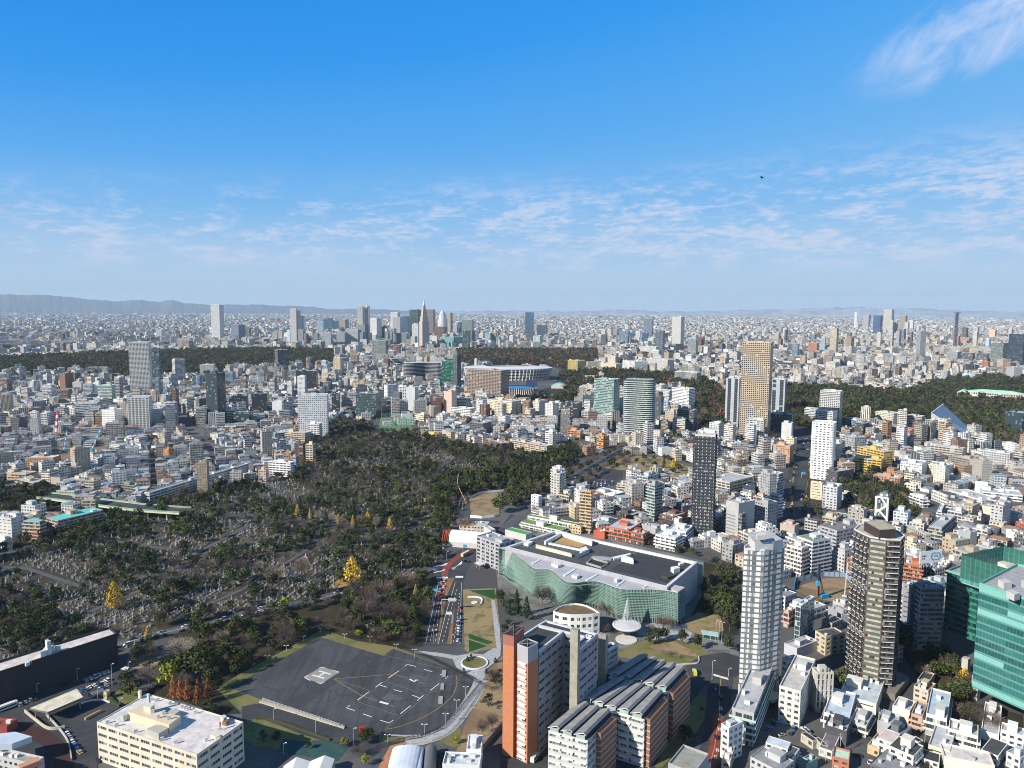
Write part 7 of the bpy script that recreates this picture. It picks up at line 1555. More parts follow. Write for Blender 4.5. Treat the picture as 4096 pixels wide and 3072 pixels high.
def house(i):
 g={k:ALLN[k][i]for k in ALLN};x,y,th,w,d,h=(float(g[k])for k in('x','y','th','w','d','h'));nf=max(1,round(h/3.1));fh=h/nf
 wc=tuple(float(c)for c in g['wc']);rc=tuple(float(c)for c in g['rc']);hip=bool(g['hip']);r=random.Random(int(i));kind='house' if nf<=3 else 'apartment_block'
 root=empty(kind,x,y,0,0);lead=f"{WALLN[g['wi']]} {NUMW[min(nf, 14)]}-storey {'house' if nf <= 3 else 'block'} with {'dark hipped' if hip else ROOFN[g['ri']]+' flat'} roof"
 tag(root,near_label(x,y,lead),'house' if nf<=3 else 'building','houses and flats of the near blocks')
 loc=rect(0,0,w,d,th);wm=MB();pm=[MB()for _ in range(nf)];fx,y0,y1,rec=DETAIL[r.choice(['punch','punch','balc']if nf>3 else['punch'])]
 for k in range(4):
  p,q=loc[k],loc[(k+1)%4];L=math.hypot(q[0]-p[0],q[1]-p[1]);nb=max(1,round(L/r.uniform(3,4.2)))
  facade(wm,pm,p,q,0,fh,nf,nb,fx,y0,y1,.2,wc)
 wm.build('wall',[ATT],root)
 panes(pm,root,GLS,math.hypot(x,y)<540)
 if hip:
  V,gg=hips(np.array([0.]),np.array([0.]),np.array([h]),np.array([w]),np.array([d]),np.array([r.uniform(1.4,2.4)]),np.array([th]),np.array([rc]))
  m=MB()
  for F,_,c,_m in gg:
   for f in F:m.poly([tuple(V[j])for j in f],0,rc)
  m.poly([(*p,h-.01)for p in inset(loc,-.25)][::-1],0,rc);m.build('roof',[ROOF],root)
 else:
  roof_mesh(loc,h,wc,rc,.6,.2).build('roof',[ATT,ROOF],root);clutter(root,loc,h,nf>2,r.randint(1,3),int(i),wc)
 if r.random()<.55:
  k0=r.randrange(4);p,q=Vector(loc[k0]),Vector(loc[(k0+1)%4]);dd=(q-p).normalized();nn=Vector((dd.y,-dd.x));L=(q-p).length
  for k in range(1,nf):
   a=p+dd*L*.15+nn*.55;mb=MB();c_=p+dd*L*.5+nn*.55;mb.box(c_.x,c_.y,k*fh-.2,L*.7,1.1,.2,math.atan2(dd.y,dd.x),0,wc,bottom=True)
   c2=p+dd*L*.5+nn*1.04;mb.box(c2.x,c2.y,k*fh,L*.7,.1,1.0,math.atan2(dd.y,dd.x),0,shade(wc,1.1));mb.build('balcony',[ATT],root)
 return root
for i in IND:house(int(i))
for i in IND:fill_poly(rect(ALLN['x'][i],ALLN['y'][i],ALLN['w'][i],ALLN['d'][i],ALLN['th'][i]),1,1.5)
# trees
def leaf_mat(name,spec=.1):
 m,g,b=newmat(name);at=g.n('ShaderNodeAttribute',attribute_name='col');oi=g.n('ShaderNodeObjectInfo')
 v=g.n('ShaderNodeVectorMath',operation='SCALE');g.l(at.outputs['Color'],v.inputs[0]);g.l(g.m('MULTIPLY_ADD',oi.outputs['Random'],.5,.75),v.inputs['Scale'])
 g.l(v.outputs[0],b.inputs['Base Color']);b.inputs['Roughness'].default_value=.7;b.inputs['Specular IOR Level'].default_value=spec
 return m
LEAFM=leaf_mat('foliage');BARK=plain('bark',(.1,.08,.065),.9,.3,1.0)
KC=dict(evergreen=(.042,.053,.022),camphor=(.06,.073,.024),pine=(.036,.047,.025),cedar=(.03,.048,.024),bare=(.115,.092,.08),haze=(.17,.12,.1),pale_bare=(.3,.24,.18),ginkgo=(.62,.4,.045),dull_ginkgo=(.4,.27,.09),rust=(.3,.12,.045),maple=(.17,.075,.04),olive=(.12,.115,.035),shrub=(.05,.065,.025),lime=(.26,.27,.03))
def quads_at(P,N,s,r,asp=1.0):
 n=len(P);N=N/np.linalg.norm(N,axis=1,keepdims=True);A=np.cross(N,r.normal(size=(n,3)));A/=np.linalg.norm(A,axis=1,keepdims=True);B=np.cross(N,A);s=np.asarray(s)[:,None]
 V=np.stack([P-A*s-B*s*asp,P+A*s-B*s*asp,P+A*s+B*s*asp,P-A*s+B*s*asp],1);return V.reshape(-1,3)
def crown(kind,n,seed,leaf=1.0):
 """leaf faces of one crown for a tree 1 unit tall and 1 unit wide (scaled later); returns V, colours"""
 r=np.random.default_rng(seed);base=np.array(KC[kind])
 if kind in('evergreen','camphor','olive','lime','maple','shrub'):
  K=22 if kind!='shrub' else 8;a=r.uniform(0,2*np.pi,K);q=r.uniform(-.75,1,K);rr=np.sqrt(1-np.minimum(q*q,.98))*r.uniform(.55,.95,K)
  Cc=np.stack([rr*np.cos(a)*.36,rr*np.sin(a)*.36,.58+q*.27],1);R=r.uniform(.11,.2,K);k=r.integers(0,K,n);d=r.normal(size=(n,3));d[:,2]=d[:,2]*.8+.35;d/=np.linalg.norm(d,axis=1,keepdims=True)
  P=Cc[k]+d*R[k][:,None]*r.uniform(.75,1.08,(n,1));N=d+r.normal(size=(n,3))*.45;V=quads_at(P,N,r.uniform(.02,.036,n)*leaf,r);tone=r.uniform(.65,1.45,K)[k]*r.uniform(.75,1.3,n)
 elif kind=='pine':
  K=16;a=r.uniform(0,2*np.pi,K);z=r.uniform(.35,.97,K);rr=(1.05-z)*.62*r.uniform(.3,1,K)+.03;Cc=np.stack([rr*np.cos(a),rr*np.sin(a),z],1);R=r.uniform(.12,.2,K);k=r.integers(0,K,n);d=r.normal(size=(n,3));d[:,2]*=.25;d/=np.linalg.norm(d,axis=1,keepdims=True)
  P=Cc[k]+d*R[k][:,None]*r.uniform(.3,1.1,(n,1))*np.array([1,1,.45]);N=np.array([0,0,1.])+r.normal(size=(n,3))*.6;V=quads_at(P,N,r.uniform(.012,.026,n)*leaf,r,1.6);tone=r.uniform(.7,1.4,K)[k]*r.uniform(.7,1.35,n)
 elif kind in('cedar','ginkgo','dull_ginkgo','rust'):
  w=dict(cedar=.42,ginkgo=.48,dull_ginkgo=.42,rust=.5)[kind];z=.1+.9*r.uniform(0,1,n)**1.25;a=r.uniform(0,2*np.pi,n);lob=1+.18*np.sin(a*5+z*23)+.12*np.sin(a*3-z*37)
  prof=(1-z)**.75*(np.minimum(1,(z-.1)*6))if kind!='ginkgo' else np.sin(np.clip((1.02-z)/.92,0,1)**.8*np.pi*.56)*np.minimum(1,(z-.08)*7)
  rad=w*prof*lob*r.uniform(.55,1.05,n)+.01;P=np.stack([rad*np.cos(a),rad*np.sin(a),z],1);N=np.stack([np.cos(a),np.sin(a),np.full(n,.6)],1)+r.normal(size=(n,3))*.5;V=quads_at(P,N,r.uniform(.014,.028,n)*leaf,r,1.3);tone=(1+.3*np.sin(a*5+z*23))*r.uniform(.7,1.3,n)
 else:
  a=r.uniform(0,2*np.pi,n);q=r.uniform(0,1,n)**.5;el=r.uniform(.1,1,n);d=np.stack([np.cos(a)*np.sqrt(1-el**2*.7),np.sin(a)*np.sqrt(1-el**2*.7),el],1);P=np.array([0,0,.36])+d*np.array([.42,.42,.5])*q[:,None]
  L=r.uniform(.05,.13,n)[:,None]*(leaf**.5);t=d*np.array([1,1,1.3])+r.normal(size=(n,3))*.35;t/=np.linalg.norm(t,axis=1,keepdims=True);s=np.cross(t,r.normal(size=(n,3)));s/=np.linalg.norm(s,axis=1,keepdims=True);s*=.0045*leaf
  V=np.stack([P-s,P+s,P+t*L+s*.5,P+t*L-s*.5],1).reshape(-1,3);tone=r.uniform(.65,1.4,n)
 col=base[None]*tone[:,None]*(1+r.uniform(-.1,.1,(n,3)));return V,np.clip(col,0,.9)
def trunk_mb(kind,seed):
 r=random.Random(seed);m=MB();h=.9 if kind in('cedar','ginkgo','dull_ginkgo','rust','pine')else.42;m.bar((0,0,0),(0,0,h),.02,0,(.5,)*3,6,.006 if h>.5 else.014)
 bare=kind in('bare','haze','pale_bare')
 for k in range(13 if bare else 5):
  a=k*2.4+r.random();z=r.uniform(.18,.42)if bare else r.uniform(.25,h);L=r.uniform(.25,.42)if bare else.2;q=(L*math.cos(a)*.75,L*math.sin(a)*.75,z+L*(1.15 if bare else.6));m.bar((0,0,z),q,.011,0,(.5,)*3,4,.003)
  if bare:
   for j in range(3):b=a+r.uniform(-.9,.9);s=(q[0]*.55,q[1]*.55,z+(q[2]-z)*.55);m.bar(s,(s[0]+.16*math.cos(b),s[1]+.16*math.sin(b),s[2]+.18),.005,0,(.5,)*3,3,.0015)
 return m
PROTO={}
def proto(kind,v,n=650):
 if(kind,v)in PROTO:return PROTO[(kind,v)]
 V,c=crown(kind,n if kind not in('bare','haze','pale_bare')else 1300,100+v*7+len(kind));m_=len(c);F=np.arange(m_*4).reshape(-1,4)
 o=mesh_np('crown',V,[(F,None,c,np.zeros(m_))],[LEAFM]);t=trunk_mb(kind,v).build('trunk',[BARK]);PROTO[(kind,v)]=(o.data,t.data);bpy.data.objects.remove(o);bpy.data.objects.remove(t);return PROTO[(kind,v)]
KNAME=dict(evergreen='evergreen_tree',camphor='camphor_tree',pine='pine_tree',cedar='conifer',bare='bare_tree',haze='bare_tree',pale_bare='bare_tree',ginkgo='ginkgo_tree',dull_ginkgo='ginkgo_tree',rust='redwood_tree',maple='maple_tree',olive='evergreen_tree',shrub='shrub',lime='evergreen_tree')
def tree(kind,x,y,h,w,label,group=None,rz=None,v=None):
 v=rnd.randrange(4)if v is None else v;cm,tm=proto(kind,v);root=empty(KNAME[kind],x,y,0,rnd.uniform(0,6.28)if rz is None else rz);tag(root,label,'shrub' if kind=='shrub' else 'tree',group)
 for nm,me in(('crown',cm),('trunk',tm)):o=bpy.data.objects.new(nm,me);COL.objects.link(o);o.parent=root;o.scale=(w,w,h)
 return root
TREES=[]
def tpx(kind,r,u,vb,vt,wpx,label=None,group=None):
 """a tree one can point to: foot, top and width as they measure in the enlarged view"""
 x,y=G(r,u,vb);h=base_height(r,u,vt,x,y);D=math.hypot(x,y);s=math.hypot(D,CH)/FP*1024/2212;h=max(2.5,h*.98);TREES.append([kind,x,y,h,wpx*s*(.92 if kind in('ginkgo','dull_ginkgo','rust','cedar')else 1.12),label,group])
for q in(('ginkgo','f',835,1160,912,165,'tall golden ginkgo, the brightest tree beside the cemetery road'),('ginkgo','e',995,1375,1130,145,'yellow-green conical ginkgo standing among the left graves'),('ginkgo','l',1685,950,790,105,'orange-yellow ginkgo beside the green glass office'),('ginkgo','j',1860,1480,1395,55,'small golden tree behind the white ventilation tower'),('dull_ginkgo','e',1280,1640,1515,110,'round orange tree at the near kerb of the cemetery road'),('lime','i',1450,960,755,190,'big yellow-green tree behind the rusty redwoods'),('rust','i',1500,1075,848,85,'first rusty redwood from the yellow-green tree'),('rust','i',1560,1085,870,80,'second rusty redwood from the yellow-green tree'),('rust','i',1620,1095,878,85,'third rusty redwood from the yellow-green tree'),('rust','i',1715,1128,875,95,'brightest rusty redwood, fourth in the row'),('rust','i',1800,1085,862,90,'last rusty redwood, next to the airfield grass'),('dull_ginkgo','f',360,580,465,90,'broad tan tree at the left end of the autumn row'),('dull_ginkgo','f',468,610,500,60,'orange-tan cone tree, second in the autumn row'),('pale_bare','f',535,625,505,65,'greyish cone tree, third in the autumn row'),('cedar','f',605,640,515,85,'dark conifer inside the autumn row'),('pale_bare','f',655,640,520,55,'pale grey bare tree right of the dark conifer'),('dull_ginkgo','f',715,655,548,70,'orange-tan cone tree in the middle of the autumn row'),('dull_ginkgo','f',840,680,555,70,'tan cone tree right of the middle of the autumn row'),('pale_bare','f',900,670,535,70,'grey bare cone tree beside the bright orange one'),('ginkgo','f',965,645,530,65,'bright orange pointed tree in the autumn row'),('pale_bare','f',1040,695,555,65,'grey bare tree right of the bright orange one'),('dull_ginkgo','f',1158,710,572,100,'large tan tree at the right end of the autumn row'),('pale_bare','f',1790,700,560,110,'pinkish pale bare tree at the covered bridge'),('pale_bare','e',1590,590,480,140,'pale bare tree among the upper left graves'),('pale_bare','f',400,1120,905,150,'pale bare tree near the cemetery road, left of the golden ginkgo'),('pale_bare','f',180,1150,970,190,'broad pale bare tree left along the cemetery road'),('camphor','f',935,1230,1065,95,'tall dark evergreen hiding the road right of the golden ginkgo'),('lime','f',245,1370,1270,90,'small bright yellow-green tree on the cemetery road'),('dull_ginkgo','f',1380,1310,1160,80,'tan thin tree above the leaf carpet in the park'),('cedar','g',40,1440,1200,120,'first tall conifer in front of the wavy museum'),('cedar','g',125,1470,1260,130,'second tall conifer in front of the wavy museum'),('cedar','g',-30,1430,1290,110,'third, smaller conifer in front of the wavy museum'),('bare','g',265,1340,1150,170,'brown bare tree before the left part of the wavy museum'),('haze','g',815,1430,1285,160,'reddish bare tree behind the white curved annex'),('haze','g',1310,1560,1410,160,'reddish bare tree near the right end of the wavy museum'),('bare','g',1195,1570,1490,70,'small pale bare tree on the museum plaza'),('bare','k',800,500,390,90,'bare tree beside the white curved annex'),('evergreen','k',1185,590,478,95,'first clipped dark tree on the museum plaza'),('evergreen','k',1245,585,435,90,'second and tallest clipped dark tree on the museum plaza'),('evergreen','k',1318,560,440,90,'third clipped dark tree on the museum plaza'),('evergreen','k',1475,590,452,90,'lone clipped dark tree left of the guard house'),('evergreen','k',1602,635,492,90,'clipped dark tree left of the museum gate'),('evergreen','k',1865,655,500,110,'clipped dark tree right of the museum gate'),('evergreen','k',1880,480,225,160,'large dark evergreen by the grey striped tower'),('bare','j',930,390,165,210,'large bare dark tree in the park left of the garden path'),('haze','j',1090,190,20,240,'wide brown bare tree above the park path'),('haze','j',1300,100,-50,230,'wide reddish bare tree beside the junction'),('bare','j',1180,380,215,300,'broad grey bare tree near the garden path'),('camphor','j',1230,260,110,180,'bright green evergreen in the park above the garden path'),('camphor','j',1170,540,370,250,'broad dark evergreen behind the airfield fence'),('bare','j',840,470,325,150,'silvery bare tree near the park shelter'),('evergreen','j',770,470,385,80,'round dark bush tree beside the silvery bare tree'),('camphor','i',1770,860,560,300,'huge spreading evergreen at the park edge, right one'),('camphor','i',1600,870,650,280,'huge spreading evergreen at the park edge, middle one'),('camphor','i',1950,700,560,200,'tall bright evergreen at the park edge'),('pale_bare','i',1560,680,540,250,'wide pinkish bare tree in the small park'),('bare','i',1290,930,770,200,'wide grey bare tree left of the yellow-green tree'),('camphor','i',2080,480,360,240,'big evergreen at the cemetery road bend'),('pale_bare','i',1920,590,455,130,'whitish bare tree right of the tall evergreen'),('camphor','i',1090,950,805,130,'dark evergreen at the end of the car park'),('evergreen','i',1130,1030,880,160,'dark round evergreen beside the large cream office'),('evergreen','i',1830,1190,1100,140,'low dark evergreen behind the large cream office'),('evergreen','j',955,1440,1325,145,'dark round tree at the lower edge of the airfield'),('olive','j',757,1480,1395,85,'brownish round tree below the airfield road'),('evergreen','j',455,1495,1430,50,'small dark conifer on the blue-green sheet'),('pine','j',60,1440,1330,70,'crooked pine on the lawn below the airfield road'),('pine','j',180,1440,1340,90,'spreading pine on the lawn below the airfield road'),('bare','j',1960,1390,1220,110,'thin bare tree on the grass slope, nearest the brick tower'),('bare','j',2040,1330,1170,110,'thin bare tree on the grass slope beside the brick tower'),('bare','j',880,1560,1440,120,'pinkish bare tree above the covered road'),('lime','j',945,1640,1540,70,'yellow tree at the bottom edge'),('lime','j',885,510,465,80,'bright yellow-green bush inside the airfield fence'),('lime','j',1730,1450,1385,60,'bright green bush over the tunnel mouth'),('haze','l',1560,1230,1080,190,'brown-orange bare tree left of the green glass office columns'),('bare','l',1740,1260,1100,200,'dull brown bare tree below the green glass office'),('haze','l',1930,1320,1170,190,'reddish bare tree below the green glass office'),('camphor','l',1530,860,720,190,'dark evergreen in front of the louvred office'),('evergreen','l',1440,780,650,130,'dark evergreen beside the narrow cream house'),('pale_bare','l',1330,880,730,110,'pale bare tree beside the round brown tower'),('evergreen','l',1650,1080,930,160,'dark evergreen below the orange-yellow ginkgo'),('camphor','l',640,960,780,130,'dark evergreen at the foot of the round brown tower'),('pine','k',1490,1440,1290,170,'blue-green pine beside the road bend'),('camphor','c',1080,1370,1280,110,'dark evergreen below the rounded balcony tower'),('evergreen','c',1270,1380,1300,90,'dark round tree in the park belt by the avenue'),('haze','c',1200,1370,1285,90,'brown bare tree in the park belt'),('haze','c',1400,1380,1290,90,'second brown bare tree in the park belt'),('haze','c',1520,1395,1265,110,'purple-brown bare tree left of the avenue'),('ginkgo','c',1392,1560,1485,70,'yellow ginkgo beside the black-balcony tower'),('cedar','c',1312,1560,1458,60,'dark pointed conifer before the small houses'),('bare','c',985,1550,1455,90,'bare tree on the tan lawn'),('shrub','c',895,1535,1510,50,'low dark clipped hedge mound on the tan lawn'),('ginkgo','c',1510,905,850,60,'yellow ginkgo tops beside the white office'),('ginkgo','c',1600,905,865,60,'yellow ginkgo tops right of the white office'),('pale_bare','h',1140,450,355,110,'pale bare cone tree on the wooded hill, right one'),('pale_bare','h',815,490,405,75,'pale bare cone tree on the wooded hill, left one'),('camphor','h',850,420,325,170,'olive evergreen on the wooded hill'),('camphor','h',1260,570,490,120,'dark round evergreen below the wooded hill'),('cedar','h',872,245,182,35,'slim pale green conifer on the wooded hill'),('camphor','f',2110,540,370,160,'olive-green evergreen beside the round building site'),('pine','e',1500,1260,1090,190,'very dark round tree among the lower graves'),('cedar','e',1265,990,850,110,'dark tall conifer among the graves'),('evergreen','f',95,880,750,160,'large dark round tree among the graves, left of the long path'),('camphor','f',1030,890,790,110,'olive evergreen near the bridge end of the graves')):
 tpx(*q)
def scatter(P,step,mix,hr,wr,dens=1.0,seed=0,noise=0.0,group=None,avoid=None,ns=60.0):
 """trees over a patch of ground; mix = {kind: share}"""
 r=np.random.default_rng(seed);A=np.array(P);x0,y0=A.min(0);x1,y1=A.max(0);nx,ny=int((x1-x0)/step)+1,int((y1-y0)/step)+1;X,Y=np.meshgrid(np.arange(nx),np.arange(ny));X=x0+(X.ravel()+r.uniform(-.45,.45,nx*ny))*step;Y=y0+(Y.ravel()+r.uniform(-.45,.45,nx*ny))*step
 ok=inpoly(X,Y,A)&(r.random(len(X))<dens*(np.clip((fnoise(X,Y,ns,seed*1.3)-.5)*noise*4+1,0,3)if noise else 1))&(np.abs(X)<Y*.76+40)
 o=occ(X,Y);ok&=(o!=1)
 X,Y=X[ok],Y[ok];ks=list(mix);pr=np.array([mix[k]for k in ks],float);pr/=pr.sum();patch=fnoise(X,Y,ns*.7,seed+2.2)
 for x,y,pt in zip(X,Y,patch):
  k=ks[min(len(ks)-1,int(np.searchsorted(np.cumsum(pr),np.clip(r.random()*.65+pt*.35,0,.999))))];s=r.uniform(.6,1.35);TREES.append([k,float(x),float(y),r.uniform(*hr)*s,r.uniform(*wr)*s,None,group])
CM=dict(evergreen=.3,camphor=.1,pine=.2,cedar=.1,bare=.28,olive=.03)
scatter(PG('o',700,900,830,925,1040,968,1190,985,1262,985,1180,1060,1100,1090,1010,1085,985,1120,860,1110,650,1060,640,1010),9.5,dict(evergreen=.26,pine=.17,camphor=.1,olive=.03,bare=.44),(7,12),(7,12),.8,1,.5,'trees of the upper cemetery')
scatter(PG('o',60,1182,150,1150,232,1135,245,1105,440,1075,545,1036,640,1010,650,1060,860,1110,985,1120,960,1190,935,1236,800,1285,660,1318,480,1352,0,1425,0,1205),9,CM,(6,11),(7,13),.62,2,.9,'trees among the graves',ns=38)
scatter(PG('o',560,1100,985,1110,975,1180,880,1170,560,1130),9,dict(evergreen=.4,pine=.3,camphor=.2,bare=.2),(8,12),(8,11),.6,3,.2,'trees along the autumn row')
scatter(PG('o',850,1190,960,1190,935,1236,800,1285,660,1318,640,1290,780,1240),8.5,dict(evergreen=.5,pine=.25,camphor=.2,bare=.35),(8,12),(8,11),.75,4,.2,'trees on the cemetery side of the road')
scatter(PG('o',0,1330,110,1330,250,1390,200,1440,120,1460,0,1420),8,dict(pine=.4,evergreen=.3,bare=.3),(8,12),(9,12),.75,5,.2,'dark trees behind the netted building')
scatter(PG('o',0,1120,60,1170,150,1150,232,1135,250,1110,340,1105,350,1085,440,1060,540,1040,560,1060,400,1100,250,1160,60,1210,0,1210),9,dict(evergreen=.4,camphor=.2,bare=.4),(8,12),(8,12),.7,6,.1,'trees at the cemetery edge')
scatter(PARK,9.5,dict(camphor=.45,evergreen=.25,bare=.3,haze=.12,pale_bare=.05),(9,14),(9,13),.62,7,.2,'trees of the park by the airfield')
scatter(PG('i',1100,700,1480,640,1900,1010,1560,1080,1250,1000,1180,800),9,dict(bare=.5,evergreen=.3,camphor=.2),(8,12),(8,12),.42,8,0,'trees of the small park')
for i,w_ in enumerate(WOODS):scatter(w_,11.5 if i!=0 else 13,[dict(evergreen=.4,camphor=.15,olive=.05,haze=.12,bare=.3),dict(evergreen=.45,maple=.07,haze=.3,dull_ginkgo=.05,camphor=.13),dict(evergreen=.6,maple=.04,haze=.18,bare=.17,dull_ginkgo=.02),dict(evergreen=.42,camphor=.2,bare=.27,haze=.08,maple=.02,olive=.05)][i],(12,19),(13,18),.96,20+i,0,None,ns=90)
for i,w_ in enumerate(WOODS2):scatter(w_,9.5,dict(evergreen=.4,camphor=.25,bare=.25,haze=.08,olive=.05),(8,13),(9,13),.9,30+i,0,'trees of the wooded slopes')
scatter(PG('g',350,690,900,790,1620,950,1600,900,1100,790,600,680),7,dict(evergreen=.6,camphor=.4),(7,9),(7,9),.9,40,0,'dark trees behind the museum')
scatter(PG('j',2010,840,2130,700,2130,1150,1960,1300,1850,1250,1900,1090),8.5,dict(pine=.4,bare=.5),(6,8),(6,8),.5,41,0,'small trees on the grass slope')
scatter(PG('k',1190,660,1590,700,1580,740,1300,720),7,dict(haze=.6,bare=.4),(4,6),(6,8),.8,42,0,'low bare trees on the museum lawn')
scatter(PG('f',2070,1180,2212,1100,2300,1500,2150,1660,2100,1400),7.5,dict(bare=.5,evergreen=.4,olive=.2),(6,9),(6,8),.55,43,0,'trees between garden terrace and museum')
scatter(PG('f',1445,1659,1540,1300,1580,1330,1470,1659),6,dict(olive=.4,shrub=.4,evergreen=.2),(3,5),(4,6),.8,44,0,'shrubs beside the divided road')
scatter(PG('k',1640,1040,1740,1040,1700,1300,1600,1500),6,dict(shrub=.5,bare=.4,evergreen=.2),(3,6),(3,6),.5,45,0,'shrubs by the road bend')
scatter(PG('c',780,1500,1000,1450,1300,1480,1570,1560,1570,1620,1200,1600,900,1560),13,dict(bare=.5,evergreen=.3,maple=.1,shrub=.2),(6,10),(7,10),.5,46,0,'trees on the tan lawn')
scatter(PG('c',1010,1280,1220,1330,1560,1290,1690,1330,1680,1400,1400,1400,1020,1390),10,dict(haze=.5,evergreen=.35,bare=.3),(9,13),(9,13),.75,47,0,'trees of the park belt by the avenue')
scatter(PG('c',380,880,700,900,700,1000,450,1000,430,960),11,dict(pale_bare=.4,evergreen=.4,olive=.2),(10,16),(8,11),.7,48,0,None)
scatter(PG('f',1560,300,1800,230,2212,190,2250,330,1900,360,1700,440,1600,620,1480,500),8.5,dict(camphor=.5,evergreen=.4,pine=.1),(10,14),(10,13),.95,50,0,'dark tree belt at the cemetery corner')
scatter(PG('g',-20,100,330,60,500,-30,600,20,330,330,150,460,0,540),8.5,dict(camphor=.45,evergreen=.35,bare=.3),(9,13),(9,12),.9,51,0,'dark tree belt at the cemetery corner')
for a,b,n in((G('g',60,480),G('c',980,1370),60),(G('g',180,560),G('c',1060,1420),60)):
 for k in range(n):t=k/n;TREES.append([rnd.choice(['bare','haze','bare','evergreen']),a[0]+(b[0]-a[0])*t,a[1]+(b[1]-a[1])*t,rnd.uniform(9,13),rnd.uniform(8,11),None,'trees lining the avenue by the cemetery'])
for r0,u0,v0,r1,u1,v1,n in(('h',312,560,'d',372,1500,26),('h',205,560,'d',235,1350,24)):
 a,b=G(r0,u0,v0),G(r1,u1,v1)
 for k in range(n):t=k/n;TREES.append([rnd.choice(['olive','dull_ginkgo','evergreen']),a[0]+(b[0]-a[0])*t,a[1]+(b[1]-a[1])*t,rnd.uniform(5,8),rnd.uniform(4,6),None,'street trees of the right avenue'])
r_=np.random.default_rng(77);n_=2600;Y_=np.sqrt(r_.uniform(330**2,2300**2,n_));X_=r_.uniform(-.72,.72,n_)*Y_;ok_=occ(X_,Y_)==0
for x,y in zip(X_[ok_],Y_[ok_]):TREES.append([r_.choice(['evergreen','camphor','bare','shrub','olive']),float(x),float(y),r_.uniform(4,8),r_.uniform(4,8),None,None])
TA=np.array([[t[1],t[2],t[3],t[4]]for t in TREES]);dd_=np.hypot(TA[:,0],TA[:,1]);u_,v_,w_=proj_np(np.stack([TA[:,0],TA[:,1],TA[:,2]*.5],1))
sc_=np.sqrt(TA[:,2]*TA[:,3])/dd_*((u_>-20)&(u_<4116)&(v_<3090));sc_+=np.array([10.0 if t[5]else 0 for t in TREES])
ordr=np.argsort(-sc_);IT=set(ordr[:298].tolist())
KDESC=dict(evergreen='dark round evergreen tree',camphor='green billowing evergreen tree',pine='dark flat-layered pine',cedar='dark pointed conifer',bare='bare grey-brown tree',haze='reddish-brown bare tree',pale_bare='pale bare tree',ginkgo='yellow ginkgo',dull_ginkgo='tan autumn tree',rust='rusty redwood',maple='red-brown tree',olive='olive-green tree',shrub='low dark shrub',lime='yellow-green tree')
for i in sorted(IT):
 k,x,y,h,w,lab,grp=TREES[i]
 tree(k,x,y,h,w,lab or near_label(x,y,KDESC[k]),None if lab else(grp or 'garden trees'))
def woodland(name,idx,label,nleaf,leaf,dk=1.0):
 by={}
 for i in idx:by.setdefault(TREES[i][0],[]).append(i)
 Vs,Cs=[],[];r=np.random.default_rng(5)
 for k,L in by.items():
  base=[crown(k,int(nleaf*(1.6 if k in('bare','haze','pale_bare')else 1)),500+j,leaf)for j in range(5)]
  for j in range(5):
   S=L[j::5]
   if not S:continue
   T_=np.array([[TREES[i][1],TREES[i][2],TREES[i][3],TREES[i][4]]for i in S]);V,c=base[j];a=r.uniform(0,6.28,len(S));ca,sa=np.cos(a)[:,None],np.sin(a)[:,None]
   X=T_[:,0:1]+(V[None,:,0]*ca-V[None,:,1]*sa)*T_[:,3:4];Y=T_[:,1:2]+(V[None,:,0]*sa+V[None,:,1]*ca)*T_[:,3:4];Z=V[None,:,2]*T_[:,2:3]
   Vs.append(np.stack([X,Y,Z],2).reshape(-1,3));Cs.append((c[None]*r.uniform(.7,1.35,(len(S),1,1))*dk).reshape(-1,3))
 V=np.concatenate(Vs);Cc=np.clip(np.concatenate(Cs),0,.9);n=len(Cc);o=mesh_np(name,V,[(np.arange(n*4).reshape(-1,4),None,Cc,np.zeros(n))],[LEAFM]);tag(o,label,'trees',kind='stuff');print(name,n)
rest=[i for i in range(len(TREES))if i not in IT]
woodland('woodland',[i for i in rest if dd_[i]<900],'many more trees between the graves, on the slopes and in gardens',300,1.5)
woodland('far_woodland',[i for i in rest if 900<=dd_[i]<1900],'trees of the middle distance gardens and streets',120,2.2,.85)
woodland('distant_forest',[i for i in rest if dd_[i]>=1900],'dark shrine, garden and palace forests in the distance',42,3.1,.68)
# graves
STONE=attr_mat('grave_stone',rough=.6,var=.25,scale=.8)
a_,b_=G('f',240,990),G('f',730,690);GD=math.atan2(b_[1]-a_[1],b_[0]-a_[0])
def grave_variants():
 out=[];r=random.Random(4)
 for k in range(7):
  m=MB();c=r.choice([(.26,.26,.25),(.32,.31,.29),(.2,.21,.23),(.38,.37,.34),(.15,.155,.17)]);w=r.uniform(1.3,2.0);d=r.uniform(1.4,2.2)
  m.box(0,0,0,w,d,.35,0,0,shade(c,.7));m.box(0,d*.2,.35,.9,.9,.4,0,0,c)
  if k%3==0:m.box(0,d*.2,.75,.42,.38,r.uniform(1.6,2.6),0,0,shade(c,1.1))
  elif k%3==1:m.box(0,d*.2,.75,.5,.4,1.0,0,0,shade(c,1.05));m.box(-w*.3,-d*.25,.35,.3,.3,.9,0,0,c)
  else:m.box(0,d*.2,.75,.95,.28,.9,0,0,shade(c,1.1));m.box(w*.38,-d*.3,.35,.28,.28,.7,0,0,c)
  m.box(-w*.5,0,0,.15,d,.7,0,0,shade(c,.8));m.box(w*.5,0,0,.15,d,.7,0,0,shade(c,.8));out.append(m)
 return out
GV=grave_variants()
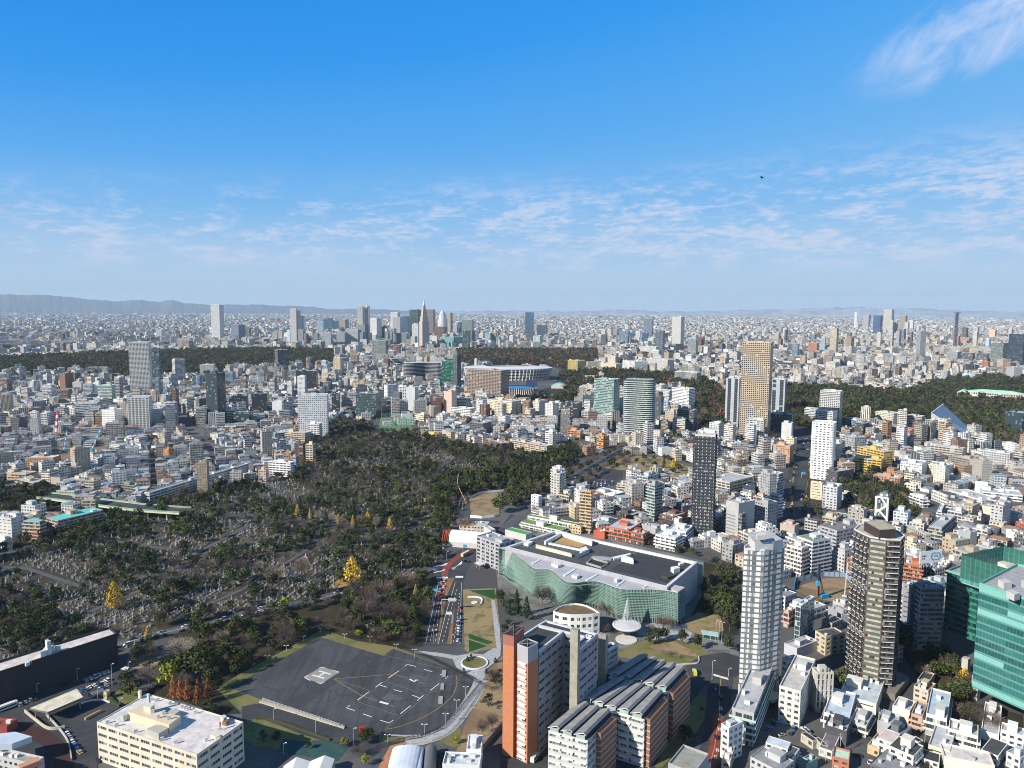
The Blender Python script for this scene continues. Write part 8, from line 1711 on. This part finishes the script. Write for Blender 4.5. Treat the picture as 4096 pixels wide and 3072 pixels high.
def grave_lots(P,seed,dens):
 r=np.random.default_rng(seed);A=np.array(P);c,s=math.cos(GD),math.sin(GD);U=A@np.array([c,s]);V=A@np.array([-s,c]);u,v=np.meshgrid(np.arange(U.min(),U.max(),3.1),np.arange(V.min(),V.max(),4.3));u=u.ravel()+r.uniform(-.5,.5,u.size);v=v.ravel()+r.uniform(-.5,.5,v.size)
 X,Y=u*c-v*s,u*s+v*c;ok=inpoly(X,Y,A)&(occ(X,Y)==3)&(np.abs(X)<Y*.75)&(r.random(len(X))<dens*np.clip(.2+1.4*fnoise(X,Y,45,3.3),0,1)*np.where((Y>640)&(X>-Y*.30),.5,1));return np.stack([X[ok],Y[ok]],1)
GL_=np.concatenate([grave_lots(CEM,1,.62),grave_lots(SMALLG,2,.9)])
rg=np.random.default_rng(9);kind_=rg.integers(0,7,len(GL_));rot_=GD+rg.choice([0,math.pi],len(GL_))+rg.normal(0,.06,len(GL_));scl_=rg.uniform(.75,1.35,len(GL_))
d_=np.hypot(GL_[:,0],GL_[:,1]);u_,v_,w_=proj_np(np.concatenate([GL_,np.ones((len(GL_),1))],1));near_=np.argsort(d_+1e5*((u_<0)|(u_>4096)|(v_>3072)))[:300];NS=set(near_.tolist())
DESC=['tall pillar gravestone','square lantern gravestone','broad gravestone','tall pillar gravestone','square gravestone','broad low gravestone','tall pillar gravestone']
gp=[]
for k,m in enumerate(GV):o=m.build('gravestone',[STONE]);gp.append(o.data);bpy.data.objects.remove(o)
for i in near_:
 o=bpy.data.objects.new('gravestone',gp[kind_[i]]);COL.objects.link(o);o.location=(GL_[i][0],GL_[i][1],0);o.rotation_euler=(0,0,rot_[i]);s=float(scl_[i]);o.scale=(s,s,s)
 tag(o,near_label(GL_[i][0],GL_[i][1],DESC[kind_[i]]),'gravestone','gravestones in the near part of the cemetery')
def grave_field():
 Vs,Fs,Cs=[],[],[];off=0
 for k in range(7):
  S=np.array([i for i in range(len(GL_))if kind_[i]==k and i not in NS]);V=np.array(GV[k].v);F=np.array(GV[k].f);c=np.array(GV[k].c);a=rot_[S];ca,sa=np.cos(a)[:,None],np.sin(a)[:,None];sc=scl_[S][:,None]
  X=GL_[S,0:1]+(V[None,:,0]*ca-V[None,:,1]*sa)*sc;Y=GL_[S,1:2]+(V[None,:,0]*sa+V[None,:,1]*ca)*sc;Z=V[None,:,2]*sc*np.ones_like(X)
  Vs.append(np.stack([X,Y,Z],2).reshape(-1,3));Fs.append((F[None]+(np.arange(len(S))*len(V))[:,None,None]+off).reshape(-1,4));off+=len(S)*len(V);Cs.append((c[None]*rg.uniform(.5,1.25,(len(S),1,1))).reshape(-1,3))
 F=np.concatenate(Fs);o=mesh_np('gravestones',np.concatenate(Vs),[(F,None,np.clip(np.concatenate(Cs),0,.8),np.zeros(len(F)))],[STONE]);tag(o,'thousands of grey gravestones filling the cemetery beyond the nearest ones','gravestones',kind='stuff');print('graves',len(GL_))
grave_field()
# cars, lamps, fences, signs
CARP={}
def car_meshes(col,kind='car'):
 key=(col,kind)
 if key in CARP:return CARP[key]
 Lh,Wd,hb,ht=dict(car=(4.4,1.75,.85,1.45),van=(4.7,1.8,1.05,1.95),taxi=(4.5,1.75,.85,1.5))[kind];m=MB();x0,x1=-Lh/2,Lh/2;y=Wd/2
 prof=[(x0,.3),(x0,hb*.95),(x0+.25,hb),(x1-.9,hb),(x1-.1,hb*.72),(x1,.3)]
 for i in range(len(prof)-1):
  (a,b),(c,d)=prof[i],prof[i+1];m.poly([(a,y,b),(a,-y,b),(c,-y,d),(c,y,d)],0,col)
 m.poly([(a,-y,b)for a,b in prof][::-1],0,col);m.poly([(a,y,b)for a,b in prof],0,col)
 r0,r1=(x0+.15,x1-1.5)if kind=='van' else(x0+.75,x1-1.7)
 m.poly([(r0+.25,y*.8,ht),(r0+.25,-y*.8,ht),(r1-.35,-y*.8,ht),(r1-.35,y*.8,ht)],0,col);g=MB()
 A=[(r0,y*.92,hb-.02),(r0,-y*.92,hb-.02),(r1+.3,-y*.92,hb-.02),(r1+.3,y*.92,hb-.02)];B=[(r0+.25,y*.8,ht-.02),(r0+.25,-y*.8,ht-.02),(r1-.35,-y*.8,ht-.02),(r1-.35,y*.8,ht-.02)]
 for i in range(4):g.poly([A[i],A[(i+1)%4],B[(i+1)%4],B[i]],0,(.03,.04,.05))
 w=MB();w.bar((0,-.11,.32),(0,.11,.32),.32,0,(.02,)*3,10);w.poly([(.32*math.cos(t),-.11,.32+.32*math.sin(t))for t in[2*math.pi*i/10 for i in range(10)]],0,(.1,)*3);w.poly([(.32*math.cos(t),.11,.32+.32*math.sin(t))for t in[2*math.pi*i/10 for i in range(10)]],0,(.1,)*3)
 out=[]
 for mb,nm,mt in((m,'body',CARPAINT),(g,'windows',CARGLASS),(w,'wheel',ATT)):o=mb.build(nm,[mt]);out.append(o.data);bpy.data.objects.remove(o)
 CARP[key]=(*out,Lh,Wd);return CARP[key]
CARPAINT=attr_mat('car_paint',rough=.25,var=.03,spec=.6);CARGLASS=glassmat('car_glass',(.02,.025,.03),.05,.1,0)
CN={(.75,.75,.75):'white',(.03,.03,.035):'black',(.35,.36,.38):'silver',(.05,.15,.4):'blue',(.12,.12,.13):'dark grey',(.45,.06,.05):'red',(.5,.35,.1):'yellow'}
CL=list(CN)
CUSED={}
def car(x,y,th,col,where,kind=None):
 kind=kind or rnd.choice(['car','car','van']);b,g,w,Lh,Wd=car_meshes(col,kind);root=empty('parked_car' if 'park' in where else 'car',x,y,.06,th);lead=f"{CN[col]} {'van' if kind == 'van' else 'car'} {where}";CUSED.setdefault(lead,[]).append(root)
 tag(root,lead,'van' if kind=='van' else 'car','cars '+where)
 for nm,me in(('body',b),('windows',g)):o=bpy.data.objects.new(nm,me);COL.objects.link(o);o.parent=root
 for sx in(-.31,.31):
  for sy in(-.45,.45):o=bpy.data.objects.new('wheel',w);COL.objects.link(o);o.parent=root;o.location=(sx*Lh,sy*Wd,0)
 return root
ca_,cb_=G('q',1450,1020),G('q',1830,875);RT=math.atan2(cb_[1]-ca_[1],cb_[0]-ca_[0])
WH,BK,SV,BL,DG,RD,YE=CL
for u,v,c in((1455,1035,SV),(1535,1008,WH),(1605,980,WH),(1680,945,WH),(1758,918,WH),(1828,892,WH),(1515,1160,WH),(1605,1125,WH),(1685,1120,BK),(1750,1080,WH),(1825,1040,WH),(1815,1125,SV),(1905,1095,DG),(1730,1165,BL),(1455,1200,DG),(1380,1210,BL),(335,1455,SV),(425,1410,SV),(505,1380,SV),(595,1360,BK)):
 car(*G('q',u,v),RT+math.pi/2+rnd.uniform(-.06,.06),c,'in the car park before the netted building')
for u,v,c in((575,1365,WH),(600,1400,SV),(620,1435,WH),(645,1470,BL),(665,1500,BL),(690,1530,YE),(850,1600,BK)):car(*G('i',u,v),2.5,c,'parked beside the cream office','car')
for u,v,c,t in((1753,385,WH,0),(1752,415,DG,0),(1750,445,WH,0),(1749,470,WH,0),(1748,500,SV,0),(1745,530,BK,0),(1743,560,WH,0),(1762,280,RD,0),(1762,330,BK,0),(1590,130,SV,1),(1588,95,BK,1),(1600,60,SV,1),(1622,95,WH,1),(1628,45,WH,1),(1605,35,BK,1),(1595,165,BK,1)):
 car(*G('j',u,v),math.radians(85),c,'on the divided road by the garden terrace')
for u,v,c in((1805,965,BK),(1838,968,BK),(1440,740,WH),(1460,685,WH)):car(*G('f',u,v),math.radians(60),c,'at the junction by the tunnel mouth')
pts=[Vector(p)for p in smooth(CROAD,8)];acc=0
for a,b in zip(pts,pts[1:]):
 d=(b-a).normalized();n=Vector((-d.y,d.x))
 if rnd.random()<.62:p=a+n*4.6;car(p.x,p.y,math.atan2(d.y,d.x),rnd.choice([BK,BK,WH,SV,DG,BL]),'parked along the cemetery road')
 if rnd.random()<.18:p=a-n*2;car(p.x,p.y,math.atan2(d.y,d.x),rnd.choice([WH,SV,BK]),'driving on the cemetery road')
AV=[Vector(G('h',232,520)),Vector(G('h',295,200)),Vector(G('h',310,0)),Vector(G('d',290,1400)),Vector(G('d',262,1240))]
for k in range(56):
 t=rnd.random()**1.3*3.98;i=int(t);p=AV[i].lerp(AV[i+1],t-i);d=(AV[i+1]-AV[i]).normalized();n=Vector((-d.y,d.x));p=p+n*rnd.choice([-12,-8.5,-5,5,8.5,12]);car(p.x,p.y,math.atan2(d.y,d.x),rnd.choice([WH,WH,BK,SV,DG]),'on the right avenue')
for k in range(30):u,v=580+(k%10)*32+rnd.uniform(-6,6),318-(k//10)*17-(k%10)*1.5;car(*G('g',u,v),1.1,rnd.choice(CL[:5]),'in the car park behind the slim tan tower','car')
for u,v,c in((1800,1060,BK),(1755,990,BK),(1765,1400,BK)):car(*G('k',u,v),math.radians(95),c,'on the road with the red lane')
AVG=[Vector(G('g',140,520)),Vector(G('g',560,250)),Vector(G('g',880,20))]
for k in range(16):t=rnd.random()*1.98;i=int(t);p=AVG[i].lerp(AVG[i+1],t-i);d=(AVG[i+1]-AVG[i]).normalized();n=Vector((-d.y,d.x));p=p+n*rnd.choice([-7,-3.5,3.5,7]);car(p.x,p.y,math.atan2(d.y,d.x),rnd.choice([WH,BK,SV]),'on the tree-lined avenue')
A_=np.array(PG('l',0,900,700,850,1200,1100,2212,1300,2212,1700,-100,1700));cnt=0
while cnt<46:
 x,y=rnd.uniform(*[f_(A_[:,0])for f_ in(min,max)]),rnd.uniform(*[f_(A_[:,1])for f_ in(min,max)])
 if inpoly(np.array([x]),np.array([y]),A_)[0]and occ(np.array([x]),np.array([y]))[0]in(0,4):car(x,y,rnd.choice(ANG)+rnd.choice([0,math.pi/2]),rnd.choice([WH,WH,SV,BK,DG,BL]),'in the bottom right lanes');cnt+=1
for lead,L in CUSED.items():
 if len(L)>7:
  for o in L:o['label']=near_label(o.location.x,o.location.y,lead.split(' in the ')[0].split(' on the ')[0].split(' along ')[0])
 elif len(L)>1:
  for k,o in enumerate(sorted(L,key=lambda o:math.hypot(o.location.x,o.location.y))):o['label']=f"{lead}, {['nearest', 'second nearest', 'third nearest', 'fourth nearest', 'fifth nearest', 'sixth nearest', 'seventh nearest'][k]} of these"
def lorry(name,label,x,y,th,L,W_,H_,c,cab):
 root=empty(name,x,y,.06,th);tag(root,label,'bus' if name=='bus' else 'lorry');m=MB();m.box(0,0,.5,L,W_,H_,0,0,c,mt=0,ct=shade(c,1.1));m.build('body',[CARPAINT],root)
 g=MB()
 for s in(1,-1):g.wall((-L*.42*s,-s*(W_/2+.02)),(L*.42*s,-s*(W_/2+.02)),1.4,2.2,0,(.03,.04,.05))
 g.build('windows',[CARGLASS],root)
 if cab:m=MB();m.box(L/2+.9,0,.5,1.7,W_*.95,H_*.72,0,0,cab);m.build('cab',[CARPAINT],root)
 for sx in(-.32,.36):
  for sy in(-.5,.5):m=MB();m.bar((sx*L,sy*W_-.15,.45),(sx*L,sy*W_+.15,.45),.45,0,(.03,)*3,10,cap=True);m.build('wheel',[ATT],root)
lorry('bus','cream and green bus leaving the tunnel in the red lane',*G('f',1808,912),1.05,10.5,2.5,2.7,(.6,.55,.38),None)
lorry('delivery_lorry','white box lorry at the foot of the brick stair tower',*G('k',190,1595),1.15,5.5,2.3,2.6,(.62,.62,.6),(.65,.65,.65))
lorry('delivery_lorry','small yellow lorry on the yard beside the saw-tooth wings',*G('k',1580,855),1.5,4.2,2.0,2.2,(.62,.6,.05),(.55,.55,.4))
lorry('bus','white bus parked at the left end of the netted building',*G('i',60,1150),RT,10,2.5,2.6,(.66,.66,.6),None)
def lamp(r,u,vb,vt,label,group,twin=False,arm=0):
 x,y=G(r,u,vb);h=max(3,min(16,base_height(r,u,vt,x,y)));root=empty('street_lamp',x,y);tag(root,label,'lamp',group);m=MB();m.bar((0,0,0),(0,0,h),.13,0,(.5,.52,.53),6,.09);m.build('pole',[ATT],root)
 for s in((-1,1)if twin else(1,)):m=MB();m.bar((0,0,h),(s*1.1,0,h+.3),.1,0,(.5,.5,.5),4);m.build('arm',[ATT],root);m=MB();m.box(s*1.2,0,h+.2,.9,.45,.25,0,0,(.68,.7,.7));m.build('lamp_head',[ATT],root)
 return root
LI=0
for u,vb,vt in((560,492,452),(412,566,522),(263,650,603),(100,728,690),(767,545,505),(985,572,528),(1212,640,592),(1368,708,638),(1885,935,852),(1812,1047,960),(1735,1166,1075),(1640,1282,1192),(1455,1370,1285),(1135,1445,1375)):
 LI+=1;lamp('j',u,vb,vt,f"twin floodlight pole, {['first', 'second', 'third', 'fourth', 'fifth', 'sixth', 'seventh', 'eighth', 'ninth', 'tenth', 'eleventh', 'twelfth', 'thirteenth', 'last'][LI-1]} counted along the airfield edge",'floodlight poles around the airfield',True)
for k,(r,u,vb,vt,lb)in enumerate((('j',842,1450,1318,'road lamp left of the dark round tree'),('j',517,1360,1238,'road lamp before the long white railing'),('j',152,1250,1150,'road lamp at the left end of the airfield road'),('j',1537,592,468,'road lamp on the left carriageway'),('j',1687,590,512,'road lamp on the brown median'),('j',240,1540,1445,'lamp on the blue-green sheet'),('i',970,960,760,'car park lamp, tallest near the far end'),('i',668,900,800,'car park lamp before the middle of the netted building'),('i',320,1010,930,'car park lamp before the left part of the netted building'),('i',1110,800,745,'small lamp by the bicycle shelter'),('i',848,1090,965,'lamp beside the grey carport'),('i',1038,1120,1058,'lamp behind the cream office corner'),('k',1760,560,385,'first white flag pole at the museum gate'),('k',1787,570,395,'second white flag pole at the museum gate'),('k',1812,580,402,'third white flag pole at the museum gate'),('k',1728,900,735,'white lamp at the road bend crossing'),('k',1870,870,800,'lamp right of the road bend crossing'),('f',1648,960,880,'lamp by the red lane curve'),('f',1260,1060,950,'wooden pole by the cemetery road'),('f',975,1110,1005,'road pole right of the golden ginkgo'),('f',612,1240,1090,'road pole left of the golden ginkgo'),('f',362,1270,1150,'road pole further left on the cemetery road'),('f',38,1330,1220,'road pole at the left of the cemetery road'))):
 lamp(r,u,vb,vt,lb,None)
def fence(name,label,r,pts,h,c,step=3.0,z=0,rails=3,cat='fence',sm=True,pc=None):
 P=[G(r,pts[i],pts[i+1])for i in range(0,len(pts),2)];P=smooth(P,4)if sm and len(P)>2 else P;c0=P[len(P)//2];root=empty(name,*c0);tag(root,label,cat);P=[Vector((p[0]-c0[0],p[1]-c0[1]))for p in P];m=MB();po=MB()
 for a,b in zip(P,P[1:]):
  L=(b-a).length;n=max(1,int(L/step))
  for k in range(rails):zz=z+h*(k+1)/rails;m.bar((a.x,a.y,zz),(b.x,b.y,zz),.07,0,c,3)
  for k in range(n):p=a.lerp(b,k/n);po.bar((p.x,p.y,z),(p.x,p.y,z+h),.09,0,pc or c,3)
 m.build('rail',[ATT],root);po.build('posts',[ATT],root);return root
fence('fence','dark wire fence behind the airfield grass','j',[-560,1090,-300,930,-20,740,280,590,540,470,620,462,870,545,930,530,1130,590,1195,598,1560,745,1910,925,1920,960,1650,1285,1560,1345,1430,1400,1290,1425,1040,1500],2.2,(.03,.03,.035),2.5,rails=6)
fence('railing','white baluster railing along the lower airfield edge','j',[55,1072,300,1155,540,1235,765,1312],1.4,(.62,.63,.64),.9,rails=3)
fence('railing','pale handrail on the ramp path round the airfield','j',[1975,930,1880,1090,1700,1330,1520,1430,1300,1455],1.1,(.5,.52,.53),2.2)
fence('railing','black and white fence over the tunnel mouth of the divided road','j',[1405,600,1620,605,1800,612],2.4,(.12,.12,.13),1.2,rails=5,sm=False)
fence('guard_rail','white guard rail at the bottom edge of the airfield','j',[1170,1385,1290,1390,1420,1387],.9,(.7,.72,.72),3,rails=3,sm=False)
m=MB();A=G('j',48,1082);B=G('j',770,1318);d=Vector(B)-Vector(A);n=Vector((d.y,-d.x)).normalized();n=n if n.y<0 else-n;c0=((A[0]+B[0])/2,(A[1]+B[1])/2)
Q=[(A[0]-c0[0],A[1]-c0[1]),(B[0]-c0[0],B[1]-c0[1])];m.poly([(*Q[0],0.1),(*Q[1],.1),(Q[1][0]+n.x*.5,Q[1][1]+n.y*.5,-.2),(Q[0][0]+n.x*3,Q[0][1]+n.y*3,-.2)][::-1],0,(.4,.36,.27));m.wall((Q[0][0]+n.x*2,Q[0][1]+n.y*2),(Q[1][0]+n.x*.8,Q[1][1]+n.y*.8),0,.8,0,(.45,.41,.32));m.poly([(*Q[0],.9),(Q[0][0]+n.x*2,Q[0][1]+n.y*2,.8),(Q[1][0]+n.x*.8,Q[1][1]+n.y*.8,.8),(*Q[1],.9)],0,(.42,.38,.3))
o=m.build('retaining_wall',[ATT]);o.location=(*c0,.06);tag(o,'beige stone retaining wall under the white baluster railing','wall')
def sign(r,u,vb,vt,w,hh,c,label,th=0.0,name='road_sign',mark=None):
 x,y=G(r,u,vb);h=max(4,base_height(r,u,vt,x,y));root=empty(name,x,y,0,th);tag(root,label,'sign');m=MB();m.bar((-w/2-.4,0,0),(-w/2-.4,0,h),.15,0,(.55,.55,.55),6);m.build('post',[ATT],root);m=MB();m.box(0,0,h-hh,w,.2,hh,0,0,c,bottom=True);m.build('board',[ATT],root)
 m=MB()
 for a,b in(((-.3,.2),(-.3,.8)),((-.3,.5),(.25,.5)),((.1,.5),(.3,.8))):m.bar((w*a[0],-.14,h-hh+hh*a[1]),(w*b[0],-.14,h-hh+hh*b[1]),.12,0,(.7,.7,.7),3)
 m.build('arrow_mark',[ATT],root)
sign('j',1555,240,108,3.6,2.6,(.02,.28,.6),'blue direction sign left of the divided road')
sign('f',1808,880,818,3.4,2.6,(.02,.28,.6),'blue direction sign under the covered bridge')
sign('c',775,1460,1405,5,3.2,(.02,.28,.6),'blue direction sign on the tree-lined avenue')
sign('h',307,240,190,5,3.2,(.02,.25,.6),'nearer blue direction sign over the right avenue');sign('d',300,1400,1352,5,3.2,(.02,.2,.5),'farther blue direction sign over the right avenue')
x,y=G('j',1607,300);root=empty('sign_gantry',x,y);tag(root,'white sign gantry over the divided road','gantry');m=MB();m.bar((0,0,0),(0,0,9),.2,0,(.6,.6,.6),6);m.build('post',[ATT],root);m=MB();m.bar((0,0,8.6),(11,0,8.6),.25,0,(.6,.6,.6));m.build('arm',[ATT],root);m=MB();m.box(7.5,0,7.2,6,.25,2.6,0,0,(.5,.52,.52),bottom=True);m.build('panel',[ATT],root)
x,y=G('j',1695,410);root=empty('sign_gantry',x,y);tag(root,'white box sign on a pole between the carriageways','gantry');m=MB();m.bar((0,0,0),(0,0,8),.2,0,(.6,.6,.6),6);m.build('post',[ATT],root);m=MB();m.box(-2.2,0,6.6,4,.5,1.8,0,0,(.66,.66,.66),bottom=True);m.build('panel',[ATT],root)
x,y=G('j',915,1350);m=MB();m.box(0,0,0,2.6,1.6,2.8,.3,0,(.5,.03,.02));m.box(0,0,2.8,2.8,1.8,.15,.3,0,(.45,.03,.02));root=empty('equipment_box',x,y);tag(root,'small red box hut at the lower edge of the airfield','hut');m.build('wall',[ATT],root)
x,y=G('j',1888,232);root=empty('sculpture',x,y);tag(root,'white ring and disc garden sculpture on the dry lawn','sculpture');m=MB();m.prism([(2.4*math.cos(t),2.4*math.sin(t))for t in[2*math.pi*i/20 for i in range(20)]],.1,.7,0,(.62,.66,.72));m.build('disc',[ATT],root);m=MB()
pp=[Vector(G('j',*q))-Vector((x,y))for q in((1828,186),(1870,184),(1915,186),(1945,195),(1957,215),(1948,240),(1940,252))]
for a,b in zip(pp,pp[1:]):m.bar((a.x,a.y,.3),(b.x,b.y,.3),.8,0,(.64,.68,.74),5)
m.build('curved_bench',[ATT],root)
c0=G('j',1888,755);root=empty('planter',*c0);tag(root,'round planter with a white rim and bushes in the plaza','planter');R=8.5;m=MB();n=40
for i in range(n):
 a0,a1=2*math.pi*i/n,2*math.pi*(i+1)/n;f=lambda r,a,z:(r*math.cos(a),r*math.sin(a),z);m.poly([f(R,a0,0),f(R,a1,0),f(R,a1,.8),f(R,a0,.8)],0,(.7,.7,.69));m.poly([f(R,a0,.8),f(R,a1,.8),f(R-.9,a1,.8),f(R-.9,a0,.8)],0,(.72,.72,.71));m.poly([f(R-.9,a1,.3),f(R-.9,a0,.3),f(R-.9,a0,.8),f(R-.9,a1,.8)],0,(.6,.6,.6))
m.build('rim',[ATT],root);m=MB();m.poly([((R-.9)*math.cos(2*math.pi*i/n),(R-.9)*math.sin(2*math.pi*i/n),.5)for i in range(n)]);m.build('planting',[GRASS],root)
for u,v,vt in((1828,740,708),(1858,715,690),(1795,838,815),(2068,750,722),(1990,845,815)):tx,ty=G('j',u,v);tree('cedar',tx,ty,3.5,4,near_label(tx,ty,'small dark cone bush by the paved circle'),'small cone bushes around the paved circle')
P=ccw(PG('k',1640,510,1775,530,1775,560,1650,540));cc=cen(P);root=empty('guard_house',*cc);tag(root,'low teal glass guard house at the museum gate','guard house');m=MB();m.prism(local(P,cc),0,3,0,(.25,.4,.4));m.build('glass_wall',[CURT],root);m=MB();m.prism(inset(local(P,cc),-.6),3.01,3.4,0,(.4,.55,.55),bottom=True);m.build('roof',[ATT],root)
fence('gate','low dark sliding gate across the museum entrance','k',[1690,648,1770,656,1850,650],1.5,(.1,.1,.11),.8,sm=False,cat='gate')
f_,h_=foot_3('f',(1835,650),(1925,665),(1980,640),705);bldg('station_house','small pink station house with a pale green curved roof beyond the covered bridge','building',f_,max(4,min(h_,9)),(.45,.32,.28),'punch',rc=(.36,.48,.42),units=1,big=False)
P=smooth([G('f',*q)for q in((1855,420),(1950,380),(2130,362),(2212,358))]);root=empty('site_hoarding',*P[5]);tag(root,'white curved hoarding round the building site beside the cemetery','hoarding');m=MB()
for a,b in zip(P,P[1:]):m.wall((a[0]-P[5][0],a[1]-P[5][1]),(b[0]-P[5][0],b[1]-P[5][1]),0,3,0,(.6,.64,.62))
m.build('panel',[ATT],root)
P=[G('f',*q)for q in((1850,585),(1950,592),(2060,580),(2090,565))];root=empty('site_hoarding',*P[1]);tag(root,'bright white low hoarding in front of the round building site','hoarding');m=MB()
for a,b in zip(P,P[1:]):m.wall((a[0]-P[1][0],a[1]-P[1][1]),(b[0]-P[1][0],b[1]-P[1][1]),0,3,0,(.72,.73,.74))
m.build('panel',[ATT],root)
P=[G('h',*q)for q in((225,1215),(240,1140),(480,1090),(660,1100),(725,1150))];root=empty('site_hoarding',*P[2]);tag(root,'blue-grey hoarding with blue posts round the drilling rig site','hoarding');m=MB();b2=MB()
for a,b in zip(P,P[1:]):
 m.wall((a[0]-P[2][0],a[1]-P[2][1]),(b[0]-P[2][0],b[1]-P[2][1]),0,4,0,(.3,.34,.4))
 for k in range(4):t=k/4;q=(a[0]+(b[0]-a[0])*t-P[2][0],a[1]+(b[1]-a[1])*t-P[2][1]);b2.bar((*q,0),(*q,6),.35,0,(.05,.2,.5))
m.build('panel',[ATT],root);b2.build('blue_posts',[ATT],root)
sl_=sheet('solar_roof',PG('l',290,1330,340,1290,430,1360,380,1440),0,ATT,taken=0)if False else None
for lb,p0,p1,p2,vb,rc in(('house with dark solar panels on its roof, bottom right quarter',(285,1360),(390,1430),(435,1370),1500,(.03,.04,.09)),('second lower house with solar panels beside the first',(400,1400),(480,1470),(520,1420),1540,(.035,.045,.09))):
 f_,h_=foot_3('l',p0,p1,p2,vb);bldg('house',lb,'house',f_,h_,(.45,.42,.34),'punch',rc=rc,units=0,big=False,par=.2)
for lb,p0,p1,p2,vb,rc in(('white house with a curved pale blue roof at the bottom edge',(-20,1440),(170,1500),(300,1520),1640,(.5,.56,.64)),('house with a dark slate hipped roof at the bottom edge',(-20,1540),(180,1620),(270,1560),1740,(.09,.1,.12)),('grey tiled house right of the solar panel houses',(440,1480),(560,1520),(650,1460),1590,(.16,.15,.16)),('white house with a dark tiled roof and gable among the bottom houses',(1280,1560),(1480,1620),(1540,1560),1720,(.05,.05,.055)),('black gravel roofed house behind the cream low house',(1160,1620),(1400,1690),(1480,1610),1760,(.03,.03,.03)),('white and grey house with a blue-grey hipped roof',(950,1560),(1040,1600),(1110,1550),1680,(.16,.2,.23)),('pinkish white house with a maroon sloping wall',(950,1400),(1080,1450),(1140,1420),1600,(.6,.5,.48)),('black tiled small house beside the orange narrow flats',(1230,1400),(1300,1440),(1345,1390),1510,(.035,.035,.04)),('dark tiled house beyond the white plant-roofed flats',(1840,1500),(1990,1560),(2070,1510),1650,(.07,.07,.075))):
 f_,h_=foot_3('l',p0,p1,p2,vb);bldg('house',lb,'house',f_,h_,(.62,.6,.55),'punch',rc=rc,units=0,big=False,par=.2)
for k,(u,v)in enumerate(((495,1560),(950,1260),(1210,1570),(110,1640),(1350,1440),(620,1490))):
 x,y=G('l',u,v+60);root=empty('utility_pole',x,y);tag(root,near_label(x,y,'grey utility pole with cross arms'),'pole','utility poles between the houses');m=MB();m.bar((0,0,0),(0,0,12),.18,0,(.35,.35,.33),6,.12);m.build('pole',[ATT],root)
 for z in(10,11):m=MB();m.bar((-1.2,0,z),(1.2,0,z),.08,0,(.3,.3,.3));m.build('cross_arm',[ATT],root)
 m=MB();m.bar((.4,0,8.6),(.4,0,9.6),.3,0,(.45,.45,.44),8);m.build('transformer',[ATT],root)
def low_wall(label,r,pts,h,t,col,name='low_wall'):
 P=[G(r,pts[i],pts[i+1])for i in range(0,len(pts),2)];P=smooth(P,5)if len(P)>2 else P;c0=P[len(P)//2];root=empty(name,*c0);tag(root,label,'hedge' if name=='hedge' else 'wall');m=MB()
 for a,b in zip(P,P[1:]):
  a,b=Vector(a)-Vector(c0),Vector(b)-Vector(c0);d=(b-a).normalized()*.02;n=Vector((-d.y,d.x)).normalized()*t/2;m.prism(ccw([tuple(a-n-d),tuple(b-n+d),tuple(b+n+d),tuple(a+n-d)]),0,h,0,col)
 m.build('coping',[ATT],root)
low_wall('orange-tan ramp wall beside the cream office','i',[735,1250,800,1215,872,1180],1.6,1.0,(.48,.3,.17));low_wall('curved white ramp wall behind the cream office','i',[700,1110,780,1085,870,1080,950,1100],1.2,.5,(.6,.62,.64))
low_wall('cream boundary wall below the big canopy','i',[215,1180,300,1250,420,1330,560,1320],1.8,.6,(.5,.45,.34));low_wall('long low wall along the lane in the bottom left corner','i',[400,1210,520,1340,590,1450,620,1600],1.5,.5,(.42,.42,.4));low_wall('clipped hedge along the car park edge','i',[930,1040,980,1100,1040,1130],1.6,1.6,(.045,.06,.025),'hedge')
low_wall('clipped hedge beside the lower airfield road','j',[0,1235,140,1245,400,1335,640,1425],1.0,1.2,(.06,.06,.025),'hedge');low_wall('grey retaining wall at the foot of the brick towers','j',[1960,1500,2060,1380,2130,1310],3.0,.8,(.2,.2,.19));low_wall('pale kerb wall curving round the museum lawn','k',[1410,775,1540,765,1610,755,1612,700],1.0,.5,(.6,.6,.58))
# the air
hz=bpy.data.materials.new('haze');hz.use_nodes=True;t=hz.node_tree;t.nodes.clear();g=NT(t);v=g.n('ShaderNodeVolumePrincipled');v.inputs['Color'].default_value=(.62,.8,1.0,1);v.inputs['Density'].default_value=2.5e-5;v.inputs['Anisotropy'].default_value=0.0
o_=g.n('ShaderNodeOutputMaterial');g.l(v.outputs[0],o_.inputs['Volume'])
m=MB();m.prism([(-52000,-3000),(52000,-3000),(52000,52000),(-52000,52000)],-60,1060,bottom=True);o=m.build('haze',[hz]);tag(o,kind='stuff');hz.cycles.homogeneous_volume=True
resolve_labels()
